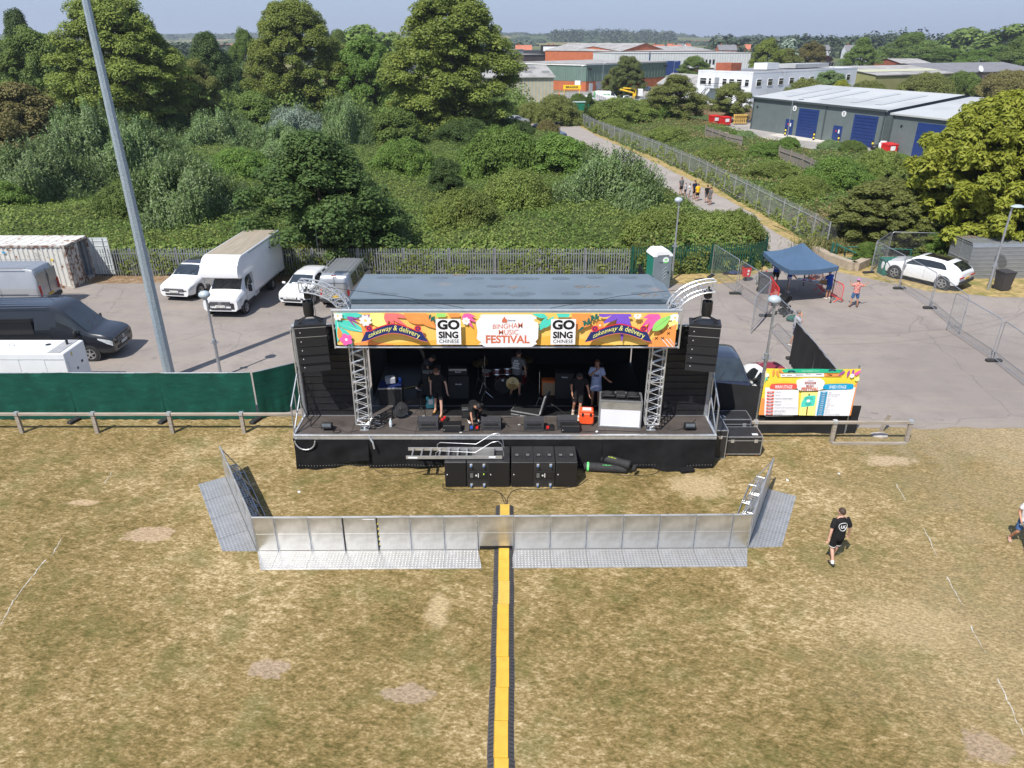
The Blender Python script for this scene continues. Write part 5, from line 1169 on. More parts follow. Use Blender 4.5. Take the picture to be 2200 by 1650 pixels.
# silver people carrier seen from behind
VANS=[(0,.42,1.1,1.25,.86,.92),(.05,.36,1.12,1.75,.84,.96),(.25,.3,1.12,1.93,.82,.99),(.6,.28,1.12,1.97,.82,1),(3.3,.28,1.1,1.97,.82,1),(3.75,.28,1.1,1.86,.80,1),(4.35,.28,1.06,1.25,.86,1),(4.6,.3,.96,1.08,.86,.97),(4.95,.36,.7,.85,.75,.85)]
vehicle('parked_van','silver small van with a ribbed roof, its back doors to the camera','van',(-9.55,40.25,0),math.radians(90-3),VANS,4.95,1.9,SIL,[.95,3.95],.33,[(.5,1.7,.05,.02),(1.8,3.0,.02,.02),(3.1,4.2,.02,.45)],(3.8,4.4),None,None,DPL,'FD12 NYR',None,None,mirror=(4.05,.1,.2),mirror_mat=BLK,rear=(.12,.35),doorlines=[1.75,3.05],roofribs=(.4,3.4),group='cars parked along the grey palisade fence')
o=bpy.data.objects['parked_van']
m=MB(); m.box((-2.49,0,1.15),(.02,.012,1.4),DPL); m.box((-2.465,.0,1.5),(.02,1.3,.012),DPL); m.box((-2.44,0,1.9),(.05,.25,.05),RLAMP); m.build('door_seam',o)
# silver van at the left edge, rear to the right
BIGV=[(0,.5,1.35,1.4,.86,.93),(.04,.42,1.4,2.0,.84,.97),(.2,.34,1.42,2.3,.80,.99),(.5,.32,1.42,2.36,.80,1),(4.0,.32,1.4,2.38,.80,1),(4.5,.32,1.38,2.3,.80,1),(5.15,.32,1.28,1.42,.86,1),(5.3,.32,1.18,1.28,.88,1),(5.75,.36,.95,1.08,.82,.95),(5.95,.42,.75,.85,.7,.82)]
BIGV=[(a,b_,c_,d_*1.02,e,f) for a,b_,c_,d_,e,f in BIGV]
t,P_,T_=vehicle('parked_van','silver panel van at the left edge, back doors showing red tail lights','van',(-28.45,38.15,0),math.radians(180+1),BIGV,5.95,2.1,SIL,[1.15,4.9],.36,[(4.05,5.0,.05,.35)],(4.55,5.2),None,None,DPL,'FV18 VEH',None,None,mirror=(4.9,.15,.25),mirror_mat=BLK,rear=(.14,.6),doorlines=[2.0,3.9],roofribs=(.6,3.9),group='vans on the left of the car park')
m=MB(); m.box((-2.99,0,1.4),(.02,.012,1.7),DPL); m.box((-2.98,.5,1.8),(.014,.75,.7),SIL,bev=.003); m.box((-2.98,-.5,1.8),(.014,.75,.7),SIL,bev=.003); m.build('rear_door_seam',t)
for s in (-1,1): m=MB(); m.box((-.7,s*1.055,1.05),(3.4,.02,.05),DPL); m.build('side_panel_moulding',t)
# anthracite van
BV2=[(0,.5,1.4,1.5,.86,.95),(.04,.42,1.5,2.2,.84,.98),(.25,.34,1.5,2.5,.80,.99),(.6,.32,1.5,2.56,.80,1),(4.3,.32,1.48,2.58,.80,1),(4.75,.32,1.45,2.45,.78,1),(5.65,.32,1.3,1.48,.86,1),(5.8,.32,1.22,1.36,.88,1),(6.45,.34,1.14,1.24,.88,.99),(6.7,.36,1.06,1.14,.84,.95),(6.8,.40,.98,1.05,.80,.90)]
t,P_,T_=vehicle('parked_van','long anthracite panel van facing right beside the white generator','van',(-21.75,31.55,0),math.radians(2),BV2,6.8,2.06,ANTH,[1.4,5.72],.37,[(4.45,5.55,.03,.55)],(4.85,5.72),None,None,DPL,'EA71 FGE',(.88,1.2,.26,DPL),(.95,.42,.2,.78,.55),mirror=(5.35,.1,.3),mirror_mat=BLK,doorlines=[2.2,4.2,5.6],badge=True,roofribs=(.7,4.2),group='vans on the left of the car park')
for s in (-1,1): m=MB(); m.box((-.6,s*1.035,.8),(5.4,.02,.06),DPL); m.box((-.9,s*1.02,1.75),(1.9,.015,.75),ANTH,bev=.003); m.build('side_panel_moulding',t)
m=MB(); m.tube((.75,.0,2.6),(.45,.0,2.85),.008,BLK,4); m.build('aerial',t)
# white luton box van
def luton():
    a=Vector((-15.45,36.3,0)); rz=math.radians(-90-3); Lt=6.9
    CAB=[(0,.42,1.3,1.95,.82,1),(1.0,.4,1.3,2.0,.82,1),(1.35,.4,1.28,1.9,.8,1),(1.95,.38,1.18,1.36,.86,1),(2.1,.38,1.12,1.26,.88,1),(2.7,.4,1.05,1.17,.88,.99),(2.95,.42,.96,1.05,.82,.92)]
    cabc=a+Vector((math.cos(rz),math.sin(rz),0))*-(2.95/2)
    t,P_,T_=vehicle('box_van','white box van with a rounded cab top and tan translucent roof, facing the camera','van',cabc,rz,CAB,2.95,2.0,WP,[2.05],.36,[(.45,1.6,.03,.4)],(1.3,2.0),None,None,DPL,'AF62 UFG',(.84,1.1,.22,DPL),(.9,.34,.36,.76,.6),mirror=(1.55,.05,.38),mirror_mat=BLK,doorlines=[.4,1.75],badge=True,handles=[.6])
    m=MB(); x0=-5.5; pr=[(x0,.75),(x0,3.12),(.25,3.12),(.55,3.02),(.92,2.72),(1.02,2.4),(1.0,2.12),(.85,2.02),(-.75,2.02),(-.75,.75)]
    def sec(y,s=0): return [((x-(s*.15 if x>0 else 0)),y,z-(s*.10 if z>2.6 else 0)) for x,z in pr]
    rings=[sec(-1.06,1),sec(-1.0,0),sec(1.0,0),sec(1.06,1)]
    for r_ in (rings[0],rings[3]):
        for i,p in enumerate(r_): pass
    m.loft(rings,WP); m.build('cargo_box',t,35)
    m=MB(); m.box(((x0+.12)/2,0,3.125),(-x0-.1+.12,1.9,.012),mat('tan_translucent_roof',(.25,.21,.155),.7,0,.1,1,c2=(.33,.285,.215),amt=.5,c2s=1.2,soft=.2,stretch=(.5,5,1)))
    m.build('box_roof_panel',t)
    m=MB(); m.box((-3.1,0,.62),(4.8,.9,.2),DPL); m.box((x0-.05,0,.5),(.12,1.9,.12),DPL); m.build('chassis',t)
    for s in (-1,1):
        m=MB(); wr=.36; R=RX(-s*math.pi/2); c=(-3.6,s*.98,wr); m.lathe([(wr*.6,-.3),(wr,-.3),(wr,0),(wr*.95,.03),(wr*.6,.03),(wr*.5,-.02)],TYR,c,20,R); w=m.build('wheel',t,50); m=MB(); m.lathe([(wr*.58,-.01),(wr*.5,.0),(wr*.2,-.05)],RIM,c,16,R); m.build('rim',w)
    m=MB()
    for s in (-1,1):
        m.box((x0/2,s*1.065,.8),(-x0-1.5,.02,.07),ALU); m.box((x0/2-.2,s*1.068,3.06),(-x0-.6,.012,.06),ALU)
    m.build('box_trim',t)
    m=MB(); m.box((.2,0,.5),(1.9,2.04,.22),DPL,bev=.03); m.build('lower_sill',t)
luton()
# white suv on the right, rear three quarter
a=Vector((25.95,42.25,0))
vehicle('parked_car','white sporty four by four parked on the straw, tail towards the camera','car',(25.45,43.05,0),math.radians(127),SUVK,4.7,2.0,WP,[.88,3.75],.39,[(.85,3.25,.5,.62,.10,.86)],(2.72,3.42),(.10,.72),(1.05,2.4),DPL,'FX73 NCH',None,None,mirror=(3.15,.1,.17),rear=(.5,.08),doorlines=[2.03,3.25])
# dark people carrier behind the stage's right end; white convertible with red roof
vehicle('parked_car','dark blue car with a big windscreen behind the right end of the stage','car',(8.7,27.3,0),math.radians(-90-4),SUVK,4.75,1.98,mat('navy_car_paint',(.01,.012,.028),.2,.2,.1,1,coat=.9),[.88,3.75],.39,[(.85,3.25,.42,.62,.10,.86)],(2.5,3.6),None,None,DPL,'WN19 OKE',(.70,1.15,.17,DPL),(.80,.5,.12,.70,.45),mirror=(3.3,.05,.17),mirror_mat=BLK)
vehicle('parked_car','small white car with a dark red soft roof behind the programme board','car',(10.6,26.4,0),math.radians(-90+12),[(0,.35,.8,.85,.7,.8),(.4,.24,.86,1.2,.66,.97),(1.0,.2,.88,1.46,.62,1),(1.7,.2,.87,1.5,.64,1),(2.2,.2,.86,1.4,.64,1),(2.7,.2,.85,.98,.78,1),(3.3,.22,.72,.8,.72,.93),(3.55,.3,.55,.6,.6,.75)],3.55,1.66,WP,[.7,2.9],.3,[(.9,1.5,.3,.03),(1.55,2.5,.03,.4)],(2.2,2.75),None,(.55,2.05),DPL,'YD11 FRM',None,(.6,.2,.2,.58,.5),mirror=(2.45,.08,.14),doorlines=[1.5])
for o in bpy.data.objects['parked_car.003'].children if 'parked_car.003' in bpy.data.objects else []: pass
RSF=mat('red_soft_top',(.19,.015,.03),.75,0,.12,6)
for o in bpy.data.objects:
    if o.parent and o.parent.get('label','').startswith('small white car') and o.name.startswith('sunroof'): o.data.materials[0]=RSF; o.name='soft_roof'
# ---------------- cages, bins, box, barriers, gazebo
CAGE=mat('cage_sheet',(.30,.32,.34),.45,.6,.12,2,stretch=(1,1,6)); 
def cage(loc,rz,lab,L_=5.2,D=2.2,h=2.25,n=16):
    t=thing('trolley_shelter',lab,'shelter',loc,rz,'grey metal shelters at the right edge')
    R=.25; pr=[(-D/2,.0),(-D/2,h-R),(-D/2+R*.3,h-R*.3),(-D/2+R,h),(D/2-R,h),(D/2-R*.3,h-R*.3),(D/2,h-R),(D/2,0)]
    m=MB(); k=12; vs=[];fs=[]
    for s in (-L_/2,L_/2): vs+=[(s,y,z) for y,z in pr]
    m.add(vs,[(i,i+1,8+i+1,8+i) for i in range(7)],CAGE); m.build('shell',t,fix=False)
    m=MB()
    for z in [h*q/9 for q in range(1,9)]: m.box((0,-D/2-.012,z),(L_-.05,.02,.03),ALU)
    for x in [L_*(q/8-.5) for q in range(9)]: m.box((x,0,h+.01),(.04,D-.3,.02),ALU)
    m.build('rail',t)
    m=MB(); kk=18
    for q in range(kk): y=-D/2+.05+(D-.1)*q/(kk-1); m.tube((-L_/2,y,0),(-L_/2,y,h-.05-(.18 if q in(0,kk-1) else 0)),.012,ALU,4)
    for z in (.05,h*.5,h-.1): m.box((-L_/2,0,z),(.04,D-.1,.04),ALU)
    m.box((-L_/2,0,h/2),(.05,.05,h),ALU); m.box((-L_/2+.03,0,h/2),(.01,D-.1,h-.2),CAGE); m.build('barred_end',t)
    m=MB(); rr=random.Random(2)
    for q in range(130): x=rr.uniform(-L_/2,L_/2*.7); y=min(D/2-.3,abs(rr.gauss(0,.35))+.25); m.ball((x,y,h+.025),rr.uniform(.02,.07),LITTER,5,(1,1,.4))
    m.build('leaf_debris',t)
cage((30.75,44.6,0),.03,'grey corrugated metal shelter beside the white parked car'); cage((36.2,46.6,0),.03,'dark metal shelter at the far right edge, partly behind the other one',4.5,2.2,2.2)
def taper_bin(name,lab,cat,loc,rz,w,d,h,mt,lidm,group=None,wheels=True):
    t=thing(name,lab,cat,loc,rz,group); m=MB()
    b=.8; vs=[(-w/2*b,-d/2*b,.06),(w/2*b,-d/2*b,.06),(w/2*b,d/2*b,.06),(-w/2*b,d/2*b,.06),(-w/2,-d/2,h*.9),(w/2,-d/2,h*.9),(w/2,d/2,h*.92),(-w/2,d/2,h*.92)]
    m.add(vs,[(3,2,1,0),(4,5,6,7),(0,1,5,4),(1,2,6,5),(2,3,7,6),(3,0,4,7)],mt); m.box((0,0,h*.9),(w*1.06,d*1.04,.05),mt); m.build('bin_body',t)
    m=MB(); m.box((0,0,h*.96),(w*1.08,d*1.05,.06),lidm,bev=.025); m.box((0,d/2+.03,h*.95),(w*.8,.04,.04),lidm); m.build('lid',t)
    if wheels:
        for s in (-1,1): m=MB(); m.lathe([(.1,-.03),(.1,.03)],RUB,(s*w*.42,d*.42,.1),12,RY(math.pi/2)); m.build('wheel',t)
    return t
BG=mat('bin_charcoal',(.045,.042,.045),.5,0,.1,3); BGY=mat('bin_grey',(.07,.075,.08),.5,0,.1,3); BRD=mat('bin_red',(.55,.02,.02),.4,0,.08,3)
taper_bin('wheelie_bin','black wheelie bin at the foot of the right lamp post','bin',(29.15,41.25,0),.2,.72,.75,1.2,BG,BG)
t=taper_bin('wheelie_bin','grey wheelie bin with a fan grille leaning on it, by the red barriers','bin',G(1640,628),-.2,.75,.8,1.15,BGY,BG)
m=MB(); m.lathe([(.26,-.03),(.3,0),(.26,.05)],mat('fan_grey',(.25,.25,.22),.5),(-.48,-.1,.75),18,RY(math.pi/2)); m.path([(-.53,-.1+.2*math.cos(a*.35),.75+.2*math.sin(a*.35)) for a in range(19)],.012,ALU,4); m.build('round_panel',t)
t=thing('litter_bin','small red dog waste bin with a white label on the straw verge','bin',G(1601,604),.1)
m=MB(); m.box((0,0,.62),(.42,.34,.62),BRD,taper=1.15,bev=.02); m.build('bin_body',t); m=MB(); m.box((0,0,.96),(.5,.42,.09),BLK,bev=.03); m.build('lid',t)
m=MB(); m.box((.04,-.2,.70),(.12,.012,.14),WHT); m.box((.04,-.19,.50),(.1,.012,.12),WHT); m.build('label_plate',t); m=MB(); m.tube((0,0,0),(0,0,.35),.05,BLK); m.build('post',t)
t=thing('grit_bin','green grit bin behind the mesh fence near the white parked car','grit bin',(23.95,44.5,0),.0); GB=mat('grit_bin_green',(.015,.13,.10),.5,0,.1,3)
m=MB(); m.box((0,0,.45),(1.15,.85,.9),GB,taper=.92,bev=.05)
for k in range(3): m.box((.1,-.43+.03*k*.3,.35+.16*k),(.6,.03,.07),GB)
m.build('body',t); m=MB(); m.box((0,0,.95),(1.15,.9,.12),GB,bev=.04); m.build('lid',t)
# green swing gate and planter
GG=mat('gate_green',(.01,.09,.07),.5,0,.1,3)
t=thing('barrier_gate','green tapered vehicle barrier gate lying open beside the planter','gate',(0,0,0))
a=G(1783,560); b_=G(1874,572)
m=MB(); m.box(a+Vector((0,0,.6)),(.12,.12,1.2),GG); m.box(a+Vector((.28,.0,.6)),(.1,.1,1.2),GG); m.build('post',t)
m=MB(); e=b_+Vector((0,0,.35)); m.tube(a+Vector((.2,0,1.12)),e,.055,GG); m.tube(a+Vector((.2,0,.3)),e-Vector((0,0,.06)),.055,GG); m.tube(a+Vector((.9,-.05,.3)),a+Vector((.9,-.05,.95)),.05,GG); m.build('gate_arm',t)
m=MB(); m.tube(a+Vector((1.2,.4,.85)),(26.6,47.2,.85),.05,GG); m.tube((26.6,47.2,0),(26.6,47.2,.9),.05,GG); m.build('top_bar',t)
t=thing('planter','curved low concrete planter wall with tall grass, beside the green gate','planter',(0,0,0)); CWL=mat('planter_concrete',(.33,.27,.20),.9,0,.2,3,bump=.4,bs=15)
pc=[G(1750,545),G(1775,560),G(1805,572),G(1835,582),G(1870,566)]; m=MB()
for p,q_ in zip(pc,pc[1:]):
    d=(q_-p).normalized(); n_=Vector((-d.y,d.x,0))*.25; m.add([p-n_,q_-n_,q_+n_,p+n_,p-n_+Vector((0,0,.55)),q_-n_+Vector((0,0,.55)),q_+n_+Vector((0,0,.55)),p+n_+Vector((0,0,.55))],[(0,1,5,4),(1,2,6,5),(2,3,7,6),(3,0,4,7),(4,5,6,7)],CWL)
m.build('wall',t)
# red pedestrian barriers
RDP=mat('barrier_red',(.62,.03,.02),.45,0,.08,3)
def ped(a,b_,lab):
    a=Vector((a[0],a[1],0)); b_=Vector((b_[0],b_[1],0)); d=b_-a; w=d.length; t=thing('pedestrian_barrier',lab,'crowd barrier',(a+b_)/2,math.atan2(d.y,d.x),'red tubular barriers at the gazebo')
    m=MB(); h=1.08; m.path([(-w/2,0,.2),(-w/2,0,h-.1),(-w/2+.1,0,h),(w/2-.1,0,h),(w/2,0,h-.1),(w/2,0,.2),(-w/2,0,.2)],.025,RDP,6)
    n=int(w/.13)
    for k in range(1,n): m.tube((-w/2+w*k/n,0,.2),(-w/2+w*k/n,0,h-.0),.009,RDP,4)
    m.build('frame',t,40)
    for s in (-.38,.38): m=MB(); m.path([(s*w,-.32,.02),(s*w,-.1,.16),(s*w,0,.22),(s*w,.1,.16),(s*w,.32,.02)],.022,RDP,5); m.build('foot',t)
ped(G(1640,618),G(1668,660),'red barrier left of the gazebo beside the grey wheelie bin'); ped(G(1738,600),G(1762,628),'red barrier at the back corner under the gazebo'); ped(G(1764,630),G(1806,652),'red barrier the person in a blue shirt leans on, nearest the camera')
# gazebo
GZ=mat('gazebo_blue',(.058,.105,.175),.55,0,.08,1.5,bump=.25,bs=3)
def gazebo():
    zc=2.15; c=[G(1640,540,zc),G(1697,580,zc),G(1803,572,zc),G(1740,538,zc)]
    ap=G(1727,531,3.15); cc=sum(c,Vector())/4; ap=Vector((cc.x,cc.y,3.1))
    t=thing('gazebo','blue pop up gazebo with people standing under it','gazebo',(0,0,0))
    m=MB(); m.quad
    n=8
    for i in range(4):
        a=c[i]; b_=c[(i+1)%4]; vs=[];fs=[]
        for r_ in range(n+1):
            u=r_/n
            for s in range(n+1):
                e=a.lerp(b_,s/n); p=ap.lerp(e,u); sag=.14*math.sin(math.pi*u)*(1) + .10*math.sin(math.pi*s/n)*u; vs.append(Vector((p.x,p.y,p.z-sag)))
        for r_ in range(n):
            for s in range(n): k=r_*(n+1)+s; fs.append((k,k+1,k+n+2,k+n+1))
        m.add(vs,fs,GZ)
        vs=[]
        for s in range(n+1):
            e=a.lerp(b_,s/n)-Vector((0,0,.10*math.sin(math.pi*s/n))); vs+= [e,e-Vector((0,0,.26))]
        m.add(vs,[(2*s,2*s+2,2*s+3,2*s+1) for s in range(n)],GZ)
    m.build('canopy',t,30,fix=False)
    for p in c:
        q_=p.lerp(cc,.04); m=MB(); m.tube((q_.x,q_.y,0),(q_.x,q_.y,zc-.1),.022,BLK,6); m.box((q_.x,q_.y,.01),(.12,.12,.02),BLK); m.build('leg',t)
    m=MB()
    for i in range(4):
        a=c[i].lerp(cc,.04);b_=c[(i+1)%4].lerp(cc,.04); mid=(a+b_)/2
        for A,B_ in ((a,mid),(mid,b_)): m.tube((A.x,A.y,zc-.12),(B_.x,B_.y,zc-.5),.012,ALU,4); m.tube((A.x,A.y,zc-.5),(B_.x,B_.y,zc-.12),.012,ALU,4)
    m.build('scissor_frame',t)
    return c
GC=gazebo()
t=thing('folding_table','narrow folding table with leaflets and a box under the front of the gazebo','table',(17.6,40.6,0),-.55)
m=MB(); m.box((0,0,.72),(1.8,.6,.04),mat('table_grey',(.4,.4,.42),.5)); m.build('table_top',t)
for sx in (-.8,.8): m=MB(); m.tube((sx,-.25,.02),(sx,-.25,.7),.015,ALU); m.tube((sx,.25,.02),(sx,.25,.7),.015,ALU); m.tube((sx,-.25,.05),(sx,.25,.05),.015,ALU); m.build('leg',t)
t=thing('cardboard_box','open cardboard box on the folding table','box',(18.15,40.25,.74),-.5); m=MB(); m.box((0,0,.09),(.55,.42,.18),mat('cardboard',(.42,.28,.13),.8),bev=.01); m.build('box_body',t); m=MB(); m.box((0,0,.19),(.4,.3,.02),WHT); m.build('paper_stack',t)
t=thing('leaflet_pile','spread of pink and white leaflets on the folding table','leaflets',(17.3,40.75,.745),-.5); m=MB()
for k in range(5): m.box((-.35+k*.17,.04*(k%2),.006*k+.004),(.2,.28,.006),[WHT,Pk,WHT,Co,WHT][k],RZ(.2*k))
m.build('leaflet',t)
# pushchair
t=thing('pushchair','black pushchair with its hood up parked in front of the gazebo','pushchair',G(1683,676),.7)
m=MB(); m.prism([(-.3,.75),(-.38,.95),(-.25,1.12),(.05,1.12),(.22,.98),(.18,.86)],'y',-.22,.22,BLKF); m.build('hood',t,50)
m=MB(); m.box((.05,0,.5),(.5,.4,.08),BLKF,RY(.2)); m.box((-.22,0,.72),(.08,.4,.5),BLKF,RY(-.3)); m.build('seat',t)
m=MB()
for s in (-.24,.24): m.tube((.4,s,.1),(-.3,s,.8),.014,BLK); m.tube((-.35,s,.1),(.1,s,.6),.014,BLK); m.tube((-.3,s,.8),(-.55,s,1.05),.014,BLK)
m.tube((-.55,-.24,1.05),(-.55,.24,1.05),.018,BLK); m.box((0,0,.25),(.5,.4,.15),BLKF); m.build('frame',t)
for x in (.42,-.36):
    for s in (-.25,.25): m=MB(); m.lathe([(.12,-.02),(.12,.02)],RUB,(x,s,.12),14,RX(math.pi/2)); m.build('wheel',t)
t=tag(MB().ball((0,0,.16),.3,mat('bag_green',(.01,.08,.06),.8),10,(1.2,.7,.6)).box((.1,0,.33),(.3,.05,.04),BLK).build('rucksack',None,60),'dark green bag on the ground behind the man on the phone','bag'); t.location=G(1702,690)
t=tag(MB().ball((0,0,.12),.25,mat('bag_navy',(.01,.02,.08),.8),9,(1.5,.7,.5)).ball((.5,.1,.1),.2,BLKF,8,(1.3,.8,.5)).ball((-.5,0,.1),.17,BLKF,8,(1.3,.8,.5)).build('bag_heap',None,60),'heap of dark bags on the straw below the red waste bin','bag'); t.location=G(1576,590)
# ---------------- people
SKIN={k:mat('skin_'+k,c,.55,0,.06,8) for k,c in (('fair',(.52,.30,.22)),('tan',(.42,.21,.13)),('red',(.50,.22,.17)))}
def cl(n,c,**k): return mat('cloth_'+n,c,.85,0,.12,14,spec=.2,**k)
HB=mat('hair_brown',(.05,.03,.02),.7,0,.3,30); HD=mat('hair_dark',(.012,.010,.010),.7,0,.3,30); HG_=mat('hair_grey',(.14,.13,.12),.8,0,.3,30); HBL=mat('hair_blonde',(.26,.17,.08),.7,0,.3,30); HGI=mat('hair_auburn',(.12,.045,.02),.7,0,.3,30)
EYE=mat('eye_dark',(.02,.015,.012),.3)
BASE={'pel':(0,0,.95),'wai':(0,0,1.08),'che':(0,0,1.27),'nb':(0,.01,1.45),'nk':(0,-.005,1.52),'hl':(0,-.02,1.585),'hc':(0,-.012,1.65),'ht':(0,-.005,1.70),
 'sL':(.175,.01,1.40),'eL':(.225,.02,1.13),'wL':(.235,-.05,.89),'sR':(-.175,.01,1.40),'eR':(-.225,.02,1.13),'wR':(-.235,-.05,.89),
 'hpL':(.09,0,.92),'kL':(.105,-.02,.50),'aL':(.11,.02,.09),'hpR':(-.09,0,.92),'kR':(-.105,-.02,.50),'aR':(-.11,.02,.09)}
def person(lab,loc,rz,skin='fair',top=None,low=None,shoe=None,hair=HB,lean=0.,nod=0.,turn=0.,pose=None,h=1.75,long=False,hairlen=0,sock=None,trous=False,sleeve=.5,dress=False,drop=0.,hat=None,group=None,bare=False,twist=0):
    """faces local -y; lean bends the trunk forward at the hips, nod the head; pose overrides joints in the unleaned frame"""
    t=thing('person',lab,'person',loc,rz,group,sc=h/1.75); J={k:Vector(v) for k,v in BASE.items()}; po=pose or {}
    legs=('hpL','kL','aL','hpR','kR','aR'); head_=('hl','hc','ht')
    for k,v in po.items(): 
        if k not in legs: J[k]=Vector(v)
    Rl=RX(lean)@RZ(twist); piv=Vector((0,0,.95))
    Rn=RX(nod)@RZ(turn); np_=J['nk'].copy()
    for k in head_: J[k]=np_+Rn@(J[k]-np_)
    fr=Rn@Vector((0,-1,0))
    for k in J:
        if k in legs or k=='pel' or k in po.get('_abs',()): continue
        J[k]=piv+Rl@(J[k]-piv)
    fr=Rl@fr; upv=(J['ht']-J['hl']).normalized(); sd_=fr.cross(upv).normalized()
    for k,v in po.items():
        if k in legs: J[k]=Vector(v)
    if drop:
        for k in J:
            if k[0] not in 'ak': J[k]=J[k]-Vector((0,0,drop))
    names=[];rad=[];E=[]
    def V(p,r): names.append(Vector(p)); rad.append(r); return len(names)-1
    def C(a,b): E.append((a,b))
    pel=V(J['pel'],.115); wai=V(J['wai'],.11); che=V(J['che'],.13); nb=V(J['nb'],.066); nk=V(J['nk'],.056); hl=V(J['hl'],.078); hc=V(J['hc'],.098); ht=V(J['ht'],.074)
    for a,b_ in ((pel,wai),(wai,che),(che,nb),(nb,nk),(nk,hl),(hl,hc),(hc,ht)): C(a,b_)
    C(hl,V(J['hl']+fr*.105+upv*.022,.014))
    for s in (-1,1): C(hc,V(J['hc']+sd_*.097*s-upv*.03,.016))
    hands=[]
    for S_ in 'LR':
        s=V(J['s'+S_],.062); e=V(J['e'+S_],.043); w_=V(J['w'+S_],.028); C(che,s) if False else C(nb,s); C(s,e); C(e,w_)
        d=(J['w'+S_]-J['e'+S_]).normalized(); d=Vector(po.get('h'+S_,d)).normalized() if ('h'+S_) in po else d; sg=1 if S_=='L' else -1
        a=d.cross(Vector((sg,0,.001))); a=a.normalized() if a.length>.2 else Vector((0,-1,0)); q=d.cross(a).normalized()
        pm=V(J['w'+S_]+d*.075,.034); C(w_,pm)
        for i,(off,ln) in enumerate(((-.028,.072),(-.010,.084),(.010,.078),(.027,.062))):
            f1=V(J['w'+S_]+d*.105+a*off,.0105); f2=V(names[f1]+d*ln*.5+q*.012*-sg,.0095); f3=V(names[f2]+d*ln*.4+q*.026*-sg,.008); C(pm,f1); C(f1,f2); C(f2,f3)
        t1=V(J['w'+S_]+d*.05-a*.038,.012); t2=V(names[t1]+d*.035-a*.02,.0095); C(pm,t1); C(t1,t2)
        hp=V(J['hp'+S_],.085); k_=V(J['k'+S_],.057); cf=V(J['k'+S_].lerp(J['a'+S_],.3)+Vector((0,.02,0)),.054); an_=V(J['a'+S_],.037); C(pel,hp); C(hp,k_); C(k_,cf); C(cf,an_)
        fd=(Vector(po.get('f'+S_,(0.03*sg,-1,0)))).normalized(); ft=V(J['a'+S_]+fd*.13-Vector((0,0,.045)),.032); C(an_,ft)
    me=bpy.data.meshes.new('body'); me.from_pydata(names,E,[]); me.materials.append(SKIN[skin]); o=bpy.data.objects.new('body',me); COL.objects.link(o); o.parent=t
    sk=o.modifiers.new('skin','SKIN'); 
    for i,v in enumerate(me.skin_vertices[0].data): v.radius=(rad[i],rad[i]); v.use_root=(i==0)
    sk.use_smooth_shade=True; sb=o.modifiers.new('sub','SUBSURF'); sb.levels=1; sb.render_levels=1
    # garments
    def ring(c,rx,ry,R,n=14): return [c+R@Vector((rx*math.cos(6.2832*i/n),ry*math.sin(6.2832*i/n),0)) for i in range(n)]
    def limb(m,mt,pts,rs,n=9): m.path(pts,1,mt,n,rs=rs)
    I=Matrix.Identity(3)
    Rh=RX(lean*.5)
    if top and not bare:
        m=MB(); dn=J['pel']; bot=dn-Vector((0,0,.06 if not dress else .3))
        R0=I if lean<.6 else Rh; rr_=[ring(bot,.178 if not dress else .21,.145 if not dress else .17,R0),ring(dn,.172,.140,R0),ring(J['wai'],.168,.136,Rl),ring(J['che'],.198,.145,Rl),ring(J['che'].lerp(J['nb'],.6),.205,.122,Rl),ring(J['nb']+Rl@Vector((0,0,-.005)),.165,.10,Rl),ring(J['nb']+Rl@Vector((0,0,.035)),.085,.08,Rl),ring(J['nb']+Rl@Vector((0,0,.055)),.066,.066,Rl)]
        m.loft(rr_,top)
        for S_ in 'LR':
            s,e,w_=J['s'+S_],J['e'+S_],J['w'+S_]; ce=J['nb'].lerp(s,.55)-Rl@Vector((0,0,.03))
            if sleeve>1: pts=[ce,s,e,e.lerp(w_,.9)]; rs=[.07,.078,.062,.045]
            else: pts=[ce,s,s.lerp(e,.35),s.lerp(e,.35+sleeve*.6)]; rs=[.075,.086,.08,.076]
            limb(m,top,pts,rs)
        m.build('shirt',t,60)
    if low:
        m=MB(); pl_=J['pel']; m.loft([ring(pl_-Vector((0,0,.12)),.165,.128,I),ring(pl_-Vector((0,0,.02)),.166,.130,I),ring(pl_+Vector((0,0,.07)),.150,.120,I if lean<.6 else Rh)],low)
        for S_ in 'LR':
            hp,k_,a_=J['hp'+S_],J['k'+S_],J['a'+S_]; hp=hp+Vector((0,0,-.01))
            if trous: limb(m,low,[hp,hp.lerp(k_,.5),k_,k_.lerp(a_,.5),k_.lerp(a_,.95)],[.098,.092,.074,.066,.058])
            else: limb(m,low,[hp,hp.lerp(k_,.4),hp.lerp(k_,.8 if not long else .98)],[.098,.096,.092])
        m.build('trousers' if trous else 'shorts',t,60)
    for S_ in 'LR':
        sg=1 if S_=='L' else -1; fd=(Vector(po.get('f'+S_,(0.03*sg,-1,0)))).normalized(); a_=J['a'+S_]; bs=a_-Vector((0,0,.085))
        if sock: m=MB(); limb(m,sock,[a_-Vector((0,0,.02)),a_+(J['k'+S_]-a_)*.18],[.045,.046]); m.build('sock',t,60)
        if shoe:
            R=Matrix.Rotation(math.atan2(-fd.x,fd.y)+math.pi,3,'Z') ; m=MB()
            an2=math.atan2(fd.y,fd.x); 
            rs=[]
            for x,w_,z0,z1 in ((-.075,.025,.01,.06),(-.06,.038,0,.085),(.0,.043,0,.085),(.08,.048,0,.06),(.15,.046,0,.045),(.19,.025,.005,.03)):
                rs.append([bs+RZ(an2)@Vector((x,w_*math.cos(b_),(z0+z1)/2+(z1-z0)/2*math.sin(b_))) for b_ in [6.2832*i/10 for i in range(10)]])
            m.loft(rs,shoe); m.build('shoe',t,60)
    # hair: a cap following the skull, open over the face
    hm=hat or hair
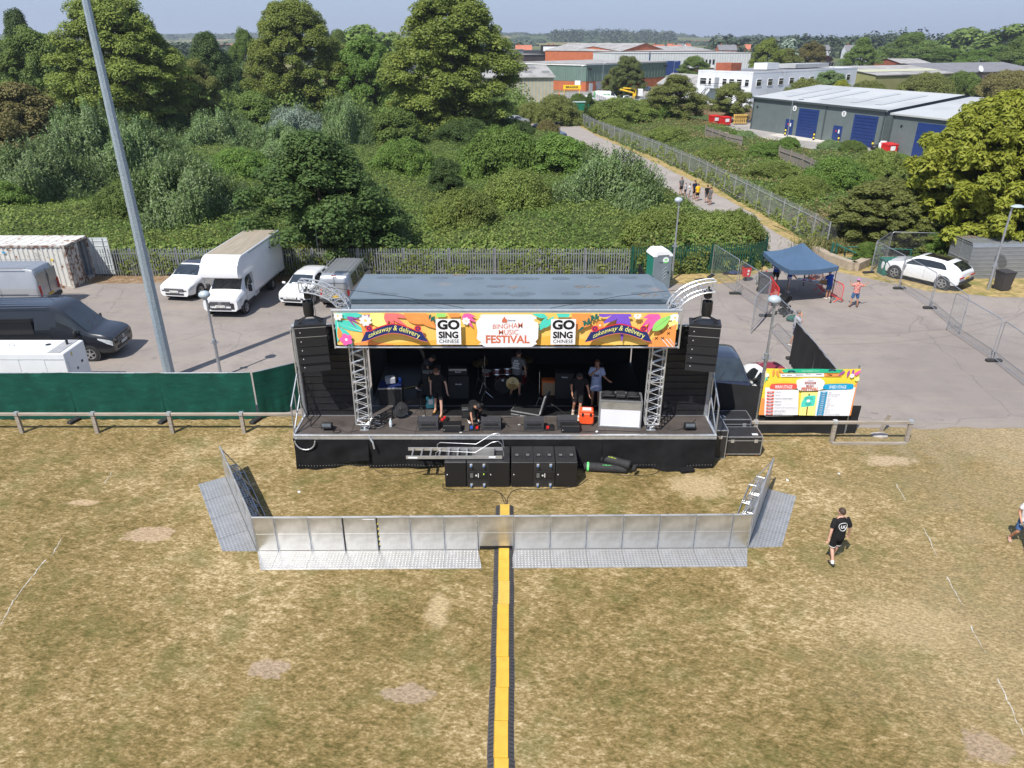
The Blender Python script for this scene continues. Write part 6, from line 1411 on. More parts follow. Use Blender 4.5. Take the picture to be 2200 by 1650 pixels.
    if hm:
        c=J['hc']-upv*.012; B_=Matrix((sd_,fr,upv)).transposed(); m=MB(); n=14; vs=[];fs=[]; K=6
        for i in range(K+1):
            for k in range(n):
                a=6.2832*k/n; fwd=math.sin(a); lim=(1.25 if fwd>.5 else (2.0 if fwd>-.3 else 2.25)) if not hat else 1.35
                ph=lim*i/K; vs.append(c+B_@Vector((.094*math.sin(ph)*math.cos(a),.112*math.sin(ph)*math.sin(a),.108*math.cos(ph)+.012)))
        for i in range(K):
            for k in range(n): fs.append((i*n+k,i*n+(k+1)%n,(i+1)*n+(k+1)%n,(i+1)*n+k))
        m.add(vs,fs,hm)
        if hat: m.lathe([(.10,0),(.155,-.012),(.155,-.004)],hat,c+upv*.045,14,B_)
        m.build('hat' if hat else 'hair',t,70)
        if hairlen:
            m=MB(); bk=c-fr*.07; limb(m,hair,[bk+upv*.03,bk-upv*.06-fr*.01,bk-upv*hairlen*.6-fr*.02,bk-upv*hairlen-fr*.01],[.085,.088,.075,.03]); m.build('long_hair',t,60)
    m=MB()
    for s in (-1,1): m.ball(J['hc']+fr*.088+sd_*.034*s-upv*.030,.011,EYE,6)
    m.build('eye',t); m=MB(); m.box(J['hl']+fr*.083-upv*.02,(.045,.012,.01),mat('lips',(.30,.10,.08),.5),Matrix((sd_,fr,upv)).transposed()); m.build('mouth',t)
    t['_j']=0; del t['_j']
    return t,J,fr,upv,sd_
BT=cl('black',(.012,.012,.013)); WT=cl('white',(.62,.62,.64)); BLT=cl('royal_blue',(.02,.07,.33)); DNM=cl('denim',(.05,.11,.24)); NVY=cl('navy',(.012,.018,.045)); GRYc=cl('grey',(.12,.12,.125)); LG_=cl('light_grey',(.36,.37,.40)); LB=cl('pale_blue',(.40,.46,.66)); PKc=cl('pink_print',(.52,.25,.22),c2=(.6,.4,.36),amt=.5,c2s=30); RDc=cl('red_print',(.42,.08,.07),c2=(.62,.42,.36),amt=.52,c2s=26,soft=.04); YLc=cl('yellow',(.72,.42,.02)); FLc=cl('floral_dark',(.03,.03,.035),c2=(.2,.2,.21),amt=.6,c2s=22,soft=.03); HATc=cl('flag_hat',(.55,.12,.12),c2=(.2,.25,.55),amt=.5,c2s=25,soft=.03); STc=cl('striped',(.45,.35,.33),c2=(.15,.12,.12),amt=.5,c2s=30,soft=.03)
SBK=mat('shoe_black',(.02,.02,.022),.5); SWH=mat('shoe_white',(.6,.6,.58),.5); TANB=mat('boot_tan',(.42,.22,.07),.6); SOCK=cl('sock_white',(.65,.65,.65))
Dk=ZD+.012
def gz(x,y,z=0): p=G(x,y,z); return (p.x,p.y,z)
# the walker with the round back print
t,J,fr,up,sd_=person('person in black with a round white print on the back, walking on the grass',gz(1788,1208),math.pi+.12,'fair',BT,BT,SBK,HB,lean=.1,pose={'kR':(-.09,-.10,.50),'aR':(-.09,-.20,.09),'kL':(.10,-.03,.50),'aL':(.10,.16,.12),'eL':(.27,.06,1.14),'wL':(.30,.05,.90),'eR':(-.28,.03,1.14),'wR':(-.33,-.06,.92)},h=1.8,sock=SOCK,sleeve=.7)
m=MB(); pts=[]; 
for k in range(25):
    a=6.2832*k/24; rr_=.115*(1+(.05*math.sin(3*a))); pts.append(Vector((rr_*math.cos(a),.146+.0-.0*abs(math.cos(a)),1.265+rr_*math.sin(a)*1.05)))
Rb=RX(.1); pv=Vector((0,0,.95)); pts=[pv+Rb@(p-pv)+Vector((0,-.025*(p.x/.11)**2,0)) for p in pts]; m.path(pts,.008,WHT,5)
for w_,x in (('U',.035),('K',-.025)): 
    c=pv+Rb@(Vector((x,.150,1.265))-pv); text(m,w_,c,(-1,0,0),Rb@Vector((0,0,1)),WHT,h=.095,bold=.05)
m.build('back_print',t)
m=MB(); 
for S_ in 'LR':
    k_,hp=J['k'+S_],J['hp'+S_]; c=hp.lerp(k_,.8); d=(k_-hp).normalized(); m.tube(c,c+d*.02,.095,WHT,12)
m.build('shorts_hem',t)
# woman at the right edge
t,J,fr,up,sd_=person('person in a white top and denim shorts holding a tumbler at the right edge',(14.9,17.2,0),-.35,'tan',WT,DNM,mat('sandal',(.45,.3,.25),.6),HBL,lean=.12,nod=.2,pose={'kR':(-.13,-.10,.50),'aR':(-.18,.18,.10),'kL':(.12,-.18,.52),'aL':(.14,-.30,.09),'eR':(-.24,.02,1.16),'wR':(-.18,-.20,.98)},h=1.68,sleeve=.2,hairlen=.2)
w_=J['wR']; m=MB(); m.lathe([(.036,-.10),(.045,.09),(.047,.11)],mat('tumbler_grey',(.35,.4,.38),.3),(0,0,0),14,RX(.9)); o=m.build('tumbler',None,50); tag(o,'grey insulated tumbler with a handle in the hand of the person at the right edge','cup'); o.location=Vector((14.9,17.2,0))+RZ(-.35)@(w_*(1.68/1.75)+Vector((.05,-.08,-.06)))
# man on the phone
person('person in a pale T-shirt talking on a phone beside the black scrim',gz(1703,742),math.radians(75),'tan',LG_,NVY,SWH,HG_,pose={'eR':(-.22,-.20,1.22),'wR':(-.14,-.14,1.50),'hR':(.3,.1,1),'kL':(.10,-.14,.50),'aL':(.11,-.10,.09),'aR':(-.11,.16,.1),'kR':(-.10,.02,.5)},h=1.82,sleeve=.6)
# woman in red print
person('person in a red patterned shirt and hat standing with both arms raised',gz(1833,660),math.radians(180-6),'tan',RDc,DNM,mat('sandal_dark',(.06,.03,.03),.6),HG_,pose={'eL':(.36,.05,1.30),'wL':(.42,-.05,1.52),'eR':(-.36,.05,1.28),'wR':(-.46,-.05,1.42),'hL':(.2,0,1),'hR':(-.6,0,.6),'kL':(.16,-.02,.5),'aL':(.2,0,.09),'kR':(-.16,-.02,.5),'aR':(-.2,0,.09)},h=1.66,hat=HATc,sleeve=.6)
# gazebo people
person('person in a blue shirt and patterned cap leaning on the red barrier',gz(1777,642),math.radians(200),'tan',BLT,DNM,SWH,HG_,lean=.22,pose={'eR':(-.2,-.22,1.2),'wR':(-.15,-.42,1.1),'eL':(.2,-.22,1.2),'wL':(.15,-.42,1.1)},h=1.68,hat=HATc,group='people at the gazebo')
person('person in a blue shirt and pale shorts at the left front leg of the gazebo',gz(1691,628),math.radians(70),'fair',BLT,LG_,SWH,HG_,nod=.3,lean=.1,pose={'eR':(-.22,-.12,1.14),'wR':(-.1,-.3,1.0),'eL':(.22,-.12,1.14),'wL':(.1,-.3,1.0)},h=1.75,group='people at the gazebo')
person('large person in a blue shirt standing just outside the left side of the gazebo',gz(1663,616),math.radians(170),'fair',BLT,BT,SBK,HB,pose={'eL':(.3,.0,1.15),'wL':(.2,-.2,1.05)},h=1.86,group='people at the gazebo')
person('person in a blue top and black shorts under the middle of the gazebo',gz(1730,604),math.radians(10),'tan',BLT,BT,SBK,HB,h=1.72,group='people at the gazebo',pose={'kL':(.15,-.1,.5),'aL':(.16,-.02,.09)})
person('person in a pale striped top under the back of the gazebo',gz(1746,602),math.radians(-20),'tan',STc,STc,SBK,HBL,h=1.65,group='people at the gazebo')
person('person in a pink top sitting on the planter wall by the green gate',(23.35,46.9,-.42),math.radians(165),'red',PKc,BT,SBK,HGI,pose={'kL':(.16,-.42,.95),'aL':(.16,-.45,.52),'kR':(-.12,-.42,.92),'aR':(-.14,-.44,.52),'eL':(.3,.0,1.2),'wL':(.2,-.2,1.0)},h=1.75,lean=.1,sleeve=.5)
# people on the path
pg=[((1497,428),.2,None,YLc,BT,HD,'person in a yellow top carrying a black bag, walking on the path',1.6),((1517,432),2.9,None,BT,GRYc,HD,'person in a black top facing the camera in the group on the path',1.62),((1524,436),-1.,None,GRYc,GRYc,HB,'person with long hair in a grey dress at the right of the path group',1.6),((1490,424),.5,None,NVY,BT,HD,'person with a round dark head of hair behind the yellow top on the path',1.75),((1480,420),1.0,None,WT,LG_,HB,'smaller person in pale clothes between the hedge and the yellow top',1.3),((1462,415),.4,None,GRYc,BT,HGI,'person at the left of the path group, mostly behind the hedge, red brown hair',1.7),((1471,417),.6,None,LG_,NVY,HG_,'child in a pale top second from the left of the path group',1.25)]
for (x,y),rz,_,tp,lw,hr,lab_,hh in pg: person(lab_,gz(x,y+4),rz,'tan',tp,lw,SBK,hr,h=hh,group='people walking on the path',hairlen=.25 if 'long' in lab_ else 0,dress='dress' in lab_)
# on the stage
person('person in black with tan boots standing on the stage, looking down',(-2.62,23.0,Dk),-.25,'fair',BT,BT,TANB,HGI,nod=.55,lean=.05,pose={'kR':(-.12,.02,.5),'aR':(-.16,.10,.1),'kL':(.12,-.08,.5),'aL':(.15,-.18,.09),'eR':(-.26,.03,1.13),'wR':(-.24,-.06,.88),'eL':(.27,.04,1.13),'wL':(.33,-.04,.9)},h=1.84,sleeve=.35,group='people on the stage')
person('person in a dark T-shirt bending down to reach a pedal on the stage floor',(-1.35,22.35,Dk),.35,'tan',BT,BT,SWH,HD,lean=1.25,nod=-.3,trous=True,drop=.28,pose={'kL':(.16,-.22,.42),'aL':(.18,.02,.09),'kR':(-.14,-.20,.42),'aR':(-.16,.06,.09),'eR':(-.24,-.25,1.40),'wR':(-.24,-.47,1.46),'hR':(0,0,-1),'eL':(.24,-.10,1.2),'wL':(.15,-.25,1.1)},h=1.75,group='people on the stage')
t,J,fr,up,sd_=person('person in a grey T-shirt printed EAT SLEEP RAVE REPEAT at the drum kit',(.18,24.4,Dk),math.pi-.45,'tan',GRYc,BT,SBK,HD,lean=.25,pose={'eR':(-.26,-.1,1.15),'wR':(-.26,-.2,.92),'eL':(.26,-.15,1.18),'wL':(.3,-.35,1.05),'kL':(.14,-.1,.5),'aL':(.2,.1,.09)},h=1.82,sleeve=.6,group='people on the stage')
m=MB(); Rb=RX(.25)
for k,s in enumerate(('EAT','SLEEP','RAVE','REPEAT')): text(m,s,pv+Rb@(Vector((0,.146,1.36-.085*k))-pv),(-1,0,0),Rb@Vector((0,0,1)),WHT,h=.06,w=.052*len(s),bold=.03)
m.build('back_print',t)
person('person in black with white socks beside the orange case, head down',(2.35,22.75,Dk),-.1,'tan',BT,BT,mat('shoe_cream',(.5,.47,.38),.5),HD,nod=.7,lean=.14,pose={'kR':(-.13,-.02,.5),'aR':(-.17,.12,.12),'kL':(.07,-.12,.5),'aL':(.03,-.26,.09),'eR':(-.26,.0,1.14),'wR':(-.22,-.1,.9),'eL':(.28,.0,1.14),'wL':(.34,-.08,.9)},h=1.85,sock=SOCK,sleeve=.5,group='people on the stage')
t,J,fr,up,sd_=person('person in a pale blue shirt holding a microphone behind the white booth',(3.05,23.6,Dk),-.1,'tan',LB,LG_,SBK,HGI,nod=-.15,pose={'eR':(-.24,-.16,1.2),'wR':(-.06,-.22,1.42),'hR':(.6,-.2,.7),'eL':(.26,-.05,1.15),'wL':(.38,-.18,1.1)},h=1.82,sleeve=.7,dress=True,group='people on the stage')
m=MB(); text(m,'REBEL',(0,-.142,1.22),(1,0,0),(0,0,1),BLK,h=.09,w=.2,bold=.04); m.build('shirt_print',t)
o=MB().tube((0,0,0),(.0,-.05,.14),.014,BLK,8).ball((0,-.06,.17),.03,BLK,8).build('microphone',None,60); tag(o,'black microphone held to the mouth of the person behind the white desk','microphone'); o.location=Vector((3.05,23.6,Dk))+RZ(-.1)@((J['wR']+Vector((.03,-.07,.06)))*(1.82/1.75))
person('person in a dark floral shirt leaning over at the back left of the stage',(-3.3,24.9,Dk),.9,'tan',FLc,BT,SWH,HD,lean=.75,pose={'eR':(-.22,-.2,1.3),'wR':(-.2,-.42,1.3),'kL':(.12,-.1,.5),'aR':(-.2,.25,.1)},trous=True,h=1.8,sleeve=.6,group='people on the stage')
# ---------------- stage gear
def amp(loc,rz,w,d,h,lab,body,grille,txt=None,panel=None,corner=None,cat='guitar amplifier'):
    t=thing('guitar_amplifier',lab,cat,loc,rz,'amplifiers on the stage'); m=MB(); m.box((0,0,h/2),(w,d,h),body,bev=.02); m.build('cabinet',t)
    m=MB(); gh=h-.08-(.12 if panel else 0); m.box((0,-d/2-.004,.03+gh/2),(w-.06,.01,gh),grille); m.build('grille',t)
    if panel: m=MB(); m.box((0,-d/2-.006,h-.08),(w-.06,.012,.07),panel); 
    if panel:
        for k in range(8): m.lathe([(.012,0),(.012,.02)],BLK,(-w/2+.08+k*(w-.16)/7,-d/2-.02,h-.08),8,RX(math.pi/2))
        m.build('control_panel',t)
    if txt: m=MB(); text(m,txt[0],(txt[1],-d/2-.012,txt[2]),(1,0,0),(0,0,1),WHT,h=.055,w=.22,bold=.015); m.build('lettering',t)
    return t
DG=mat('grille_cloth_black',(.02,.02,.02),.8,0,.2,30); OA=mat('amp_orange',(.62,.13,.02),.55,0,.06,5); CGR=mat('cream_grille',(.34,.24,.14),.8,0,.1,30)
a=amp((-1.98,24.3,Dk),0,.78,.38,.95,'large black amplifier cabinet with Marshall lettering',DECK2,DG,('Marshall',0,.62)); 
amp((-2.0,24.3,Dk+.96),0,.70,.30,.30,'amplifier head with a silver panel on top of the big black cabinet',BLK,DG,('Marshall',.02,.14),ALU2)
amp((-3.0,24.6,Dk),0,.72,.42,1.1,'tall black bass amplifier stack at the left, behind the standing person',BLK,DG,('Ampeg',-.2,.95),mat('panel_grey',(.16,.17,.18),.4))
t=amp((1.45,24.55,Dk),0,.66,.32,.62,'orange guitar amplifier with a cream grille',OA,CGR); m=MB(); m.box((0,-.172,.56),(.42,.012,.05),OA); m.build('panel',t)
amp((1.95,24.3,Dk),0,.68,.36,1.05,'black amplifier right of the orange one, in shadow',BLK,DG,('Blackstar',.0,.9))
amp((-1.55,22.75,Dk),.1,.5,.28,.42,'small black practice amplifier beside the bending person',BLK,DG,None,mat('panel_grey',(.16,.17,.18),.4))
# drum kit
CH=mat('chrome',(.6,.6,.6),.2,.9); WN=mat('drum_wine',(.09,.008,.01),.25,0,.2,4,coat=.6); BRZ=mat('cymbal_bronze',(.30,.22,.10),.3,.85)
dk=thing('drum_kit','wine red drum kit with cymbals behind the middle of the stage','drum kit',(-.35,24.9,Dk)); 
def drum(c,r,h,R,nm): 
    m=MB(); m.lathe([(r,-h/2),(r,h/2)],WN,c,22,R); d=m.build(nm,dk,50); m=MB(); m.lathe([(r*1.03,-h/2-.01),(r*1.03,-h/2+.02)],CH,c,22,R); m.lathe([(r*1.03,h/2-.02),(r*1.03,h/2+.01)],CH,c,22,R); m.build('hoop',d,40); m=MB(); m.lathe([(r*.98,-h/2-.008),(r*.98,-h/2-.004)],DECK2,c,22,R); m.build('drum_head',d); m=MB(); m.lathe([(r*.98,h/2+.004),(r*.98,h/2+.012)],WHT if nm!='bass_drum' else DECK2,c,22,R); m.build('drum_head',d)
    return d
drum((0,-.1,.32),.30,.4,RX(math.pi/2),'bass_drum'); drum((-.22,-.05,.78),.16,.2,RX(-.35),'tom_drum'); drum((.2,-.05,.8),.17,.22,RX(-.35),'tom_drum'); drum((-.62,.25,.6),.19,.16,RX(-.1),'snare_drum'); drum((.7,.25,.42),.22,.4,RX(0),'floor_tom')
m=MB(); m.box((0,-.31,.55),(.08,.012,.07),WHT); m.build('emblem',dk)
for x,y,z in ((-.75,-.1,1.2),(.75,.1,1.25),(-.95,.3,.95),(.95,.4,1.1)):
    m=MB(); m.tube((x,y,.1),(x,y,z),.012,CH)
    for k in range(3): m.tube((x,y,.35),(x+.26*math.cos(k*2.1),y+.26*math.sin(k*2.1),.0),.01,CH)
    m.build('cymbal_stand',dk); m=MB(); m.lathe([(.22,0),(.04,.03),(.02,.045)],BRZ,(x,y,z),20,RX(.25)@RY(.15)); m.build('cymbal',dk,50)
o=MB().lathe([(.24,0),(.04,.03),(.02,.045)],BRZ,(0,0,0),22,RX(1.3)).build('loose_cymbal',None,50); tag(o,'bronze cymbal held low in the hand of the person at the drums','cymbal'); o.location=(.02,23.95,Dk+.72)
def mic(loc,lab,h=1.5,boom=0,rz=0):
    t=thing('microphone_stand',lab,'microphone stand',loc,rz,'microphone stands on the stage'); m=MB(); m.tube((0,0,.1),(0,0,h),.011,BLK if boom else CH)
    for k in range(3): m.tube((0,0,.28),(.28*math.cos(k*2.1),.28*math.sin(k*2.1),.01),.01,BLK if boom else CH)
    m.build('stand',t); m=MB()
    if boom: m.tube((-.2,0,h-.1),(.55,0,h+.2),.009,BLK); m.tube((.55,0,h+.2),(.68,0,h+.24),.02,BLK,8); m.build('boom_arm',t)
    else: m.tube((0,0,h),(0,-.08,h+.1),.02,BLK,8); m.build('microphone',t)
mic((-1.0,24.2,Dk),'chrome stand left of the drum kit',1.7); mic((1.0,23.7,Dk),'chrome tripod stand right of the drum kit',1.3); mic((2.75,24.4,Dk),'black boom stand behind the person with the microphone',1.0,1,.3); mic((-3.25,22.9,Dk),'thin black boom stand by the left edge of the black floor',1.0,1,1.2); mic((1.95,22.2,Dk),'low black boom stand lying open near the monitors',.35,1,2.6); mic((-.35,22.05,Dk),'low black stand right of the second monitor',.3,1,-.4)
# wedge monitors and lights on the deck front
def wedge(x,lab,y=21.95,s=1,rz=0):
    t=thing('floor_monitor',lab,'speaker',(x,y,Dk),rz,'floor monitors along the stage front'); m=MB(); m.prism([(-.24*s,0),(.24*s,0),(.24*s,.12*s),(.02,.42*s),(-.24*s,.36*s)],'x',-.34*s,.34*s,mat('monitor_charcoal',(.035,.036,.04),.6,0,.15,6)); m.build('cabinet',t)
    m=MB(); m.box((0,-.245*s,.2*s),(.5*s,.012,.13*s),BLK); m.tube((-.28*s,-.27*s,.15*s),(.28*s,-.27*s,.15*s),.012,BLK); m.build('rear_recess',t); return t
wedge(-2.87,'leftmost floor monitor, in front of the standing person'); wedge(-.72,'floor monitor right of the bending person'); wedge(.75,'floor monitor below the open case'); wedge(1.9,'floor monitor left of the orange case',22.05)
for x,y,l in ((-2.05,21.75,'black box beside the leftmost floor monitor'),(2.0,21.72,'black box in front of the right floor monitor')):
    t=tag(MB().box((0,0,.13),(.62,.36,.26),DECK2,bev=.015).box((-.27,-.185,.1),(.02,.01,.02),LED).build('low_box'),l,'box'); t.location=(x,y,Dk)
def flood(x,lab):
    t=thing('stage_light',lab,'light',(x,21.75,Dk),0,'small black lights on the deck corners'); m=MB(); m.box((0,0,.17),(.36,.2,.2),BLK,RX(-.4),bev=.02); m.build('housing',t); m=MB(); m.box((0,-.09,.23),(.3,.012,.1),mat('lens_grey',(.1,.11,.12),.2),RX(-.4)); m.build('lens',t); m=MB()
    for s in (-.2,.2): m.tube((s,0,.17),(s,0,.0),.015,BLK)
    m.tube((-.2,0,.01),(.2,0,.01),.015,BLK); m.build('bracket',t)
flood(-6.35,'small black light on the left wing of the deck'); flood(6.1,'small black light on the right wing of the deck')
# white desk (dj booth)
t=thing('dj_booth','silver framed booth with a white front panel on the right of the stage','booth',(3.75,22.25,Dk),-.10)
m=MB(); m.box((0,-.33,.36),(1.36,.03,.66),mat('booth_white',(.72,.72,.74),.4,0,.03,2)); m.build('front_panel',t); m=MB(); m.box((0,-.335,.84),(1.38,.03,.28),ALS); m.build('upper_panel',t)
m=MB(); e=.05
for x in (-.7,.7):
    for y in (-.33,.33): m.box((x,y,.52),(e,e,1.04),ALU)
for z in (.03,1.02):
    m.box((0,-.34,z),(1.4,e,e),ALU); m.box((0,.34,z),(1.4,e,e),ALU)
    for x in (-.7,.7): m.box((x,0,z),(e,.65,e),ALU)
m.build('frame',t); m=MB(); m.box((.0,0,.97),(1.36,.62,.02),BLK)
for x in (-.7,.7): m.box((x,0,.5),(.02,.62,.95),DECK2)
m.build('shelf',t)
t=thing('dj_deck','black turntables and mixer on top of the white booth','turntable',(3.75,22.3,Dk+1.045),-.10); 
for x in (-.42,.42): m=MB(); m.box((x,0,.04),(.42,.36,.08),BLK,bev=.01); d=m.build('turntable',t); m=MB(); m.lathe([(.15,.08),(.15,.095)],DPL,(x-.03,0,0),22); m.build('platter',d,40)
m=MB(); m.box((0,0,.05),(.3,.36,.1),DPL,bev=.01); m.build('mixer',t)
# orange case and open case
OC=mat('orange_case',(.80,.09,.02),.45,0,.06,4)
t=thing('rolling_case','bright orange hard case standing on the stage beside the white booth','case',(2.6,22.25,Dk),-.08); m=MB(); m.box((0,0,.24),(.5,.36,.44),OC,bev=.04); m.build('body',t); m=MB(); m.box((0,0,.5),(.46,.32,.12),OC,bev=.03); m.build('lid',t)
for x in (-.14,.14): m=MB(); m.box((x,-.19,.42),(.07,.03,.1),BLK); m.build('latch',t)
for x in (-.2,.2): m=MB(); m.lathe([(.05,-.02),(.05,.02)],RUB,(x,-.17,.05),10,RY(math.pi/2)); m.build('wheel',t)
m=MB(); m.box((0,-.02,.563),(.3,.2,.004),WHT); m.build('sticker',t)
t=thing('open_case','open black guitar case with silver edges lying in the middle of the stage','case',(.55,22.95,Dk),-.35)
m=MB(); m.box((0,0,.09),(1.05,.5,.16),FC); m.box((0,-.255,.15),(1.06,.02,.04),ALU2); m.box((0,-.255,.02),(1.06,.02,.03),ALU2); m.box((-.53,0,.15),(.02,.5,.04),ALU2); m.box((.53,0,.15),(.02,.5,.04),ALU2); m.build('base',t); m=MB(); m.box((.62,.12,.48),(.08,.5,.75),FC,RY(.25)); m.box((.70,.12,.84),(.05,.5,.03),ALU2); m.box((.60,-.14,.48),(.05,.03,.75),ALU2,RY(.25)); m.build('lid',t)
# small things
t=thing('water_bottle','large clear water bottle standing by the left truss tower','bottle',(-4.2,21.98,Dk)); m=MB(); m.lathe([(.05,0),(.055,.02),(.055,.2),(.03,.27),(.018,.29)],mat('bottle_clear',(.5,.58,.6),.08,0,.05,4,spec=.8),(0,0,0),14); m.build('bottle_body',t,50); m=MB(); m.lathe([(.02,.29),(.02,.32)],WHT,(0,0,0),10); m.build('cap',t); m=MB(); m.lathe([(.057,.08),(.057,.17)],LED,(0,0,0),14); m.build('label_band',t)
t=thing('stage_fan','black round fan lying tilted near the left truss tower','fan',(-3.95,22.65,Dk+.05),.4); m=MB(); R=RX(.9)
for r_ in (.1,.18,.26): m.path([Vector((0,0,.28))+R@Vector((r_*math.cos(a*.35),r_*math.sin(a*.35),.06-.2*r_)) for a in range(19)],.006,DPL,4)
for k in range(14): m.tube(Vector((0,0,.28))+R@Vector((0,0,.05)),Vector((0,0,.28))+R@Vector((.27*math.cos(k*.449),.27*math.sin(k*.449),0)),.005,DPL,3)
m.build('guard',t); m=MB(); m.lathe([(.27,-.1),(.28,-.02)],BLK,(0,0,.28),20,R); m.tube((-.28,0,.28),(-.28,0,0),.015,BLK); m.tube((.28,0,.28),(.28,0,0),.015,BLK); m.build('drum',t)
t=thing('equipment_case','blue topped silver case with gear on it at the back left of the stage','flight case',(-4.45,23.9,Dk),.05); m=MB(); m.box((0,0,.35),(.85,.6,.7),FC); m.box((0,-.29,.68),(.87,.03,.05),ALU2); m.build('body',t); m=MB(); m.box((0,0,.73),(.8,.55,.05),cl('blue_top',(.008,.018,.09))); m.build('lid',t)
t=tag(MB().box((0,0,.12),(.35,.3,.24),LG_,RZ(.3),bev=.03).box((.35,.05,.09),(.12,.12,.18),BLT,bev=.02).build('mixer_box'),'pale grey box and blue pouch on top of the blue topped case','box'); t.location=(-4.45,23.9,Dk+.78)
def pedals(x,y,w,lab,cols):
    t=thing('pedalboard',lab,'pedalboard',(x,y,Dk)); m=MB(); m.box((0,0,.03),(w,.34,.05),BLK,RX(.12)); m.build('board',t)
    for k,c in enumerate(cols): m=MB(); m.box((-w/2+.08+k*(w-.16)/max(1,len(cols)-1),(.07 if k%2 else -.07),.08),(.09,.13,.05),c); m.build('pedal',t)
PB=mat('pedal_blue',(.03,.1,.4),.4); PR_=mat('pedal_red',(.5,.02,.02),.4)
pedals(-2.95,22.45,.75,'pedalboard with small coloured pedals behind the leftmost monitor',[PB,WHT,PB,ALU,ALU,PB]); pedals(-2.38,22.42,.3,'small red and black pedalboard beside the tan boots',[PR_,PR_,BLK]); pedals(-.72,22.4,.7,'pedalboard with silver pedals behind the second monitor',[BLK,ALU,WHT,ALU,BLK]); pedals(-1.3,21.85,.35,'blue and red pedals under the hand of the bending person',[PB,BLK,PR_]); pedals(1.3,21.85,.3,'small pedals with a red one between the right monitors',[PR_,BLK])
t=thing('electric_guitar','turquoise electric guitar leaning upright behind the standing person','guitar',(-2.95,23.35,Dk),.2); m=MB(); m.prism([(-.16,.02),(.16,.02),(.19,.16),(.12,.3),(.17,.46),(.08,.5),(.03,.42),(-.04,.42),(-.12,.52),(-.17,.44),(-.12,.3),(-.19,.16)],'y',-.02,.02,mat('guitar_turquoise',(.08,.42,.45),.25,0,.05,4,coat=.5)); m.build('guitar_body',t); m=MB(); m.box((0,-.022,.75),(.05,.02,.7),DPL); m.build('neck',t); m=MB(); m.box((0,-.02,1.18),(.07,.02,.18),mat('maple',(.5,.32,.14),.4)); m.build('headstock',t); m=MB(); m.box((0,-.026,.28),(.16,.006,.2),WHT); m.build('pickguard',t)
t=tag(MB().box((0,0,.008),(.9,.05,.012),HAZ,RZ(.45)).build('yellow_strip'),'yellow strip on the dark floor at the back left of the stage','tape'); t.location=(-3.75,25.2,Dk)
rr=random.Random(3); CBLH=MB()
for k in range(14):
    c=Vector((-4.85+rr.uniform(-.25,.45),22.2+rr.uniform(-.25,.5),Dk+.03)); rd=rr.uniform(.08,.22); ph=rr.uniform(0,6)
    CBLH.path([c+Vector((rd*math.cos(a*.5+ph),rd*math.sin(a*.5+ph)*.8,.03*math.sin(a*.8+ph)+.004*k)) for a in range(11)],.01,[CB,CB,ALU][k%3],4)
tag(CBLH.build('cable_heap',None,50),'tangled heap of cables at the foot of the left truss tower','cable')
for k,(x,y) in enumerate(((-6.0,21.62),(-5.75,21.58))): 
    if k==0: tag(MB().path([(x+.13*math.cos(a*.35),y+.1*math.sin(a*.35),Dk+.02) for a in range(19)],.012,CB,5).build('cable_coil',None,50),'small coil of black cable on the left front of the deck','cable')
t=tag(MB().ball((0,0,.16),.36,BLKF,10,(.9,.6,.55)).ball((.1,.1,.3),.2,BLKF,8,(1.1,.6,.6)).build('cloth_heap',None,60),'heap of black cloth on the grass at the left end of the stage','cloth'); t.location=(-7.75,23.1,0)
t=tag(MB().box((0,0,.1),(.5,.3,.12),BLKF,RZ(.2),bev=.05).build('folded_cloth'),'black cloth bundle sticking out under the skirt at the right','cloth'); t.location=(6.0,21.15,0)

# scraps lying about
rr=random.Random(12)
for k,(x,y,z,l) in enumerate(((-3.75,22.9,Dk,'white scrap of paper on the bare deck by the fan'),(-1.75,21.55,Dk,'white scrap on the deck edge left of the middle'),(.25,22.1,Dk,'white scrap on the deck between the middle monitors'),(2.9,21.6,Dk,'white scrap on the deck below the orange case'),(-3.2,22.15,Dk,'small scrap on the deck left of the first monitor'),(-7.0,19.9,0,'small white scrap on the grass beside the left wing of barriers'),(9.3,20.6,0,'small white scrap on the grass right of the flight cases'),(11.2,21.0,0,'pale scrap on the grass below the right rail fence'))):
    o=tag(MB().add([(-.05,-.03,.004),(.04,-.04,.012),(.06,.03,.02),(-.03,.045,.006)],[(0,1,2,3)],WHT).add([(-.03,-.02,.024),(.03,-.02,.03),(.02,.02,.05)],[(0,1,2)],WHT).build('paper_scrap',None,None,False),l,'litter','paper scraps'); o.location=(x,y,z+.004); o.rotation_euler=(0,0,rr.uniform(0,6))
# ---------------- buildings beyond the scrub
RFG=mat('corrugated_roof_grey',(.33,.32,.31),.8,0,.1,.2,c2=(.24,.23,.22),amt=.55,c2s=.3,spec=.2); RFW=mat('pale_metal_roof',(.46,.47,.465),.5,.1,.05,.2,c2=(.38,.39,.39),amt=.6,c2s=.12,spec=.3)
def vstripe(name,c,c_2,per=.5,r=.6,m=0,blot=.12):
    M,N,L,b=newmat(name); tc=N.new('ShaderNodeTexCoord'); w_=N.new('ShaderNodeTexWave'); w_.wave_type='BANDS'; w_.bands_direction='X'; w_.inputs['Scale'].default_value=.314/per; w_.inputs['Distortion'].default_value=0
    L.new(tc.outputs['Object'],w_.inputs['Vector']); f=rampn(N,L,w_.outputs['Fac'],[(.3,(0,0,0)),(.5,(1,1,1))]); col=mixn(N,L,f,c,c_2)
    nz=noise_node(N,L,tc.outputs['Object'],.6,6); col=mixn(N,L,rampn(N,L,nz,[(.4,(0,0,0)),(.75,(blot*4,)*3)]),col,tuple(x*.6 for x in c)); L.new(col,b.inputs['Base Color']); b.inputs['Roughness'].default_value=r; b.inputs['Metallic'].default_value=m
    return M
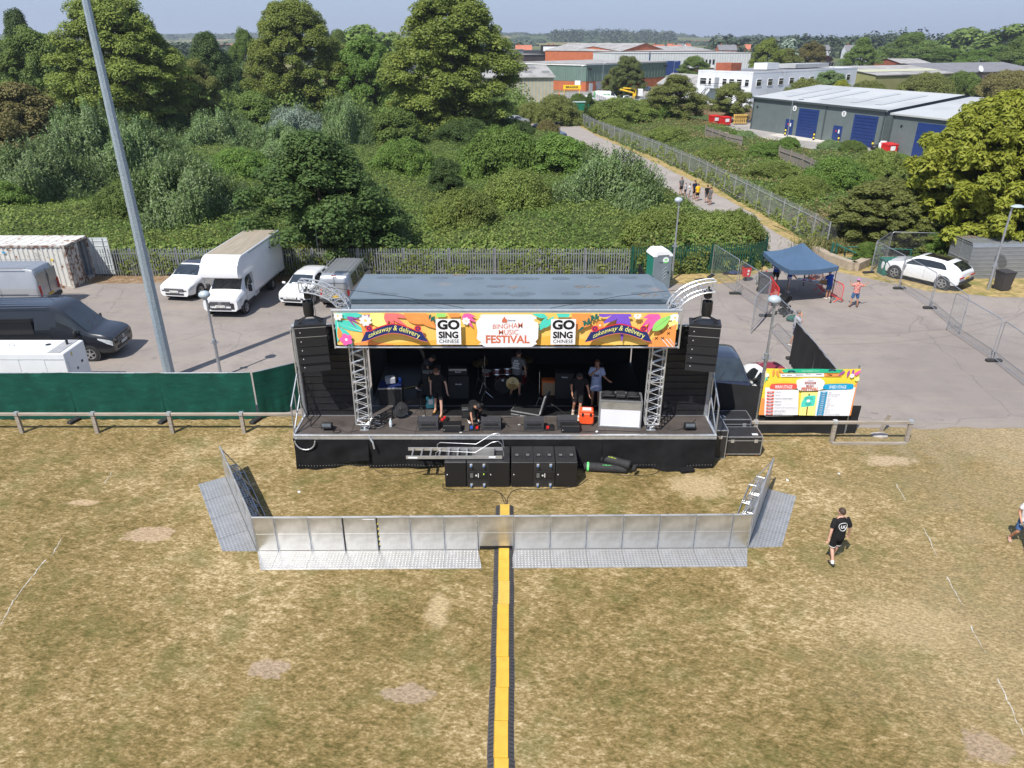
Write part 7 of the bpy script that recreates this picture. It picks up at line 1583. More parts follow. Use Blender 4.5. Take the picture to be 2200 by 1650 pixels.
BRICK=mat('red_brick',(.35,.10,.05),.85,0,.15,.8); BRKo=mat('orange_brick',(.42,.12,.05),.85,0,.12,.5); WREN=mat('white_render',(.66,.68,.72),.7,0,.05,.4,c2=(.48,.46,.43),amt=.68,c2s=.5,soft=.1,det=8)
CREAM=vstripe('cream_cladding',(.46,.40,.28),(.36,.38,.33),.8); GCL=vstripe('grey_cladding',(.135,.165,.165),(.12,.148,.15),.3,.5); GREENG=vstripe('green_glazing',(.13,.20,.17),(.08,.13,.115),.8,.4); OLIVE=mat('olive_cladding',(.24,.24,.10),.7,0,.1,.4); NVB=mat('navy_door',(.012,.035,.15),.45,0,.1,1); DKC=mat('dark_cladding',(.04,.045,.055),.6,0,.1,.3); BRC=mat('brown_cladding',(.11,.085,.08),.7,0,.1,.4); GYC=mat('grey_panel',(.20,.23,.25),.5,0,.08,.3); RTI=mat('red_roof_tile',(.42,.14,.08),.85,0,.15,.4); GTI=mat('grey_roof_tile',(.17,.17,.18),.85,0,.12,.4); SHU=mat('grey_shutter',(.30,.31,.33),.5,.3,.1,1)
def frame_of(A,B):
    A=Vector((A[0],A[1],0));B=Vector((B[0],B[1],0)); d=B-A; return A,math.atan2(d.y,d.x),d.length
def building(name,lab,cat,A,B,depth,h,wall,roofm,roof='flat',rise=1.2,side=None,group=None,ov=.3,ridge='x',base=None,parapet=None,band=None):
    """A front-left, B front-right ground points; local x along the front, y away"""
    A_,rz,L_=frame_of(A,B); t=thing(name,lab,cat,A_,rz,group); m=MB()
    if base: # brick base with other cladding above
        m.box((L_/2,depth/2,base[0]/2),(L_-.1,depth-.1,base[0]),base[1]); m.box((L_/2,depth/2,(h+base[0])/2),(L_,depth,h-base[0]),wall)
    else: m.box((L_/2,depth/2,h/2),(L_,depth,h),wall)
    if roof=='gable':
        if ridge=='x': m.add([(0,0,h),(0,depth,h),(0,depth/2,h+rise),(L_,0,h),(L_,depth,h),(L_,depth/2,h+rise)],[(0,2,1),(3,4,5)],wall)
        else: m.add([(0,0,h),(L_,0,h),(L_/2,0,h+rise),(0,depth,h),(L_,depth,h),(L_/2,depth,h+rise)],[(0,1,2),(3,5,4)],wall)
    m.build('wall',t)
    m=MB(); th=.15
    if roof=='flat':
        if parapet: m.box((L_/2,depth/2,h+.02),(L_-.6,depth-.6,.05),roofm)
        else: m.box((L_/2,depth/2,h+th/2),(L_+ov,depth+ov,th),roofm)
        if parapet: 
            for y in (.1,depth-.1): m.box((L_/2,y,h+parapet/2),(L_,.25,parapet),wall)
            for x in (.1,L_-.1): m.box((x,depth/2,h+parapet/2),(.25,depth-.3,parapet),wall)
    elif ridge=='x':
        s=rise/(depth/2)
        m.add([(-ov,-ov,h-ov*s+.05),(L_+ov,-ov,h-ov*s+.05),(L_+ov,depth/2,h+rise+.05),(-ov,depth/2,h+rise+.05),(L_+ov,depth+ov,h-ov*s+.05),(-ov,depth+ov,h-ov*s+.05),(-ov,-ov,h-ov*s-.15),(L_+ov,-ov,h-ov*s-.15)],[(0,1,2,3),(3,2,4,5),(6,7,1,0)],roofm)
    else:
        s=rise/(L_/2)
        m.add([(-ov,-ov,h-ov*s+.05),(-ov,depth+ov,h-ov*s+.05),(L_/2,depth+ov,h+rise+.05),(L_/2,-ov,h+rise+.05),(L_+ov,depth+ov,h-ov*s+.05),(L_+ov,-ov,h-ov*s+.05)],[(0,1,2,3),(3,2,4,5)],roofm)
    m.build('roof',t,fix=(roof=='flat'))
    return t,L_
def window(t,x,z,w,h,y=0,side=0,fr=None,gl=None,sill=True):
    """side 0 front (y=0), 1 right end (x const)"""
    fr=fr or WHT; gl=gl or GLS
    m=MB(); c=(x,y-.03,z) if side==0 else (y,x,z); d=lambda a,b_,e:(a,e,b_) if side==0 else (e,a,b_)
    for s in (-1,1):
        cc=(x+s*w/2,y-.04,z) if side==0 else (y,x+s*w/2,z); m.box(cc,d(.1,h,.1),fr); cc=(x,y-.04,z+s*h/2) if side==0 else (y,x,z+s*h/2); m.box(cc,d(w-.1,.1,.1),fr)
    cc=(x,y-.04,z+h*.15) if side==0 else (y,x,z+h*.15); m.box(cc,d(w-.1,.07,.09),fr)
    f=m.build('window',t); m=MB(); m.box(c,d(w-.05,h-.05,.04),gl); m.build('pane',f)
def gp(x,y): p=G(x,y); return (p.x,p.y)
# grey unit with blue doors
A=gp(1612,277); B=gp(1889,321); t,L_=building('industrial_unit','long grey clad industrial unit with two big blue doors and a pale roof','building',A,B,27,5.0,GCL,RFW,'gable',1.6,ridge='x')
def unit_doors(t,xs,ps,nums):
    for x in xs:
        m=MB(); m.box((x,-.02,2.05),(4.2,.1,4.1),NVB); 
        for k in range(9): m.box((x,-.09,.3+k*.43),(3.8,.03,.04),mat('navy_dark',(.008,.02,.1),.5))
        m.build('roller_door',t)
        for s in (-3.1,3.1):
            o=thing('bollard','','bollard',Vector(t.location)+RZ(t.rotation_euler.z)@Vector((x+s,-1.2,0)),0,'yellow and black bollards at the blue doors')
            m=MB()
            for k in range(5): m.tube((0,0,k*.24),(0,0,k*.24+.24),.13,BLK if k%2==0 else HAZ,8)
            m.build('striped_post',o); m=MB(); m.tube((0,0,0),(0,0,.03),.2,BLK,8); m.build('base',o)
            o['label']='yellow and black striped bollard '+('left' if s<0 else 'right')+' of the '+('left' if x<xs[-1] else 'right')+' big blue door'
    for x in ps:
        m=MB(); m.box((x,-.02,1.15),(1.7,.1,2.3),NVB); d=m.build('door',t); m=MB(); m.box((x+.35,-.09,1.55),(.25,.03,.5),WHT); m.box((x-.2,-.09,1.6),(.2,.03,.25),BRD); m.build('notice',d)
    for x,n_ in nums:
        m=MB(); m.lathe([(.42,-.01),(.42,.01)],WHT,(x,-.05,4.0),18,RX(math.pi/2)); d=m.build('number_disc',t); m=MB(); text(m,n_,(x,-.07,4.0),(1,0,0),(0,0,1),BLK,h=.45,bold=.03); m.build('lettering',d)
    for x in (0.1,L_*.60,L_-.2): m=MB(); m.box((x,-.06,2.5),(.18,.12,5.0),mat('downpipe_dark',(.06,.075,.08),.5)); m.build('downpipe',t)
    m=MB(); m.box((L_/2,-.25,4.95),(L_+.4,.2,.25),MATS['downpipe_dark']); m.build('gutter',t)
    m=MB(); 
    for x in (L_*.16,L_*.3,L_*.44,L_*.66,L_*.83): m.add([(x,2.5,5.0+2.5*.1185+.09),(x+1.2,2.5,5.0+2.5*.1185+.09),(x+1.2,11,5.0+11*.1185+.09),(x,11,5.0+11*.1185+.09)],[(0,1,2,3)],mat('rooflight',(.38,.40,.41),.4))
    m.build('rooflight',t,fix=False)
unit_doors(t,[L_*.475,L_*.88],[L_*.335,L_*.705],[(L_*.36,'6'),(L_*.73,'5')])
m=MB(); m.box((L_*.04,-.05,3.6),(.3,.1,.2),BLK); m.build('alarm_box',t)
A=gp(1902,330); B=gp(2230,384); t,L_=building('industrial_unit','second grey industrial unit with a pale roof, partly behind the yellow green tree','building',A,B,27,5.0,GCL,RFW,'gable',1.6,ridge='x'); L2=L_
m=MB(); m.box((L_*.31,-.02,2.1),(4.7,.1,4.3),NVB); m.build('roller_door',t); m=MB(); m.box((L_*.08,-.05,3.6),(.25,.1,.2),BLK); m.box((.1,-.06,2.5),(.2,.12,5),MATS['downpipe_dark']); m.build('downpipe',t)
# white two storey office
Cn=gp(1608,236); Lf=gp(1506,214); Rt=gp(1830,214)
c=Vector((*Cn,0)); d1=Vector((*Rt,0))-c; L1=d1.length; rz=math.atan2(d1.y,d1.x)
t,L_=building('office_building','white two storey office block with a row of windows and a flat roof','building',Cn,Rt,14,7.2,WREN,mat('felt_roof',(.17,.17,.18),.9,0,.12,.2),'flat',parapet=.35)
for k in range(10): window(t,2.6+k*(L_-4.5)/9.5,5.3,1.9,1.35)
for k in range(10):
    if k not in (1,2): window(t,2.6+k*(L_-4.5)/9.5,2.0,1.7,1.3)
for k,(y,w_) in enumerate(((1.2,1.0),(3.1,1.3),(5.0,1.3),(6.8,1.1),(10.6,.7),(12.4,1.7))): window(t,y,5.3,w_,1.35,-.04,1)
m=MB(); m.box((-.06,8.8,5.1),(.1,1.1,2.1),SHU); m.build('door',t)
m=MB(); m.box((-1.0,8.8,4.0),(2.0,3.2,.1),ALU); 
for z in (4.5,5.0): m.tube((-2,7.2,z),(-2,10.4,z),.04,BLK); m.tube((-2,7.2,z),(0,7.2,z),.04,BLK)
for k in range(10): m.tube((-2,7.2+k*.35,4.0),(-2,7.2+k*.35,5.0),.025,BLK)
for x,y in ((-1.9,7.3),(-1.9,10.3)): m.tube((x,y,0),(x,y,4),.06,BLK)
m.tube((-1.5,10.4,4),(-1.5,14.4,0),.06,BLK); m.tube((-.6,10.4,4),(-.6,14.4,0),.06,BLK)
for k in range(12): m.box((-1.05,10.4+k*.33,4-k*.33),(.9,.3,.04),BLK)
m.build('fire_escape',t)
m=MB(); m.box((L_*.12,10,8.2),(4,4,1.6),BRICK); m.box((L_*.42,9,8.1),(5,3.5,1.4),WHT); m.box((L_*.8,9.5,7.9),(16,5,.9),RFW); 
for k in range(16): m.tube((L_*.62+k*1.4,6,7.6),(L_*.62+k*1.4,6,8.6),.04,ALU)
m.tube((L_*.62,6,8.6),(L_*.62+21,6,8.6),.04,ALU); m.build('roof_plant',t)
# small white gabled building
t,L_=building('white_outbuilding','small white gabled building left of the office block','building',gp(1412,203),gp(1510,214),9,3.0,WREN,RFG,'gable',2.4,ridge='x'); m=MB(); m.add([(0-.02,0,3),(-.02,9,3),(-.02,4.5,5.4)],[(0,1,2)],WREN); m.build('gable_end',t); window(t,4.5,1.8,1.6,.8,-.05,1)
# green glazed corner building with brick base
Cn=gp(1258,197); Lf=gp(1150,178); Rt=gp(1428,184)
t,L_=building('glazed_workshop','long workshop with a dull green glazed upper band over red brick','building',Cn,Rt,30,7.3,GREENG,RFG,'flat',base=(2.7,BRKo),ov=.6)
t.rotation_euler.z=frame_of(Cn,Rt)[1]
m=MB(); m.box((L_/2,-.15,7.2),(L_,.2,.25),WHT); m.box((-.15,15,7.2),(.2,30,.5),WHT); m.build('fascia',t)
m=MB(); 
for k in range(36): m.box((-.04,.6+k*.82,5.0),(.06,.08,4.4),mat('glazing_bar',(.2,.26,.24),.5))
for k in range(int(L_/1.7)): m.box((.6+k*1.7,-.04,5.0),(.07,.06,4.4),MATS['glazing_bar'])
m.build('glazing_bar',t)
m=MB(); m.box((6.6,-.05,1.4),(3.4,.12,2.4),SHU); m.build('roller_shutter',t); m=MB(); m.box((2.4,-.05,1.1),(1.6,.12,2.2),mat('door_pale',(.45,.48,.5),.6)); m.box((-.05,3.,2.3),(.12,2.0,1.2),WHT); m.build('door',t)
m=MB(); m.box((1.2,-.5,6.0),(.7,.7,.6),BLK); m.build('extractor',t); m=MB(); m.box((L_-1,-.5,6.0),(.7,.7,.6),BLK); m.build('extractor',t)
# building behind to the left: brown and grey, dark long one with sign
building('brown_clad_building','brown clad flat building left of the green glazed workshop','building',gp(1124,182),gp(1168,180),25,9.2,BRC,RFG)
building('grey_clad_building','blue grey clad building just right of the tallest tree','building',gp(1085,176),gp(1124,175),20,10.6,GYC,RFG)
t,L_=building('dark_warehouse','long dark grey warehouse behind the trees with a white sign at its end','building',gp(1075,146),gp(1215,147),25,8.6,DKC,DKC)
m=MB(); m.box((L_-7,-1.2,9.3),(13,2.0,4.2),BLK); s_=m.build('sign_tower',t); m=MB(); m.box((L_-7,-2.28,9.6),(10,.1,2.2),WHT); text(m,'villa',(L_-7,-2.36,9.6),(1,0,0),(0,0,1),GYC,h=1.0,w=3.2); m.build('sign_panel',s_)
# orange red brick warehouse
t,L_=building('brick_warehouse','orange brick warehouse with dark vertical strips and a grey roof','building',gp(1222,150),gp(1330,156),60,9.0,BRKo,RFG,'gable',2.0,ridge='y')
m=MB()
for k in range(8): m.box((L_*(k+.5)/8,-.05,4.5),(1.2,.1,9),BRC); 
m.build('dark_strip',t); 
t2,L_=building('brick_warehouse','right hand gabled part of the orange brick warehouse','building',gp(1330,156),gp(1430,152),50,9.0,BRKo,RFG,'gable',3.4,ridge='y',group=None)
m=MB()
for k in range(4): m.box((L_*(k+.5)/4,-.05,4.5),(2.4,.1,8),BRC)
m.build('dark_strip',t2)
# white warehouse
t,L_=building('white_warehouse','long low white warehouse with a blue door at its right part','building',gp(1318,163),gp(1608,160),28,8.7,vstripe('white_cladding',(.60,.62,.64),(.50,.52,.54),1.2),RFW)
m=MB(); m.box((L_*.42,-.1,2.2),(7,.2,7.),NVB); m.build('door',t); m=MB(); m.box((L_*.62,-.1,1.5),(13,.2,3.0),BRICK); m.box((L_*.62,-.6,3.4),(13,1.0,1.1),WHT); m.build('entrance_canopy',t); m=MB()
for k in range(7): m.box((L_*.56+k*1.7,-.15,5.2),(.8,.15,1.9),GLS)
m.build('window_strip',t); m=MB(); m.box((L_*.25,-.08,6.4),(.5,.12,5.5),NVB); m.build('blue_pipe',t)
# cream shed
t,L_=building('cream_shed','cream striped metal shed with a grey roof right of the tallest tree','building',gp(1040,232),gp(1188,230),20,6.3,CREAM,RFG,'gable',2.0,ridge='x',ov=.4)
m=MB()
for x,y in ((L_*.62,3.2),(L_*.88,3.2),(L_*.72,7)): m.add([(x,y,6.3+y*.2+.08),(x+1.8,y,6.3+y*.2+.08),(x+1.8,y+1.6,6.3+(y+1.6)*.2+.08),(x,y+1.6,6.3+(y+1.6)*.2+.08)],[(0,1,2,3)],mat('rooflight_dark',(.17,.17,.17),.6))
m.build('rooflight',t,fix=False)
# olive shed and roofs on the right
t,L_=building('olive_shed','olive green shed with a grey and cream striped roof','building',gp(1872,212),gp(2040,205),30,5.6,OLIVE,RFG,'gable',1.6,ridge='x'); m=MB(); m.add([(0,4,6.15),(L_,4,6.15),(L_,8,6.57),(0,8,6.57)],[(0,1,2,3)],mat('cream_strip',(.42,.42,.30),.7)); m.build('roof_strip',t,fix=False)
t,L_=building('brick_shed','small brick shed with a grey roof among trees on the right','building',gp(1930,166),gp(1995,166),25,5.2,BRICK,RFG,'gable',1.5,ridge='x')
t,L_=building('grey_roofed_works','low works with a wide dark grey roof and a round dish at the right','building',gp(2015,190),gp(2230,184),30,4.6,BRC,GTI,'gable',2.2,ridge='x'); m=MB(); m.lathe([(1.0,.25),(.6,.08),(.1,0)],WHT,(L_*.35,-.5,5.4),16,RX(1.1)); m.tube((L_*.35,0,4.4),(L_*.35,-.4,5.3),.08,WHT); m.build('dish',t)
building('white_flat_building','low white flat roofed building at the right edge','building',gp(2120,166),gp(2260,166),25,5.6,WREN,RFW); building('pale_flat_building','pale low building behind the trees right of the office block','building',gp(1855,150),gp(1945,150),25,6.0,WREN,RFG)
building('grey_office','grey flat roofed block with strip windows between the two tall trees','building',gp(828,168),gp(882,168),20,9.5,GYC,RFG)
building('far_grey_block','pale grey block just left of the tallest tree','building',gp(846,150),gp(900,150),20,10,SHU,RFW)
# houses
HS=[]
def house(x,yb,wpx,lab,rf=RTI,wl=BRICK,hpx=None,rot=0.,win=True,ridge='x'):
    a=gp(x-wpx/2,yb); b_=gp(x+wpx/2,yb); a=Vector((*a,0)); b_=Vector((*b_,0)); c=(a+b_)/2; w_=(b_-a).length; d=RZ(rot)@((b_-a)/2); A_=c-d; B_=c+d
    t,L_=building('house',lab,'house',A_,B_,min(9,w_*.8),5.0,wl,rf,'gable',3.0,ridge=ridge,group='houses beyond the industrial estate')
    m=MB(); m.box((L_*.2,min(9,w_*.8)/2,8.0),(.8,.8,1.6),BRICK); m.build('chimney',t)
    if win and wpx>12:
        for k in range(max(2,int(L_/4))): window(t,L_*(k+.5)/max(2,int(L_/4)),3.8,1.2,1.2)
    return t
hl=[(12,118,44,'grey roofed house at the far left edge',GTI,BRICK,.2),(38,106,40,'red roofed house at the left edge behind the grey roofed one',RTI,BRKo,-.2),(495,110,32,'house with a brown roof seen between trees left of the second tall tree',RTI,mat('yellow_brick',(.42,.25,.10),.8),.5),(425,108,26,'small brown roofed house behind the tall left tree',RTI,BRICK,0),
 (1125,121,34,'long red roofed house right of the tallest tree',RTI,BRICK,0),(1185,118,16,'small red roofed house among the far trees',RTI,BRICK,.3),(1198,121,22,'grey roofed house with gables beyond the dark warehouse',GTI,BRICK,.4),(1216,121,20,'second grey roofed gabled house beyond the dark warehouse',GTI,BRICK,-.4),
 (1418,116,28,'bright orange roofed house behind the brick warehouse',RTI,BRKo,.4),(1448,120,24,'orange roofed house right of the brick warehouse',RTI,BRKo,-.3),(1440,107,14,'tiny red roofed house in front of the far fields',RTI,BRICK,0),(1462,106,14,'tiny dark roofed house beside the far fields',GTI,BRICK,0),(1480,106,14,'tiny white gabled house near the far brick mill',RTI,WREN,.6),
 (1562,118,40,'wide house with a grey roof left of the round tree',GTI,BRICK,.1),(1590,114,38,'orange roofed house left of the round tree beyond the white warehouse',RTI,BRKo,-.3),(1688,112,34,'grey roofed house between the round tree and the brown tree',GTI,BRICK,0),(1765,118,42,'grey roofed house right of the brown tree',GTI,WREN,.3),(1778,108,22,'red pointed roof house right of the brown tree',RTI,BRICK,.5),(1812,112,40,'pale red roofed house left of the leaning tree',RTI,BRICK,-.2),(1830,120,30,'grey roofed house left of the leaning tree',GTI,WREN,0),
 (2010,122,32,'red roofed house half hidden in the trees at the right',RTI,BRICK,.1),(2045,115,28,'blue grey roofed house in the trees at the right',GTI,BRICK,-.2)]
for x,yb,w_,lab,rf,wl,rot in hl: h_=house(x,yb+7,w_,lab,rf,wl,rot=rot); h_.scale=(1,1,1.3)
t,L_=building('far_mill','very distant long brick building with many chimneys on the horizon','building',gp(1472,101),gp(1556,101),15,9,BRICK,GTI,'gable',2,ridge='x')
m=MB()
for k in range(9): m.box((L_*(k+.5)/9,4,13),(3,3,4),BRICK)
m.build('chimney',t)
# yard furniture: wooden fences, skips, pallets, vehicles, lamp columns
WF=mat('fence_boards_grey',(.22,.195,.165),.9,0,.2,1.5,stretch=(4,4,.3)); WF2=mat('fence_boards_brown',(.25,.18,.11),.9,0,.2,1.5,stretch=(4,4,.3))
def boards(pts,h,mt,lab):
    t=thing('board_fence',lab,'fence',(0,0,0)); 
    for p,q_ in zip(pts,pts[1:]):
        p=Vector((*gp(*p),0)); q_=Vector((*gp(*q_),0)); d=q_-p; n=max(1,int(d.length/2.8)); a=math.atan2(d.y,d.x)
        for k in range(n):
            c=p+d*((k+.5)/n); w_=d.length/n; m=MB(); nb=12
            for i in range(nb): m.box(c+RZ(a)@Vector((-w_/2+w_*(i+.5)/nb,0,h/2+.02*math.sin(i*3.3+k))),(w_/nb*.93,.03,h),mt,RZ(a))
            m.box(c+Vector((0,0,h*.8))+RZ(a)@Vector((0,-.05,0)),(w_,.06,.1),mt,RZ(a)); m.build('board_panel',t)
            m=MB(); m.box(p+d*(k/n)+RZ(a)@Vector((0,-.1,0))+Vector((0,0,h/2+.1)),(.14,.14,h+.2),mt,RZ(a)); m.build('post',t)
boards([(1408,250),(1520,247),(1640,262)],2.0,WF2,'brown board fence behind the red bins at the yard')
boards([(1515,300),(1560,318),(1592,326)],1.9,WF,'short grey board fence running into the brambles'); boards([(1672,352),(1722,372),(1778,402)],1.9,WF,'grey board fence half buried in brambles above the path fence')
palisade('palisade_fence','distant grey palisade fence at the top of the path beyond the yard',[G(1188,212),G(1262,214),G(1300,232),G(1400,226)],PALG,2.2,2.75,.35)
palisade('palisade_fence','short grey palisade fence in the brambles right of the yard hedge',[G(1380,258),G(1450,262)],PALG,2.0,2.75,.3)
def skip(p,lab,sc=1.0):
    t=thing('wheeled_skip',lab,'bin',(*gp(*p),0),.3,'red wheeled bins',sc=sc); m=MB(); m.box((0,0,.75),(1.4,1.1,1.1),BRD,taper=1.1); m.build('bin_body',t); m=MB(); m.box((0,0,1.36),(1.6,1.3,.12),BRD,RX(.1)); m.build('lid',t); m=MB(); m.box((0,-.62,.9),(.7,.02,.5),WHT); m.build('label_plate',t)
    for x in (-.5,.5):
        for y in (-.4,.4): m=MB(); m.lathe([(.1,-.04),(.1,.04)],RUB,(x,y,.1),8,RY(math.pi/2)); m.build('wheel',t)
skip((1534,268),'leftmost red wheeled bin by the brown board fence',1.1); skip((1557,270),'red wheeled bin next to the yellow pallets',1.05); skip((1907,334),'red wheeled bin beside white drums at the corner of the second unit',1.05)
def pallets(p,lab,mt,sc=1):
    t=thing('pallet_stack',lab,'pallets',(*gp(*p),0),.1,None,sc=sc); 
    for k in range(4):
        m=MB()
        for i in range(7): m.box((-1.0+i*.33,-.2*0,.9),(.1,.06,1.5),mt,RX(-.35))
        for z in (.3,.9,1.5): m.box((0,.3-.35*z,z),(2.3,.08,.1),mt)
        o=m.build('pallet',t); o.location=(.15*k,.25*k,0)
pallets((1588,268),'yellow wooden pallets leaning in a row beside the red bins',mat('pallet_yellow',(.55,.36,.10),.8),1.05); pallets((1940,327),'bleached wooden pallets beside the red bin at the second unit',mat('pallet_pale',(.42,.34,.24),.8),.9)
for k,(x,y,l) in enumerate(((1895,322,'white drum in front of the second unit, nearest the corner'),(1892,326,'white drum standing before the other by the black sacks'))): o=tag(MB().lathe([(.4,0),(.42,.05),(.42,1.1),(.38,1.15)],WHT,(0,0,0),14).build('drum',None,40),l,'drum'); o.location=(*gp(x,y),0)
o=tag(MB().ball((0,0,.3),.6,BLK,8,(1.2,.8,.7)).ball((1.0,.1,.25),.5,BLK,8,(1,.8,.7)).build('black_sacks',None,60),'black refuse sacks beside the white drums','sack'); o.location=(*gp(1880,322),0)
for x,yb,yt,l in ((1688,315,216,'thin lamp column in front of the unit with blue doors'),(1578,262,188,'thin lamp column before the white office block'),(1293,206,136,'lamp column in front of the green glazed workshop'),(1247,206,142,'lamp column left of the other one at the green glazed workshop'),(1445,180,132,'distant lamp column before the white warehouse'),(1415,176,128,'distant lamp column between the birch and the white warehouse'),(2092,175,128,'bent lamp column among the trees at the right')):
    p=G(x,yb); h=ZAT(yt,p.y); t=thing('lamp_column',l,'lamp post',p,0,'lamp columns in the industrial estate'); m=MB(); m.tube((0,0,0),(0,0,h),.09,ALU,6,.05); m.build('pole',t); m=MB(); m.tube((0,0,h),(.9,0,h+.15),.05,ALU,5); m.box((1.1,0,h+.15),(.7,.2,.12),ALU); m.build('lamp_head',t)
GVW=mat('van_green',(.03,.42,.08),.4)
t,P_,T_=vehicle('delivery_van','white van with a bright green back in the far yard','van',(*gp(1302,218),0),math.radians(-14),BIGV,5.6,2.0,WP,[1.1,4.6],.34,[(4.0,5.0,.05,.35)],(4.5,5.2),None,None,DPL,'FJ20 KLM',None,None,group='vehicles in the industrial estate'); m=MB(); m.box((-2.75,0,1.3),(.35,2.04,1.9),GVW,bev=.05); m.build('green_tail',t); m=MB(); text(m,'NATURE',(.2,-1.03,1.7),(1,0,0),(0,0,1),GVW,h=.3,w=1.6,bold=.04); m.build('lettering',t)
t,P_,T_=vehicle('pickup_truck','silver pickup with a yellow lifting boom on its back in the far yard','truck',(*gp(1350,221),0),math.radians(186),[(0,.5,.8,.86,.9,.98),(2.6,.45,.85,.92,.9,1),(2.7,.4,1.0,1.75,.76,1),(3.9,.4,1.0,1.7,.76,1),(4.5,.4,1.0,1.1,.86,1),(5.2,.45,.9,.96,.8,.9)],5.2,1.9,SIL,[1.0,4.3],.36,[(2.8,3.8,.05,.2)],(3.9,4.5),None,None,group='vehicles in the industrial estate',front=None); 
BYL=mat('boom_yellow',(.80,.50,.02),.45); m=MB(); m.box((-1.2,0,1.5),(.5,.5,1.2),BYL); m.tube((-1.3,0,2.2),(2.2,0,3.0),.2,BYL,6); m.tube((-1.6,0,1.5),(-1.6,0,3.1),.18,BYL,6); m.tube((-1.6,0,3.1),(1.5,0,3.3),.16,BYL,6); m.build('lifting_boom',t); m=MB(); m.box((-2.7,0,2.3),(1.1,1.2,1.6),WHT,bev=.05); m.build('bucket',t)
vehicle('parked_car','white hatchback parked at the green glazed workshop','car',(*gp(1290,209),0),math.radians(10),HAT,4.3,1.8,WP,[.8,3.42],.32,[(.75,1.5,.35,.05),(1.57,2.85,.05,.45)],(2.5,3.1),group='vehicles in the industrial estate',front=None)
vehicle('parked_car','blue grey car parked under the right part of the glazed workshop','car',(*gp(1382,196),0),math.radians(180),HAT,4.3,1.8,mat('car_bluegrey',(.07,.10,.14),.25,.3,.05,1,coat=.6),[.8,3.42],.32,[(.75,1.5,.35,.05),(1.57,2.85,.05,.45)],(2.5,3.1),group='vehicles in the industrial estate',front=None)
vehicle('parked_car','white car half hidden behind bushes left of the green backed van','car',(*gp(1268,219),0),math.radians(-15),HAT,4.3,1.8,WP,[.8,3.42],.32,[(.75,1.5,.35,.05),(1.57,2.85,.05,.45)],(2.5,3.1),group='vehicles in the industrial estate',front=None)
vehicle('parked_car','small silver car behind the bushes right of the yellow boom','car',(*gp(1382,224),0),math.radians(60),HAT,4.3,1.8,SIL,[.8,3.42],.32,[(.75,1.5,.35,.05),(1.57,2.85,.05,.45)],(2.5,3.1),group='vehicles in the industrial estate',front=None)
for x,y,rz,l in ((1112,266,.1,'silver car at the left end of the path, behind a dark bush'),(1168,286,-.9,'dark car half hidden by a bush beside the path'),(1190,296,-.9,'second dark car half hidden by the hedge beside the path')): vehicle('parked_car',l,'car',(*gp(x,y),0),rz,HAT,4.3,1.8,MATS['car_bluegrey'] if 'dark' in l[:14] else SIL,[.8,3.42],.32,[(.75,1.5,.35,.05),(1.57,2.85,.05,.45)],(2.5,3.1),group='cars by the path',front=None)
for x,y,l,mt in ((478,232,'white vehicle glimpsed between the bushes below the second tall tree',WP),(498,226,'red vehicle glimpsed between the bushes below the second tall tree',mat('car_red',(.4,.03,.02),.3,0,.05,1,coat=.6)),(535,216,'silver vehicle glimpsed under the second tall tree',SIL)): vehicle('parked_car',l,'car',(*gp(x,y),0),.3,BIGV if 'white' in l or 'silver' in l else HAT,5.0,1.9,mt,[1.,4.],.32,None,(3.5,4.3),group='vehicles glimpsed between the trees',front=None)
o=tag(MB().lathe([(.3,0),(.02,1.0)],mat('cone_orange',(.8,.15,.02),.5),(0,0,0),10).box((0,0,.03),(.7,.7,.06),BLK).build('traffic_cone',None,40),'orange traffic cone in the far yard','cone'); o.location=(*gp(1201,208),0); o.scale=(1.3,)*3
t=thing('yard_gate','green mesh gate with a yellow sign over it at the far yard','gate',(*gp(1228,216),0),-.1); m=MB()
for x in (-1.9,1.9): m.box((x,0,1.6),(.15,.15,3.2),BYL)
m.build('post',t); m=MB()
for k in range(14): m.box((-1.8+k*.28,0,1.2),(.05,.05,2.3),PGR)
m.build('mesh',t); m=MB(); m.box((0,-.05,3.1),(4.4,.1,1.0),BYL); text(m,'BRAGGS',(0,-.12,3.1),(1,0,0),(0,0,1),BLK,h=.5,w=3,bold=.03); m.build('sign_panel',t)
t=thing('steel_store','green steel store with a pale roof beside the top of the path fence','container',(*gp(1228,246),0),.1); m=MB(); m.box((1.5,1.5,1.1),(6,2.4,2.2),mat('store_green',(.01,.16,.10),.5)); m.build('body',t); m=MB(); m.box((1.5,1.5,2.25),(6.2,2.6,.1),mat('store_roof',(.3,.38,.35),.6)); m.build('roof',t)
t=tag(MB().box((0,0,1.2),(2,1.6,2.4),MATS['store_green']).box((0,0,2.43),(2.1,1.7,.06),MATS['store_roof']).build('green_cabinet'),'small green cabinet beside the white hatchback in the far yard','cabinet'); t.location=(*gp(1305,206),0)
t=thing('white_gate','white barred gate at the top of the path','gate',(*gp(1219,268),0),math.radians(-70)); m=MB()
for k in range(9): m.box((-1.6+k*.4,0,.7),(.08,.06,1.4),WHT)
m.box((0,0,1.35),(3.4,.08,.1),WHT); m.box((0,0,.15),(3.4,.08,.1),WHT); m.build('gate_frame',t); m=MB(); m.box((-1.9,0,.8),(.3,.3,1.6),BLK); m.build('post',t)
for k,(x,y,s) in enumerate(((1548,298,.7),(1565,305,.5))): o=tag(MB().ball((0,0,.3),.8,mat('sand_heap',(.45,.38,.27),.95),8,(1.6,1,.5)).build('rubble_heap',None,60),['pale heap of rubble behind the short grey board fence','smaller pale rubble heap right of the other one'][k],'rubble'); o.location=(*gp(x,y),0); o.scale=(2*s,)*3
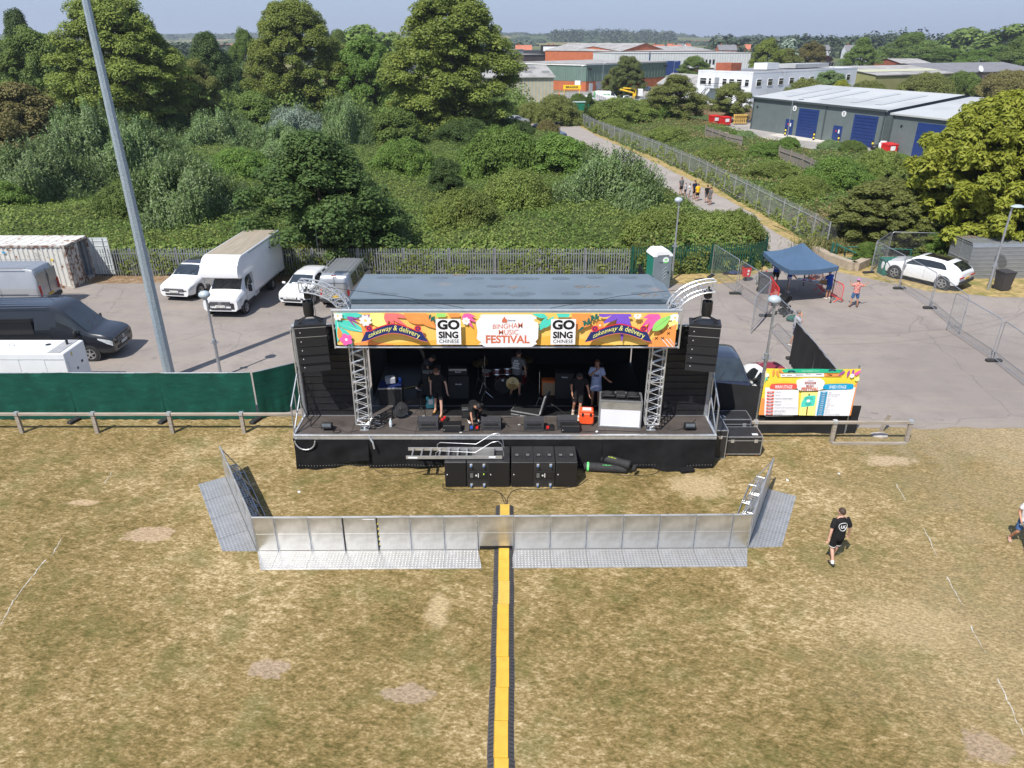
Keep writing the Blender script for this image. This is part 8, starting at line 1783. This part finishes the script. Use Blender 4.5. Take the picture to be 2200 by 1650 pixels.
# ---------------- vegetation
def foliage(name,c,leafc,tr=.38,var=.3,vs=.5): return mat('foliage_'+name,c,.6,0,var,vs,tr=tr,leaf=leafc,spec=.25,det=5)
F={'dry':foliage('dry',(.28,.20,.09),(.36,.27,.14)),'lime':foliage('lime',(.165,.215,.042),(.28,.32,.07)),'dark':foliage('dark',(.068,.112,.030),(.11,.165,.046)),'mid':foliage('mid',(.125,.185,.042),(.20,.265,.065)),'green':foliage('green',(.120,.20,.038),(.20,.285,.06)),
 'olive':foliage('olive',(.165,.190,.050),(.235,.25,.075)),'willow':foliage('willow',(.125,.195,.055),(.28,.35,.18),.3),'silver':foliage('silver',(.20,.27,.20),(.38,.45,.36),.2),'yellow':foliage('yellow',(.25,.285,.035),(.40,.42,.06)),'birch':foliage('birch',(.13,.16,.055),(.19,.22,.08)),
 'brown':foliage('brown',(.175,.165,.055),(.25,.20,.085)),'bramble':foliage('bramble',(.145,.195,.040),(.26,.295,.08),vs=.25,var=.45),'copper':foliage('copper',(.07,.03,.035),(.1,.05,.045)),'far':foliage('far',(.045,.07,.035),(.07,.10,.045),.1)}
BARK=mat('bark',(.10,.075,.055),.95,0,.25,3,bump=.5,bs=12); BIRB=mat('birch_bark',(.55,.53,.5),.8,0,.15,3)
def rnd(n): return RNG.random(n)
def quads(name,C,Nn,size,elong=1.3,axis=None,parent=None,mt=None,jit=.35):
    """many small leaf faces: centres C, facing roughly Nn, long axis optional"""
    n=len(C); s=size*(1-jit+2*jit*rnd(n)); Nn=Nn+RNG.normal(0,.45,(n,3)); Nn/=np.linalg.norm(Nn,axis=1)[:,None]+1e-9
    if axis is None: A=RNG.normal(0,1,(n,3))
    else: A=axis+RNG.normal(0,.22,(n,3))
    A-=Nn*(A*Nn).sum(1)[:,None]; A/=np.linalg.norm(A,axis=1)[:,None]+1e-9; B=np.cross(Nn,A)
    A=A*(s*elong*.5)[:,None]; B=B*(s*.5)[:,None]; fold=Nn*(s*.12)[:,None]
    V=np.empty((n,4,3)); V[:,0]=C-A; V[:,1]=C-B*.9+A*.1+fold; V[:,2]=C+A; V[:,3]=C+B*.9+A*.1+fold
    me=bpy.data.meshes.new(name); me.vertices.add(4*n); me.loops.add(4*n); me.polygons.add(n)
    me.vertices.foreach_set('co',V.reshape(-1)); me.loops.foreach_set('vertex_index',np.arange(4*n,dtype=np.int32)); me.polygons.foreach_set('loop_start',np.arange(0,4*n,4,dtype=np.int32)); 
    try: me.polygons.foreach_set('loop_total',np.full(n,4,dtype=np.int32))
    except Exception: pass
    me.update(calc_edges=True); 
    if mt: me.materials.append(mt)
    return me
def crown_mesh(name,H,W,n_cl,per,leaf,z0=.12,prof=lambda u:1.,cl=.13,mt=None,fill=.35,el=1.3):
    """clumps spread over an uneven crown; every clump a ragged ball of small faces"""
    u=rnd(n_cl)**.85; ang=rnd(n_cl)*6.283; R=np.array([prof(x) for x in u])*W/2; rr=R*(.50+.50*rnd(n_cl)**.5)*(.88+.24*rnd(n_cl)); z=H*(z0+(1-z0)*u*.96)
    # thin inner clumps
    inner=rnd(n_cl)<fill*.4; rr[inner]*=.4
    P=np.stack([rr*np.cos(ang),rr*np.sin(ang),z],1); cr=W*cl*(.55+.9*rnd(n_cl)); Cs=[];Ns=[]
    for i in range(n_cl):
        k=int(per*(cr[i]/(W*cl))**1.6)+4; d=RNG.normal(0,1,(k,3)); d/=np.linalg.norm(d,axis=1)[:,None]; d[:,2]=np.where(d[:,2]<-.3,-d[:,2],d[:,2]); r_=cr[i]*(.35+.75*rnd(k)**.55); 
        q=P[i]+d*r_[:,None]*np.array([1,1,.85]); Cs.append(q); Ns.append(d*np.array([1,1,1])+np.array([0,0,.55]))
    C=np.concatenate(Cs); C[:,2]=np.maximum(C[:,2],.1); return quads(name,C,np.concatenate(Ns),leaf,el,None,None,mt)
def shoots_mesh(name,H,W,n_sh,per,leaf,mt):
    """willow: long upright shoots with narrow leaves over a dome"""
    ph=np.arccos(1-rnd(n_sh)*1.02); ang=rnd(n_sh)*6.283; d=np.stack([np.sin(ph)*np.cos(ang),np.sin(ph)*np.sin(ang),np.cos(ph)],1); lum=1+.22*np.sin(ang*3+ph*4)+.12*np.sin(ang*7+1); dep=.55+.45*rnd(n_sh)**.4
    base=d*np.array([W/2,W/2,H*.80])*(lum*dep)[:,None]*.86; base[:,2]=np.maximum(base[:,2],.1); ax=d*np.array([.75,.75,.5])+np.array([0,0,.75]); ax/=np.linalg.norm(ax,axis=1)[:,None]; ln=W*.13*(.6+.8*rnd(n_sh))
    Cs=[];As=[];Ns=[]
    for k in range(per):
        t=(k+rnd(n_sh))/per; c=base+ax*(ln*t)[:,None]+RNG.normal(0,leaf*.30,(n_sh,3)); Cs.append(c); As.append(ax+RNG.normal(0,.35,(n_sh,3))); Ns.append(d+RNG.normal(0,.3,(n_sh,3)))
    return quads(name,np.concatenate(Cs),np.concatenate(Ns),leaf,2.6,np.concatenate(As),None,mt)
def trunk_mesh(name,H,r,nl,mt,W,z1=.75,seed=1):
    rr=random.Random(seed); m=MB(); p=[Vector((rr.uniform(-.02,.02)*H*k/5,rr.uniform(-.02,.02)*H*k/5,H*z1*k/5)) for k in range(6)]; m.path(p,1,mt,8,rs=[r*1.25,r,r*.85,r*.65,r*.45,r*.2])
    for k in range(nl):
        i=rr.uniform(1.2,4.6); a=p[int(i)].lerp(p[int(i)+1],i%1); an_=rr.uniform(0,6.28); L_=W*rr.uniform(.2,.4); b_=a+Vector((math.cos(an_)*L_,math.sin(an_)*L_,L_*rr.uniform(.4,1))); mid=a.lerp(b_,.5)+Vector((0,0,-.05*L_)); m.path([a,mid,b_],1,mt,5,rs=[r*.4,r*.25,r*.08])
    return m
PROTO={}
def oval(u): return math.sin(math.pi*min(1,max(.02,(u*.86+.14))))**.55
def pear(u): return (.72+.5*math.sin(math.pi*min(1,u*1.1+.1)))*(1-u**3*.75)
def tallp(u): return (.55+.55*math.sin(math.pi*(u*.75+.12)))*(1-.62*u**2.2)
def dome(u): return math.sqrt(max(.03,1-u*u*.96))
SPEC={ # H,W, crown maker
 'lime1':lambda mt:crown_mesh('crown',20,17,330,430,.23,.05,tallp,.070,mt),
 'lime2':lambda mt:crown_mesh('crown',20,17,300,440,.23,.05,tallp,.074,mt),
 'round1':lambda mt:crown_mesh('crown',9,8,170,330,.155,.08,oval,.095,mt),
 'round2':lambda mt:crown_mesh('crown',9,8,170,330,.155,.05,pear,.10,mt),
 'bush1':lambda mt:crown_mesh('crown',4,5,150,260,.115,.0,dome,.10,mt),
 'bush2':lambda mt:crown_mesh('crown',4,5,130,280,.12,.0,dome,.115,mt),
 'willow1':lambda mt:shoots_mesh('crown',5,8,8500,11,.092,mt),
 'feather':lambda mt:crown_mesh('crown',9,10,800,170,.14,.02,oval,.048,mt,.6,2.4),
 'farc1':lambda mt:crown_mesh('crown',10,10,45,60,.75,.05,dome,.16,mt),
 'farc2':lambda mt:crown_mesh('crown',10,10,40,60,.8,.05,oval,.18,mt)}
SPEC['mound1']=lambda mt:crown_mesh('crown',3.2,9,380,190,.125,.0,dome,.062,mt)
SPEC['mound2']=lambda mt:crown_mesh('crown',3.2,9,330,200,.13,.0,dome,.072,mt)
DIM={'mound1':(3.2,9),'mound2':(3.2,9),'lime1':(20,17),'lime2':(20,17),'round1':(9,8),'round2':(9,8),'bush1':(4,5),'bush2':(4,5),'willow1':(5.2,8),'feather':(9,10),'farc1':(10,10),'farc2':(10,10)}
def crown(kind_,fol):
    k=(kind_,fol)
    if k not in PROTO:
        b_=('mesh',kind_)
        if b_ not in PROTO: PROTO[b_]=SPEC[kind_](F[fol]); PROTO[k]=PROTO[b_]
        else: me=PROTO[b_].copy(); me.materials.clear(); me.materials.append(F[fol]); PROTO[k]=me
    return PROTO[k]
TR={}
def plant(px,yb,wpx,yt,kind_,fol,lab,cat='tree',group=None,trunk=True,xy=None,zoff=0,dd=0):
    p=G(px,yb) if xy is None else Vector((*xy,0)); 
    if dd: p=p*((p.y+dd)/p.y); p.z=0
    w_=wpx*DEP(p.y,2)/FPX; h=max(1.0,ZAT(yt,p.y)); 
    if kind_ in ('bush1','bush2') and w_/h>1.55: kind_='mound'+kind_[-1]
    H0,W0=DIM[kind_]
    name={'tree':'tree','bush':'bush','shrub':'shrub','willow':'willow_bush'}.get(cat,'tree')
    if fol=='birch': name='birch_tree'
    t=thing(name,lab,'tree' if cat=='tree' else 'bush',p,random.uniform(0,6.28),group)
    o=bpy.data.objects.new('crown' if cat=='tree' else 'leaves',crown(kind_,fol)); COL.objects.link(o); o.parent=t; o.scale=(w_/W0,w_/W0,h/H0)
    k=(cat=='tree',fol=='birch')
    if k not in TR:
        mm=trunk_mesh('trunk',10,.26 if cat=='tree' else .12,9 if cat=='tree' else 12,BIRB if fol=='birch' else BARK,8,seed=len(TR)+2); oo=mm.build('trunk',None,60); TR[k]=oo.data; bpy.data.objects.remove(oo)
    q=bpy.data.objects.new('trunk' if cat=='tree' else 'stem',TR[k]); COL.objects.link(q); q.parent=t; q.scale=(w_/9,w_/9,h/10.5)
    return t
TG='trees beyond the scrub'
# three tall limes and the trees round them
plant(290,300,265,-6,'lime1','lime','tallest tree at the left, behind the mast, its top out of the frame',dd=-4)
plant(650,262,200,4,'lime2','lime','second tall tree, yellow green, left of the middle'); plant(975,292,285,-14,'lime1','lime','biggest tall yellow green tree in the middle of the skyline',dd=-4)
L=[(88,255,95,32,'round2','dark','round dark tree on the skyline left of the tall left tree'),(115,290,145,66,'round1','mid','leafy light green tree left of the mast'),(55,225,120,95,'round2','mid','tree with a broad crown behind the left edge shrubs'),(12,250,70,130,'round1','dark','dark tree at the very left edge'),
 (468,250,112,78,'round2','dark','dark round tree right of the tall left tree'),(440,285,100,132,'round1','olive','olive tree between the tall left tree and the dark round one'),(500,240,70,120,'round1','dark','dark narrow tree behind the olive one'),(540,215,62,66,'round1','green','green tree just left of the second tall tree'),(560,240,60,112,'round2','olive','small olive tree touching the second tall tree'),
 (795,262,125,84,'round1','green','bright mid green tree between the second tall tree and the biggest one'),(752,258,80,105,'round2','olive','dull olive tree right of the second tall tree'),(735,190,70,70,'round2','mid','further tree seen over the olive one'),(790,180,120,66,'farc1','mid','wide far tree on the skyline left of the biggest tree'),(850,175,60,78,'farc2','mid','far tree just left of the biggest tree'),
 (1345,218,78,122,'lime2','birch','birch with a white trunk in the far yard'),(1316,212,50,150,'round2','olive','yellowish tree just left of the birch'),(1488,180,66,122,'round1','mid','round green tree in front of the white warehouse'),(1447,262,118,165,'round2','olive','spreading olive tree left of the office block'),(1565,262,84,180,'round1','olive','leafy tree in front of the left end of the office block'),
 (1641,182,72,86,'round1','lime','round bright green tree behind the office block'),(1682,178,86,108,'round2','olive','dull green tree right of the round bright one'),(1735,172,66,92,'round1','brown','brownish tree on the skyline behind the office block'),(1690,140,40,88,'farc1','silver','pale silvery tree on the skyline'),
 (1842,164,66,84,'round2','mid','windswept tree with a leaning crown behind the olive shed'),(1772,222,80,154,'round1','willow','grey green tree in front of the right end of the office block'),(1800,226,46,176,'bush1','yellow','yellow green bush right of the grey green tree'),(1725,236,100,178,'bush2','olive','wide olive bush in front of the office block'),(1890,160,66,128,'round2','willow','grey green tree above the olive shed'),(1862,166,30,140,'round1','copper','small copper coloured tree above the olive shed'),(1942,168,40,138,'round1','dark','small dark tree by the brick shed'),
 (1945,150,120,74,'round2','mid','large round tree on the right skyline'),(2020,160,110,105,'round1','green','green tree right of the brick shed'),(2080,168,90,110,'round2','green','light green tree behind the dish roof'),(2130,160,80,100,'round1','green','bushy green tree near the right edge'),(2180,168,100,82,'round2','mid','tall tree at the right edge of the skyline'),(2165,150,130,62,'farc1','mid','broad crown on the skyline at the right edge'),(2050,140,110,66,'farc2','mid','wide dark crown on the right skyline'),(1770,150,34,120,'round1','copper','reddish small tree right of the office block'),
 (1985,215,110,164,'bush2','olive','wide olive bush behind the grey unit roof'),(2060,212,90,160,'bush1','mid','green bush right of the olive one'),(2155,216,120,160,'bush2','brown','brownish bush behind the yellow green tree'),(1860,222,90,180,'bush2','olive','low bush in front of the olive shed')]
for x,yb,w_,yt,k,f,lab in L: plant(x,yb,w_,yt,k,f,lab,cat='tree' if k[:4]!='bush' else 'bush',group=TG if k[:4]!='bush' else 'bushes in the industrial estate')
plant(2100,548,335,200,'feather','yellow','big yellow green feathery tree at the right edge'); plant(1893,528,225,386,'feather','olive','wide olive thicket below the yellow green tree','tree'); plant(2010,545,190,440,'feather','olive','dark part of the thicket hanging over the mesh fence','tree')
W=[(104,445,200,298,'willow','silvery willow bush at the left edge above the container',1),(215,400,200,222,'willow','tall willow bush below the tall left tree, left of the mast',1),(305,400,175,256,'willow','willow bush just right of the mast',1),(415,500,215,328,'willow','big willow bush above the parked white four by four',1),(478,332,145,238,'willow','round willow bush below the dark round tree',1),(636,305,116,232,'silver','pale silver willow bush below the second tall tree',1),(610,358,124,268,'willow','dull willow bush in front of the pale silver one',1),(748,335,104,206,'willow','upright willow bush right of the second tall tree',1),(1305,470,205,318,'willow','large silvery willow bush beside the path',1)]
for x,yb,w_,yt,f,lab,_ in W: plant(x,yb,w_*1.04,yt-8,'willow1',f,lab,'willow','willow bushes in the scrub')
B=[(700,560,300,298,'round2','dark','large dark leafy tree hanging over the fence behind the box van','tree'),(960,440,86,346,'bush1','dark','small dark bush in the middle of the brambles','bush'),(855,330,120,240,'bush2','mid','green bush at the left foot of the biggest tree','bush'),(1000,320,150,262,'bush1','dark','dark bushes under the biggest tree','bush'),(1100,305,110,262,'bush2','dark','dark bush right of the biggest tree\'s foot','bush'),(1175,302,60,262,'bush1','brown','brownish bush beside the hidden cars','bush'),
 (60,330,180,190,'bush1','brown','wide brownish shrub left of the tall willow','bush'),(25,385,120,260,'bush2','brown','brown shrub at the left edge','bush'),(160,300,150,205,'bush2','olive','olive shrub under the light green tree','bush'),(380,310,110,250,'bush1','dark','dark bush at the foot of the tall left tree','bush'),(560,290,110,205,'bush2','mid','green bush between the willows and the second tall tree','bush'),(520,400,150,330,'bush2','green','bright green bush between the round willow and the big one','bush'),(270,490,150,410,'bush1','mid','mid green bush behind the mast','bush'),(20,480,120,400,'bush2','green','green bush at the left edge above the container','bush'),
 (870,400,150,310,'bush1','green','green bush left of the small dark one','bush'),(1080,400,190,290,'bush2','green','wide bright green bush in the middle of the scrub','bush'),(1200,400,150,296,'bush1','green','bright green bush left of the silvery willow','bush'),(1110,470,170,380,'bush2','bramble','bramble mound behind the stage roof','bush'),(1000,520,180,420,'bush1','bramble','bramble mound left of the stage roof centre','bush'),
 (1420,545,190,462,'bush2','bramble','bramble mound behind the lamp post','bush'),(1572,558,150,466,'bush1','bramble','rounded hedge end above the mesh fence','bush'),(1520,560,170,470,'bush2','bramble','hedge over the green palisade fence','bush'),
 (1140,262,70,224,'bush1','olive','olive bush in front of the cream shed','bush'),(1195,268,100,212,'bush2','olive','big pale bush at the right corner of the cream shed','bush'),(1082,262,80,224,'bush1','mid','bush left of the cream shed corner','bush'),(1242,230,46,204,'bush1','mid','bush in front of the far yard gate','bush'),(1265,262,22,202,'round1','dark','narrow dark conifer by the green store','tree'),(1335,266,150,218,'bush2','bramble','bramble bank right of the green store','bush'),(1420,262,110,224,'bush1','green','green bush below the spreading olive tree','bush'),
 (1602,308,52,284,'bush1','willow','grey shrub in front of the grey unit','bush'),(1575,300,30,286,'bush2','green','small shrub on the yard edge','bush'),(1692,322,52,298,'bush2','green','weedy shrub below the lamp column','bush'),(1780,332,60,304,'bush1','willow','flowering shrub in front of the right blue door','bush'),(1825,334,70,306,'bush2','mid','flowering shrub left of the second unit','bush'),(1920,368,90,335,'bush2','mid','shrub before the second unit at the yellow green tree','bush'),
 (1790,420,150,350,'bush2','green','bright bush above the grey board fence','bush'),(1880,400,120,330,'bush1','bramble','bramble bank left of the yellow green tree','bush'),(2000,560,90,500,'bush1','green','ivy bush behind the mesh fence at the right','bush'),(1860,565,60,525,'bush2','green','leafy shrub behind the green gate','bush'),(2080,545,120,470,'bush1','dark','dark bush above the grey shelter','bush'),(2180,560,110,480,'bush2','dark','dark bush at the right edge above the shelters','bush'),
 (1318,286,80,258,'bush2','bramble','bramble mound behind the top of the path fence','bush'),(1432,310,110,276,'bush1','bramble','bramble mound behind the middle of the path fence','bush'),(1545,352,110,318,'bush2','bramble','bramble mound above the walkers on the path','bush'),(1655,392,120,352,'bush1','bramble','bramble mound left of the long grey board fence','bush'),(1722,432,120,385,'bush2','bramble','bramble mound above the lower path fence','bush'),(1650,345,110,310,'bush1','green','bramble clump below the yard','bush')]
for x,yb,w_,yt,k,f,lab,cat in B: plant(x,yb,w_,yt,k,f,lab,cat,None if cat=='tree' else 'bushes and brambles in the scrub')
# bramble ground: lumpy soil sheet with leaves all over it
def nz(x,y,s=1.):
    return (math.sin(x*.31*s+1.7*math.sin(y*.17*s))+math.sin(y*.37*s+1.3*math.sin(x*.23*s+2))+.6*math.sin(x*.83*s+y*.61*s)+.4*math.sin(x*1.7*s-y*1.3*s+1)+.30*math.sin(x*3.1*s+2.2*math.sin(y*2.3*s))+.25*math.sin(x*4.7+y*4.1+1.5*math.sin(y*3.3)))/3.2
def inpoly(x,y,P):
    c=False; j=len(P)-1
    for i in range(len(P)):
        if (P[i][1]>y)!=(P[j][1]>y) and x<(P[j][0]-P[i][0])*(y-P[i][1])/(P[j][1]-P[i][1])+P[i][0]: c=not c
        j=i
    return c
SOIL=mat('bramble_ground',(.055,.075,.022),.95,0,.4,1.5,spec=.1,bump=.8,bs=6)  # ground's own dark green beneath the leaves
def edge_dist(x,y,P):
    d=1e9
    for i in range(len(P)):
        x1,y1=P[i];x2,y2=P[(i+1)%len(P)]; dx,dy=x2-x1,y2-y1; t=max(0,min(1,((x-x1)*dx+(y-y1)*dy)/(dx*dx+dy*dy+1e-9))); d=min(d,math.hypot(x-x1-t*dx,y-y1-t*dy))
    return d
def scrub(name,lab,P,h0,h1,st,dens,leaf,fols,ramp=1.6,seed=1):
    xs=[p[0] for p in P]; ys=[p[1] for p in P]; X0,X1,Y0,Y1=min(xs),max(xs),min(ys),max(ys); nx=int((X1-X0)/st)+2; ny=int((Y1-Y0)/st)+2
    Z=np.zeros((ny,nx)); ok=np.zeros((ny,nx),bool)
    for j in range(ny):
        for i in range(nx):
            x=X0+i*st; y=Y0+j*st
            if inpoly(x,y,P): e=min(1,edge_dist(x,y,P)/ramp); ok[j,i]=True; Z[j,i]=max(.05,(h0+h1*nz(x,y))*math.sqrt(e*(2-e)))
    root=tag(bpy.data.objects.new(name,None),lab,'scrub'); COL.objects.link(root); root['kind']='stuff'
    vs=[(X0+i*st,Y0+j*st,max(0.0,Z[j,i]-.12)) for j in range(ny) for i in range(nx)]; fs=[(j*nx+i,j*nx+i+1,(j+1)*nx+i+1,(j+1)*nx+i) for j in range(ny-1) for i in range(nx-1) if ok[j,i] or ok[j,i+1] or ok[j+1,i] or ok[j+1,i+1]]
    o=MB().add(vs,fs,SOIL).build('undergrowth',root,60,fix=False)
    n=int((X1-X0)*(Y1-Y0)*dens); x=X0+rnd(n)*(X1-X0); y=Y0+rnd(n)*(Y1-Y0); fi=(x-X0)/st; fj=(y-Y0)/st; i=np.clip(fi.astype(int),0,nx-2); j=np.clip(fj.astype(int),0,ny-2); fx_=fi-i; fy_=fj-j
    z=Z[j,i]*(1-fx_)*(1-fy_)+Z[j,i+1]*fx_*(1-fy_)+Z[j+1,i]*(1-fx_)*fy_+Z[j+1,i+1]*fx_*fy_; keep=ok[j,i]&ok[j+1,i+1]&((y<88)|(rnd(n)<.5)); gx=(Z[j,i+1]-Z[j,i])/st; gy=(Z[j+1,i]-Z[j,i])/st
    C=np.stack([x,y,z+(rnd(n)**2-.25)*.35],1)[keep]; Nn=np.stack([-gx,-gy,np.ones(n)],1)[keep]; 
    sel=(np.sin(C[:,0]*.27+1.5*np.sin(C[:,1]*.19+seed))+np.sin(C[:,1]*.33+seed*2)+RNG.normal(0,.55,len(C))); q=np.quantile(sel,np.linspace(0,1,len(fols)+1)); 
    for k,f in enumerate(fols):
        s=(sel>=q[k])&(sel<=q[k+1]); me=quads('leaves',C[s],Nn[s],leaf,1.2,None,None,F[f]); oo=bpy.data.objects.new('leaves',me); COL.objects.link(oo); oo.parent=root
    return root
PLx=[(p.x-.3,p.y) for p in pl]
A_=[(-75,44.5),(-27,44.5),(7,44.5),(15.0,45.4),(17.0,48.0),(17.6,50)]+PLx[::-1]+[(-10,128),(-40,118),(-75,110)]
PLs=[(x*.875,y*.875) for x,y in PLx if y>62]
A_=[(-75,44.7),(7.3,44.7),(15.0,45.6),(16.9,47.6)]+[tuple(G(a,b_,c_)[:2]) for a,b_,c_ in ((1672,500,2.2),(1640,472,2.2),(1590,457,2),(1535,428,2),(1480,398,1.8),(1385,350,1.8),(1300,314,1.8),(1222,290,1.8),(1150,270,1.5))]+[(-5,134),(-40,130),(-80,128)]
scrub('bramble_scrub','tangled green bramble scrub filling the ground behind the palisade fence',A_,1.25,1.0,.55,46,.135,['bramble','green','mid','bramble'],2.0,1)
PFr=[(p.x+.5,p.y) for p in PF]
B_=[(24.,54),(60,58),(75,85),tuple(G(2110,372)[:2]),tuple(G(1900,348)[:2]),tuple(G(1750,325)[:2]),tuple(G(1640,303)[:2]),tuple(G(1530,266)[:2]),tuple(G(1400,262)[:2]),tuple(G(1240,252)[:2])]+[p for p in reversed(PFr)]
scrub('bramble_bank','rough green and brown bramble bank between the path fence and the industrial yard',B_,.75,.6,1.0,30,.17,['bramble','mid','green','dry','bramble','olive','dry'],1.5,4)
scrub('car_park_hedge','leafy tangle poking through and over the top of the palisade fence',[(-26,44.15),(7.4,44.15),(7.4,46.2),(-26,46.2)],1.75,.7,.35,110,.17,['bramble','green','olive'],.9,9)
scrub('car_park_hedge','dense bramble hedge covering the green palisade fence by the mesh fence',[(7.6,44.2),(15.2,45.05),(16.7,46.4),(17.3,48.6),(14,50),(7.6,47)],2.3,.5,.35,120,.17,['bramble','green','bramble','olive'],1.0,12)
# ivy on the long path fence
c=[];nn=[]
for a,b_ in zip(PF,PF[1:]):
    d=b_-a; k=int(d.length*50); tt=rnd(k); base=np.array(a)[None,:]+tt[:,None]*np.array(d)[None,:]; hmax=1.0+.9*np.sin(base[:,0]*1.3+base[:,1]*.7)*np.sin(base[:,1]*.9); base[:,2]=rnd(k)*np.maximum(.25,hmax)*1.05; base[:,:2]+=RNG.normal(0,.12,(k,2)); c.append(base); nn.append(np.tile(np.array([[-.8,-.6,.3]]),(k,1)))
me=quads('climbing_ivy',np.concatenate(c),np.concatenate(nn),.20,1.1,None,None,F['bramble']); o=bpy.data.objects.new('climbing_ivy',me); COL.objects.link(o); tag(o,'ivy and brambles climbing the long palisade fence beside the path','ivy'); o['kind']='stuff'
k=5200; x=-26+rnd(k)*41; hh=.5+.9*np.abs(np.sin(x*.9)*np.sin(x*.37+1)); C=np.stack([x,43.95+rnd(k)*.12+np.where(x>7.4,(x-7.4)*.11,0),rnd(k)*hh*1.3+.1],1); sel=(np.sin(x*.8)+np.sin(x*2.1+2))>-.3
me=quads('climbing_ivy',C[sel],np.tile(np.array([[0,-1,.3]]),(int(sel.sum()),1)),.15,1.1,None,None,F['bramble']); o=bpy.data.objects.new('climbing_ivy',me); COL.objects.link(o); tag(o,'brambles growing through the pales of the car park fence','ivy'); o['kind']='stuff'
# tall grass in the planter
pc_=[(24.2+.9*math.cos(a)*rnd(1)[0],46.3+.8*math.sin(a)*rnd(1)[0]) for a in np.linspace(0,6.28,1)]
k=5000; c0=G(1795,548); C=np.stack([c0.x+RNG.normal(0,1.0,k),c0.y+1.0+RNG.normal(0,.55,k),.25+rnd(k)*.55],1); me=quads('tall_grass',C,RNG.normal(0,1,(k,3))*np.array([1,1,.2]),.06,5.,np.tile(np.array([[.3,.1,1.]]),(k,1)),None,foliage('tallgrass',(.16,.17,.06),(.30,.27,.12))); o=bpy.data.objects.new('tall_grass',me); COL.objects.link(o); tag(o,'tall pale grass growing in the concrete planter','grass'); o['kind']='stuff'
# far trees: rows and clumps out to the horizon
rr=random.Random(21)
def far_belt(name,lab,x0,x1,D0,D1,n,hgt,wid,mt,leaf):
    Cs=[];Ns=[]
    for i in range(n):
        px=x0+(x1-x0)*(i+rr.random())/n; D=rr.uniform(D0,D1); X=(px-1100)/FPX*DEP(D,0); H=hgt*rr.uniform(.65,1.15); Wd=wid*rr.uniform(.7,1.3); k=260 if leaf>1 else 900; z0=hill(X,D)
        d=RNG.normal(0,1,(k,3)); d/=np.linalg.norm(d,axis=1)[:,None]; d[:,2]=np.abs(d[:,2]); sc=np.array([Wd/2,Wd/2,H]); ph=1+.15*np.sin(d[:,0]*5+i)*np.cos(d[:,1]*6+i)
        Cs.append(np.array([X,D,z0])+d*sc*(ph*(.8+.22*rnd(k)))[:,None]); Ns.append(d+np.array([0,0,.3]))
    me=quads(name,np.concatenate(Cs),np.concatenate(Ns),leaf,1.1,None,None,mt); o=bpy.data.objects.new(name,me); COL.objects.link(o); tag(o,lab,'wood'); o['kind']='stuff'
far_belt('distant_wood','dark wood along the horizon in the middle distance, right of the biggest tree',1190,1440,1900,2150,60,24,40,F['far'],4.2)
far_belt('distant_wood','long dark wood along the horizon on the right',1530,1950,700,900,80,16,22,F['far'],3.2)
far_belt('distant_wood','dark wood on the horizon at the far right',1800,2300,640,780,60,19,26,F['far'],2.6)
far_belt('distant_wood','tree line on the horizon behind the three tall trees',380,1120,650,900,90,11,22,F['far'],3.2)
far_belt('distant_wood','tree line on the horizon at the left edge',-100,420,520,700,50,11,20,F['far'],2.8)
far_belt('distant_wood','scattered hedgerows across the far fields',1000,1700,1500,2600,40,7,50,F['far'],6)
far_belt('distant_wood','wooded far hills at the left',-200,700,2600,3600,70,14,110,F['far'],12)
far_belt('distant_wood','thin far tree line on the hills behind the middle fields',900,1700,2800,3800,80,12,120,F['far'],12)
far_belt('shrub_mass','unbroken shrubs and young trees under and between the three tall trees',350,1110,125,200,120,5.5,9,F['mid'],.42)
far_belt('shrub_mass','shrubs and small trees behind the willows at the left edge',-120,400,112,190,90,6,9,F['olive'],.42)
far_belt('shrub_mass','low shrubs between the far yard and the grey unit',1130,1500,155,168,22,2.2,6,F['bramble'],.4)
k=0
fl=[]
for i in range(34):
    px=380+i*54+rr.uniform(-18,18); yb=rr.uniform(112,150) if px>1120 else rr.uniform(118,175)
    if 1150<px<1250 or 1300<px<1520: yb=rr.uniform(104,112)
    fl.append((px,yb))
desc=['round','broad','narrow','lopsided','bushy','pale','dense','open','tall','squat']
for i,(px,yb) in enumerate(fl):
    f=['mid','green','olive','dark','mid','birch'][i%6]; D=G(px,yb).y; hh=rr.uniform(5,9); wp=hh*rr.uniform(.9,1.5)*FPX/DEP(D,0); yt=825-FPX*math.tan(PITCH-math.atan((HC-hh)/D))
    plant(px,yb,wp,yt,['farc1','farc2'][i%2],f,'small %s %s tree, %s'%(desc[i%10],{'mid':'green','green':'bright green','olive':'olive','dark':'dark','birch':'grey green'}[f],('left of the tall left tree' if px<420 else 'between the tall left tree and the second' if px<600 else 'between the second tall tree and the biggest' if px<850 else 'behind the biggest tree' if px<1110 else 'beyond the dark warehouse' if px<1220 else 'beyond the brick warehouse' if px<1440 else 'beyond the white warehouse' if px<1610 else 'behind the office block' if px<1830 else 'behind the olive shed' if px<2010 else 'at the right edge')),group='small trees on the estate skyline')
# ---------------- summer haze: one even volume round everything, sky outside it
hm=bpy.data.materials.new('haze_air'); hm.use_nodes=True; hn=hm.node_tree; hn.nodes.clear(); ho=hn.nodes.new('ShaderNodeOutputMaterial'); hv=hn.nodes.new('ShaderNodeVolumePrincipled')
hv.inputs['Color'].default_value=(.80,.87,1,1); hv.inputs['Density'].default_value=.00017; hv.inputs['Anisotropy'].default_value=.2; hn.links.new(hv.outputs[0],ho.inputs['Volume'])
mb=MB(); mb.box((0,3500,52),(22000,9000,110),hm); o=mb.build('haze'); kind(o,'stuff'); o.display_type='WIRE'; tag(o,'thin blue summer haze over the far fields','haze')
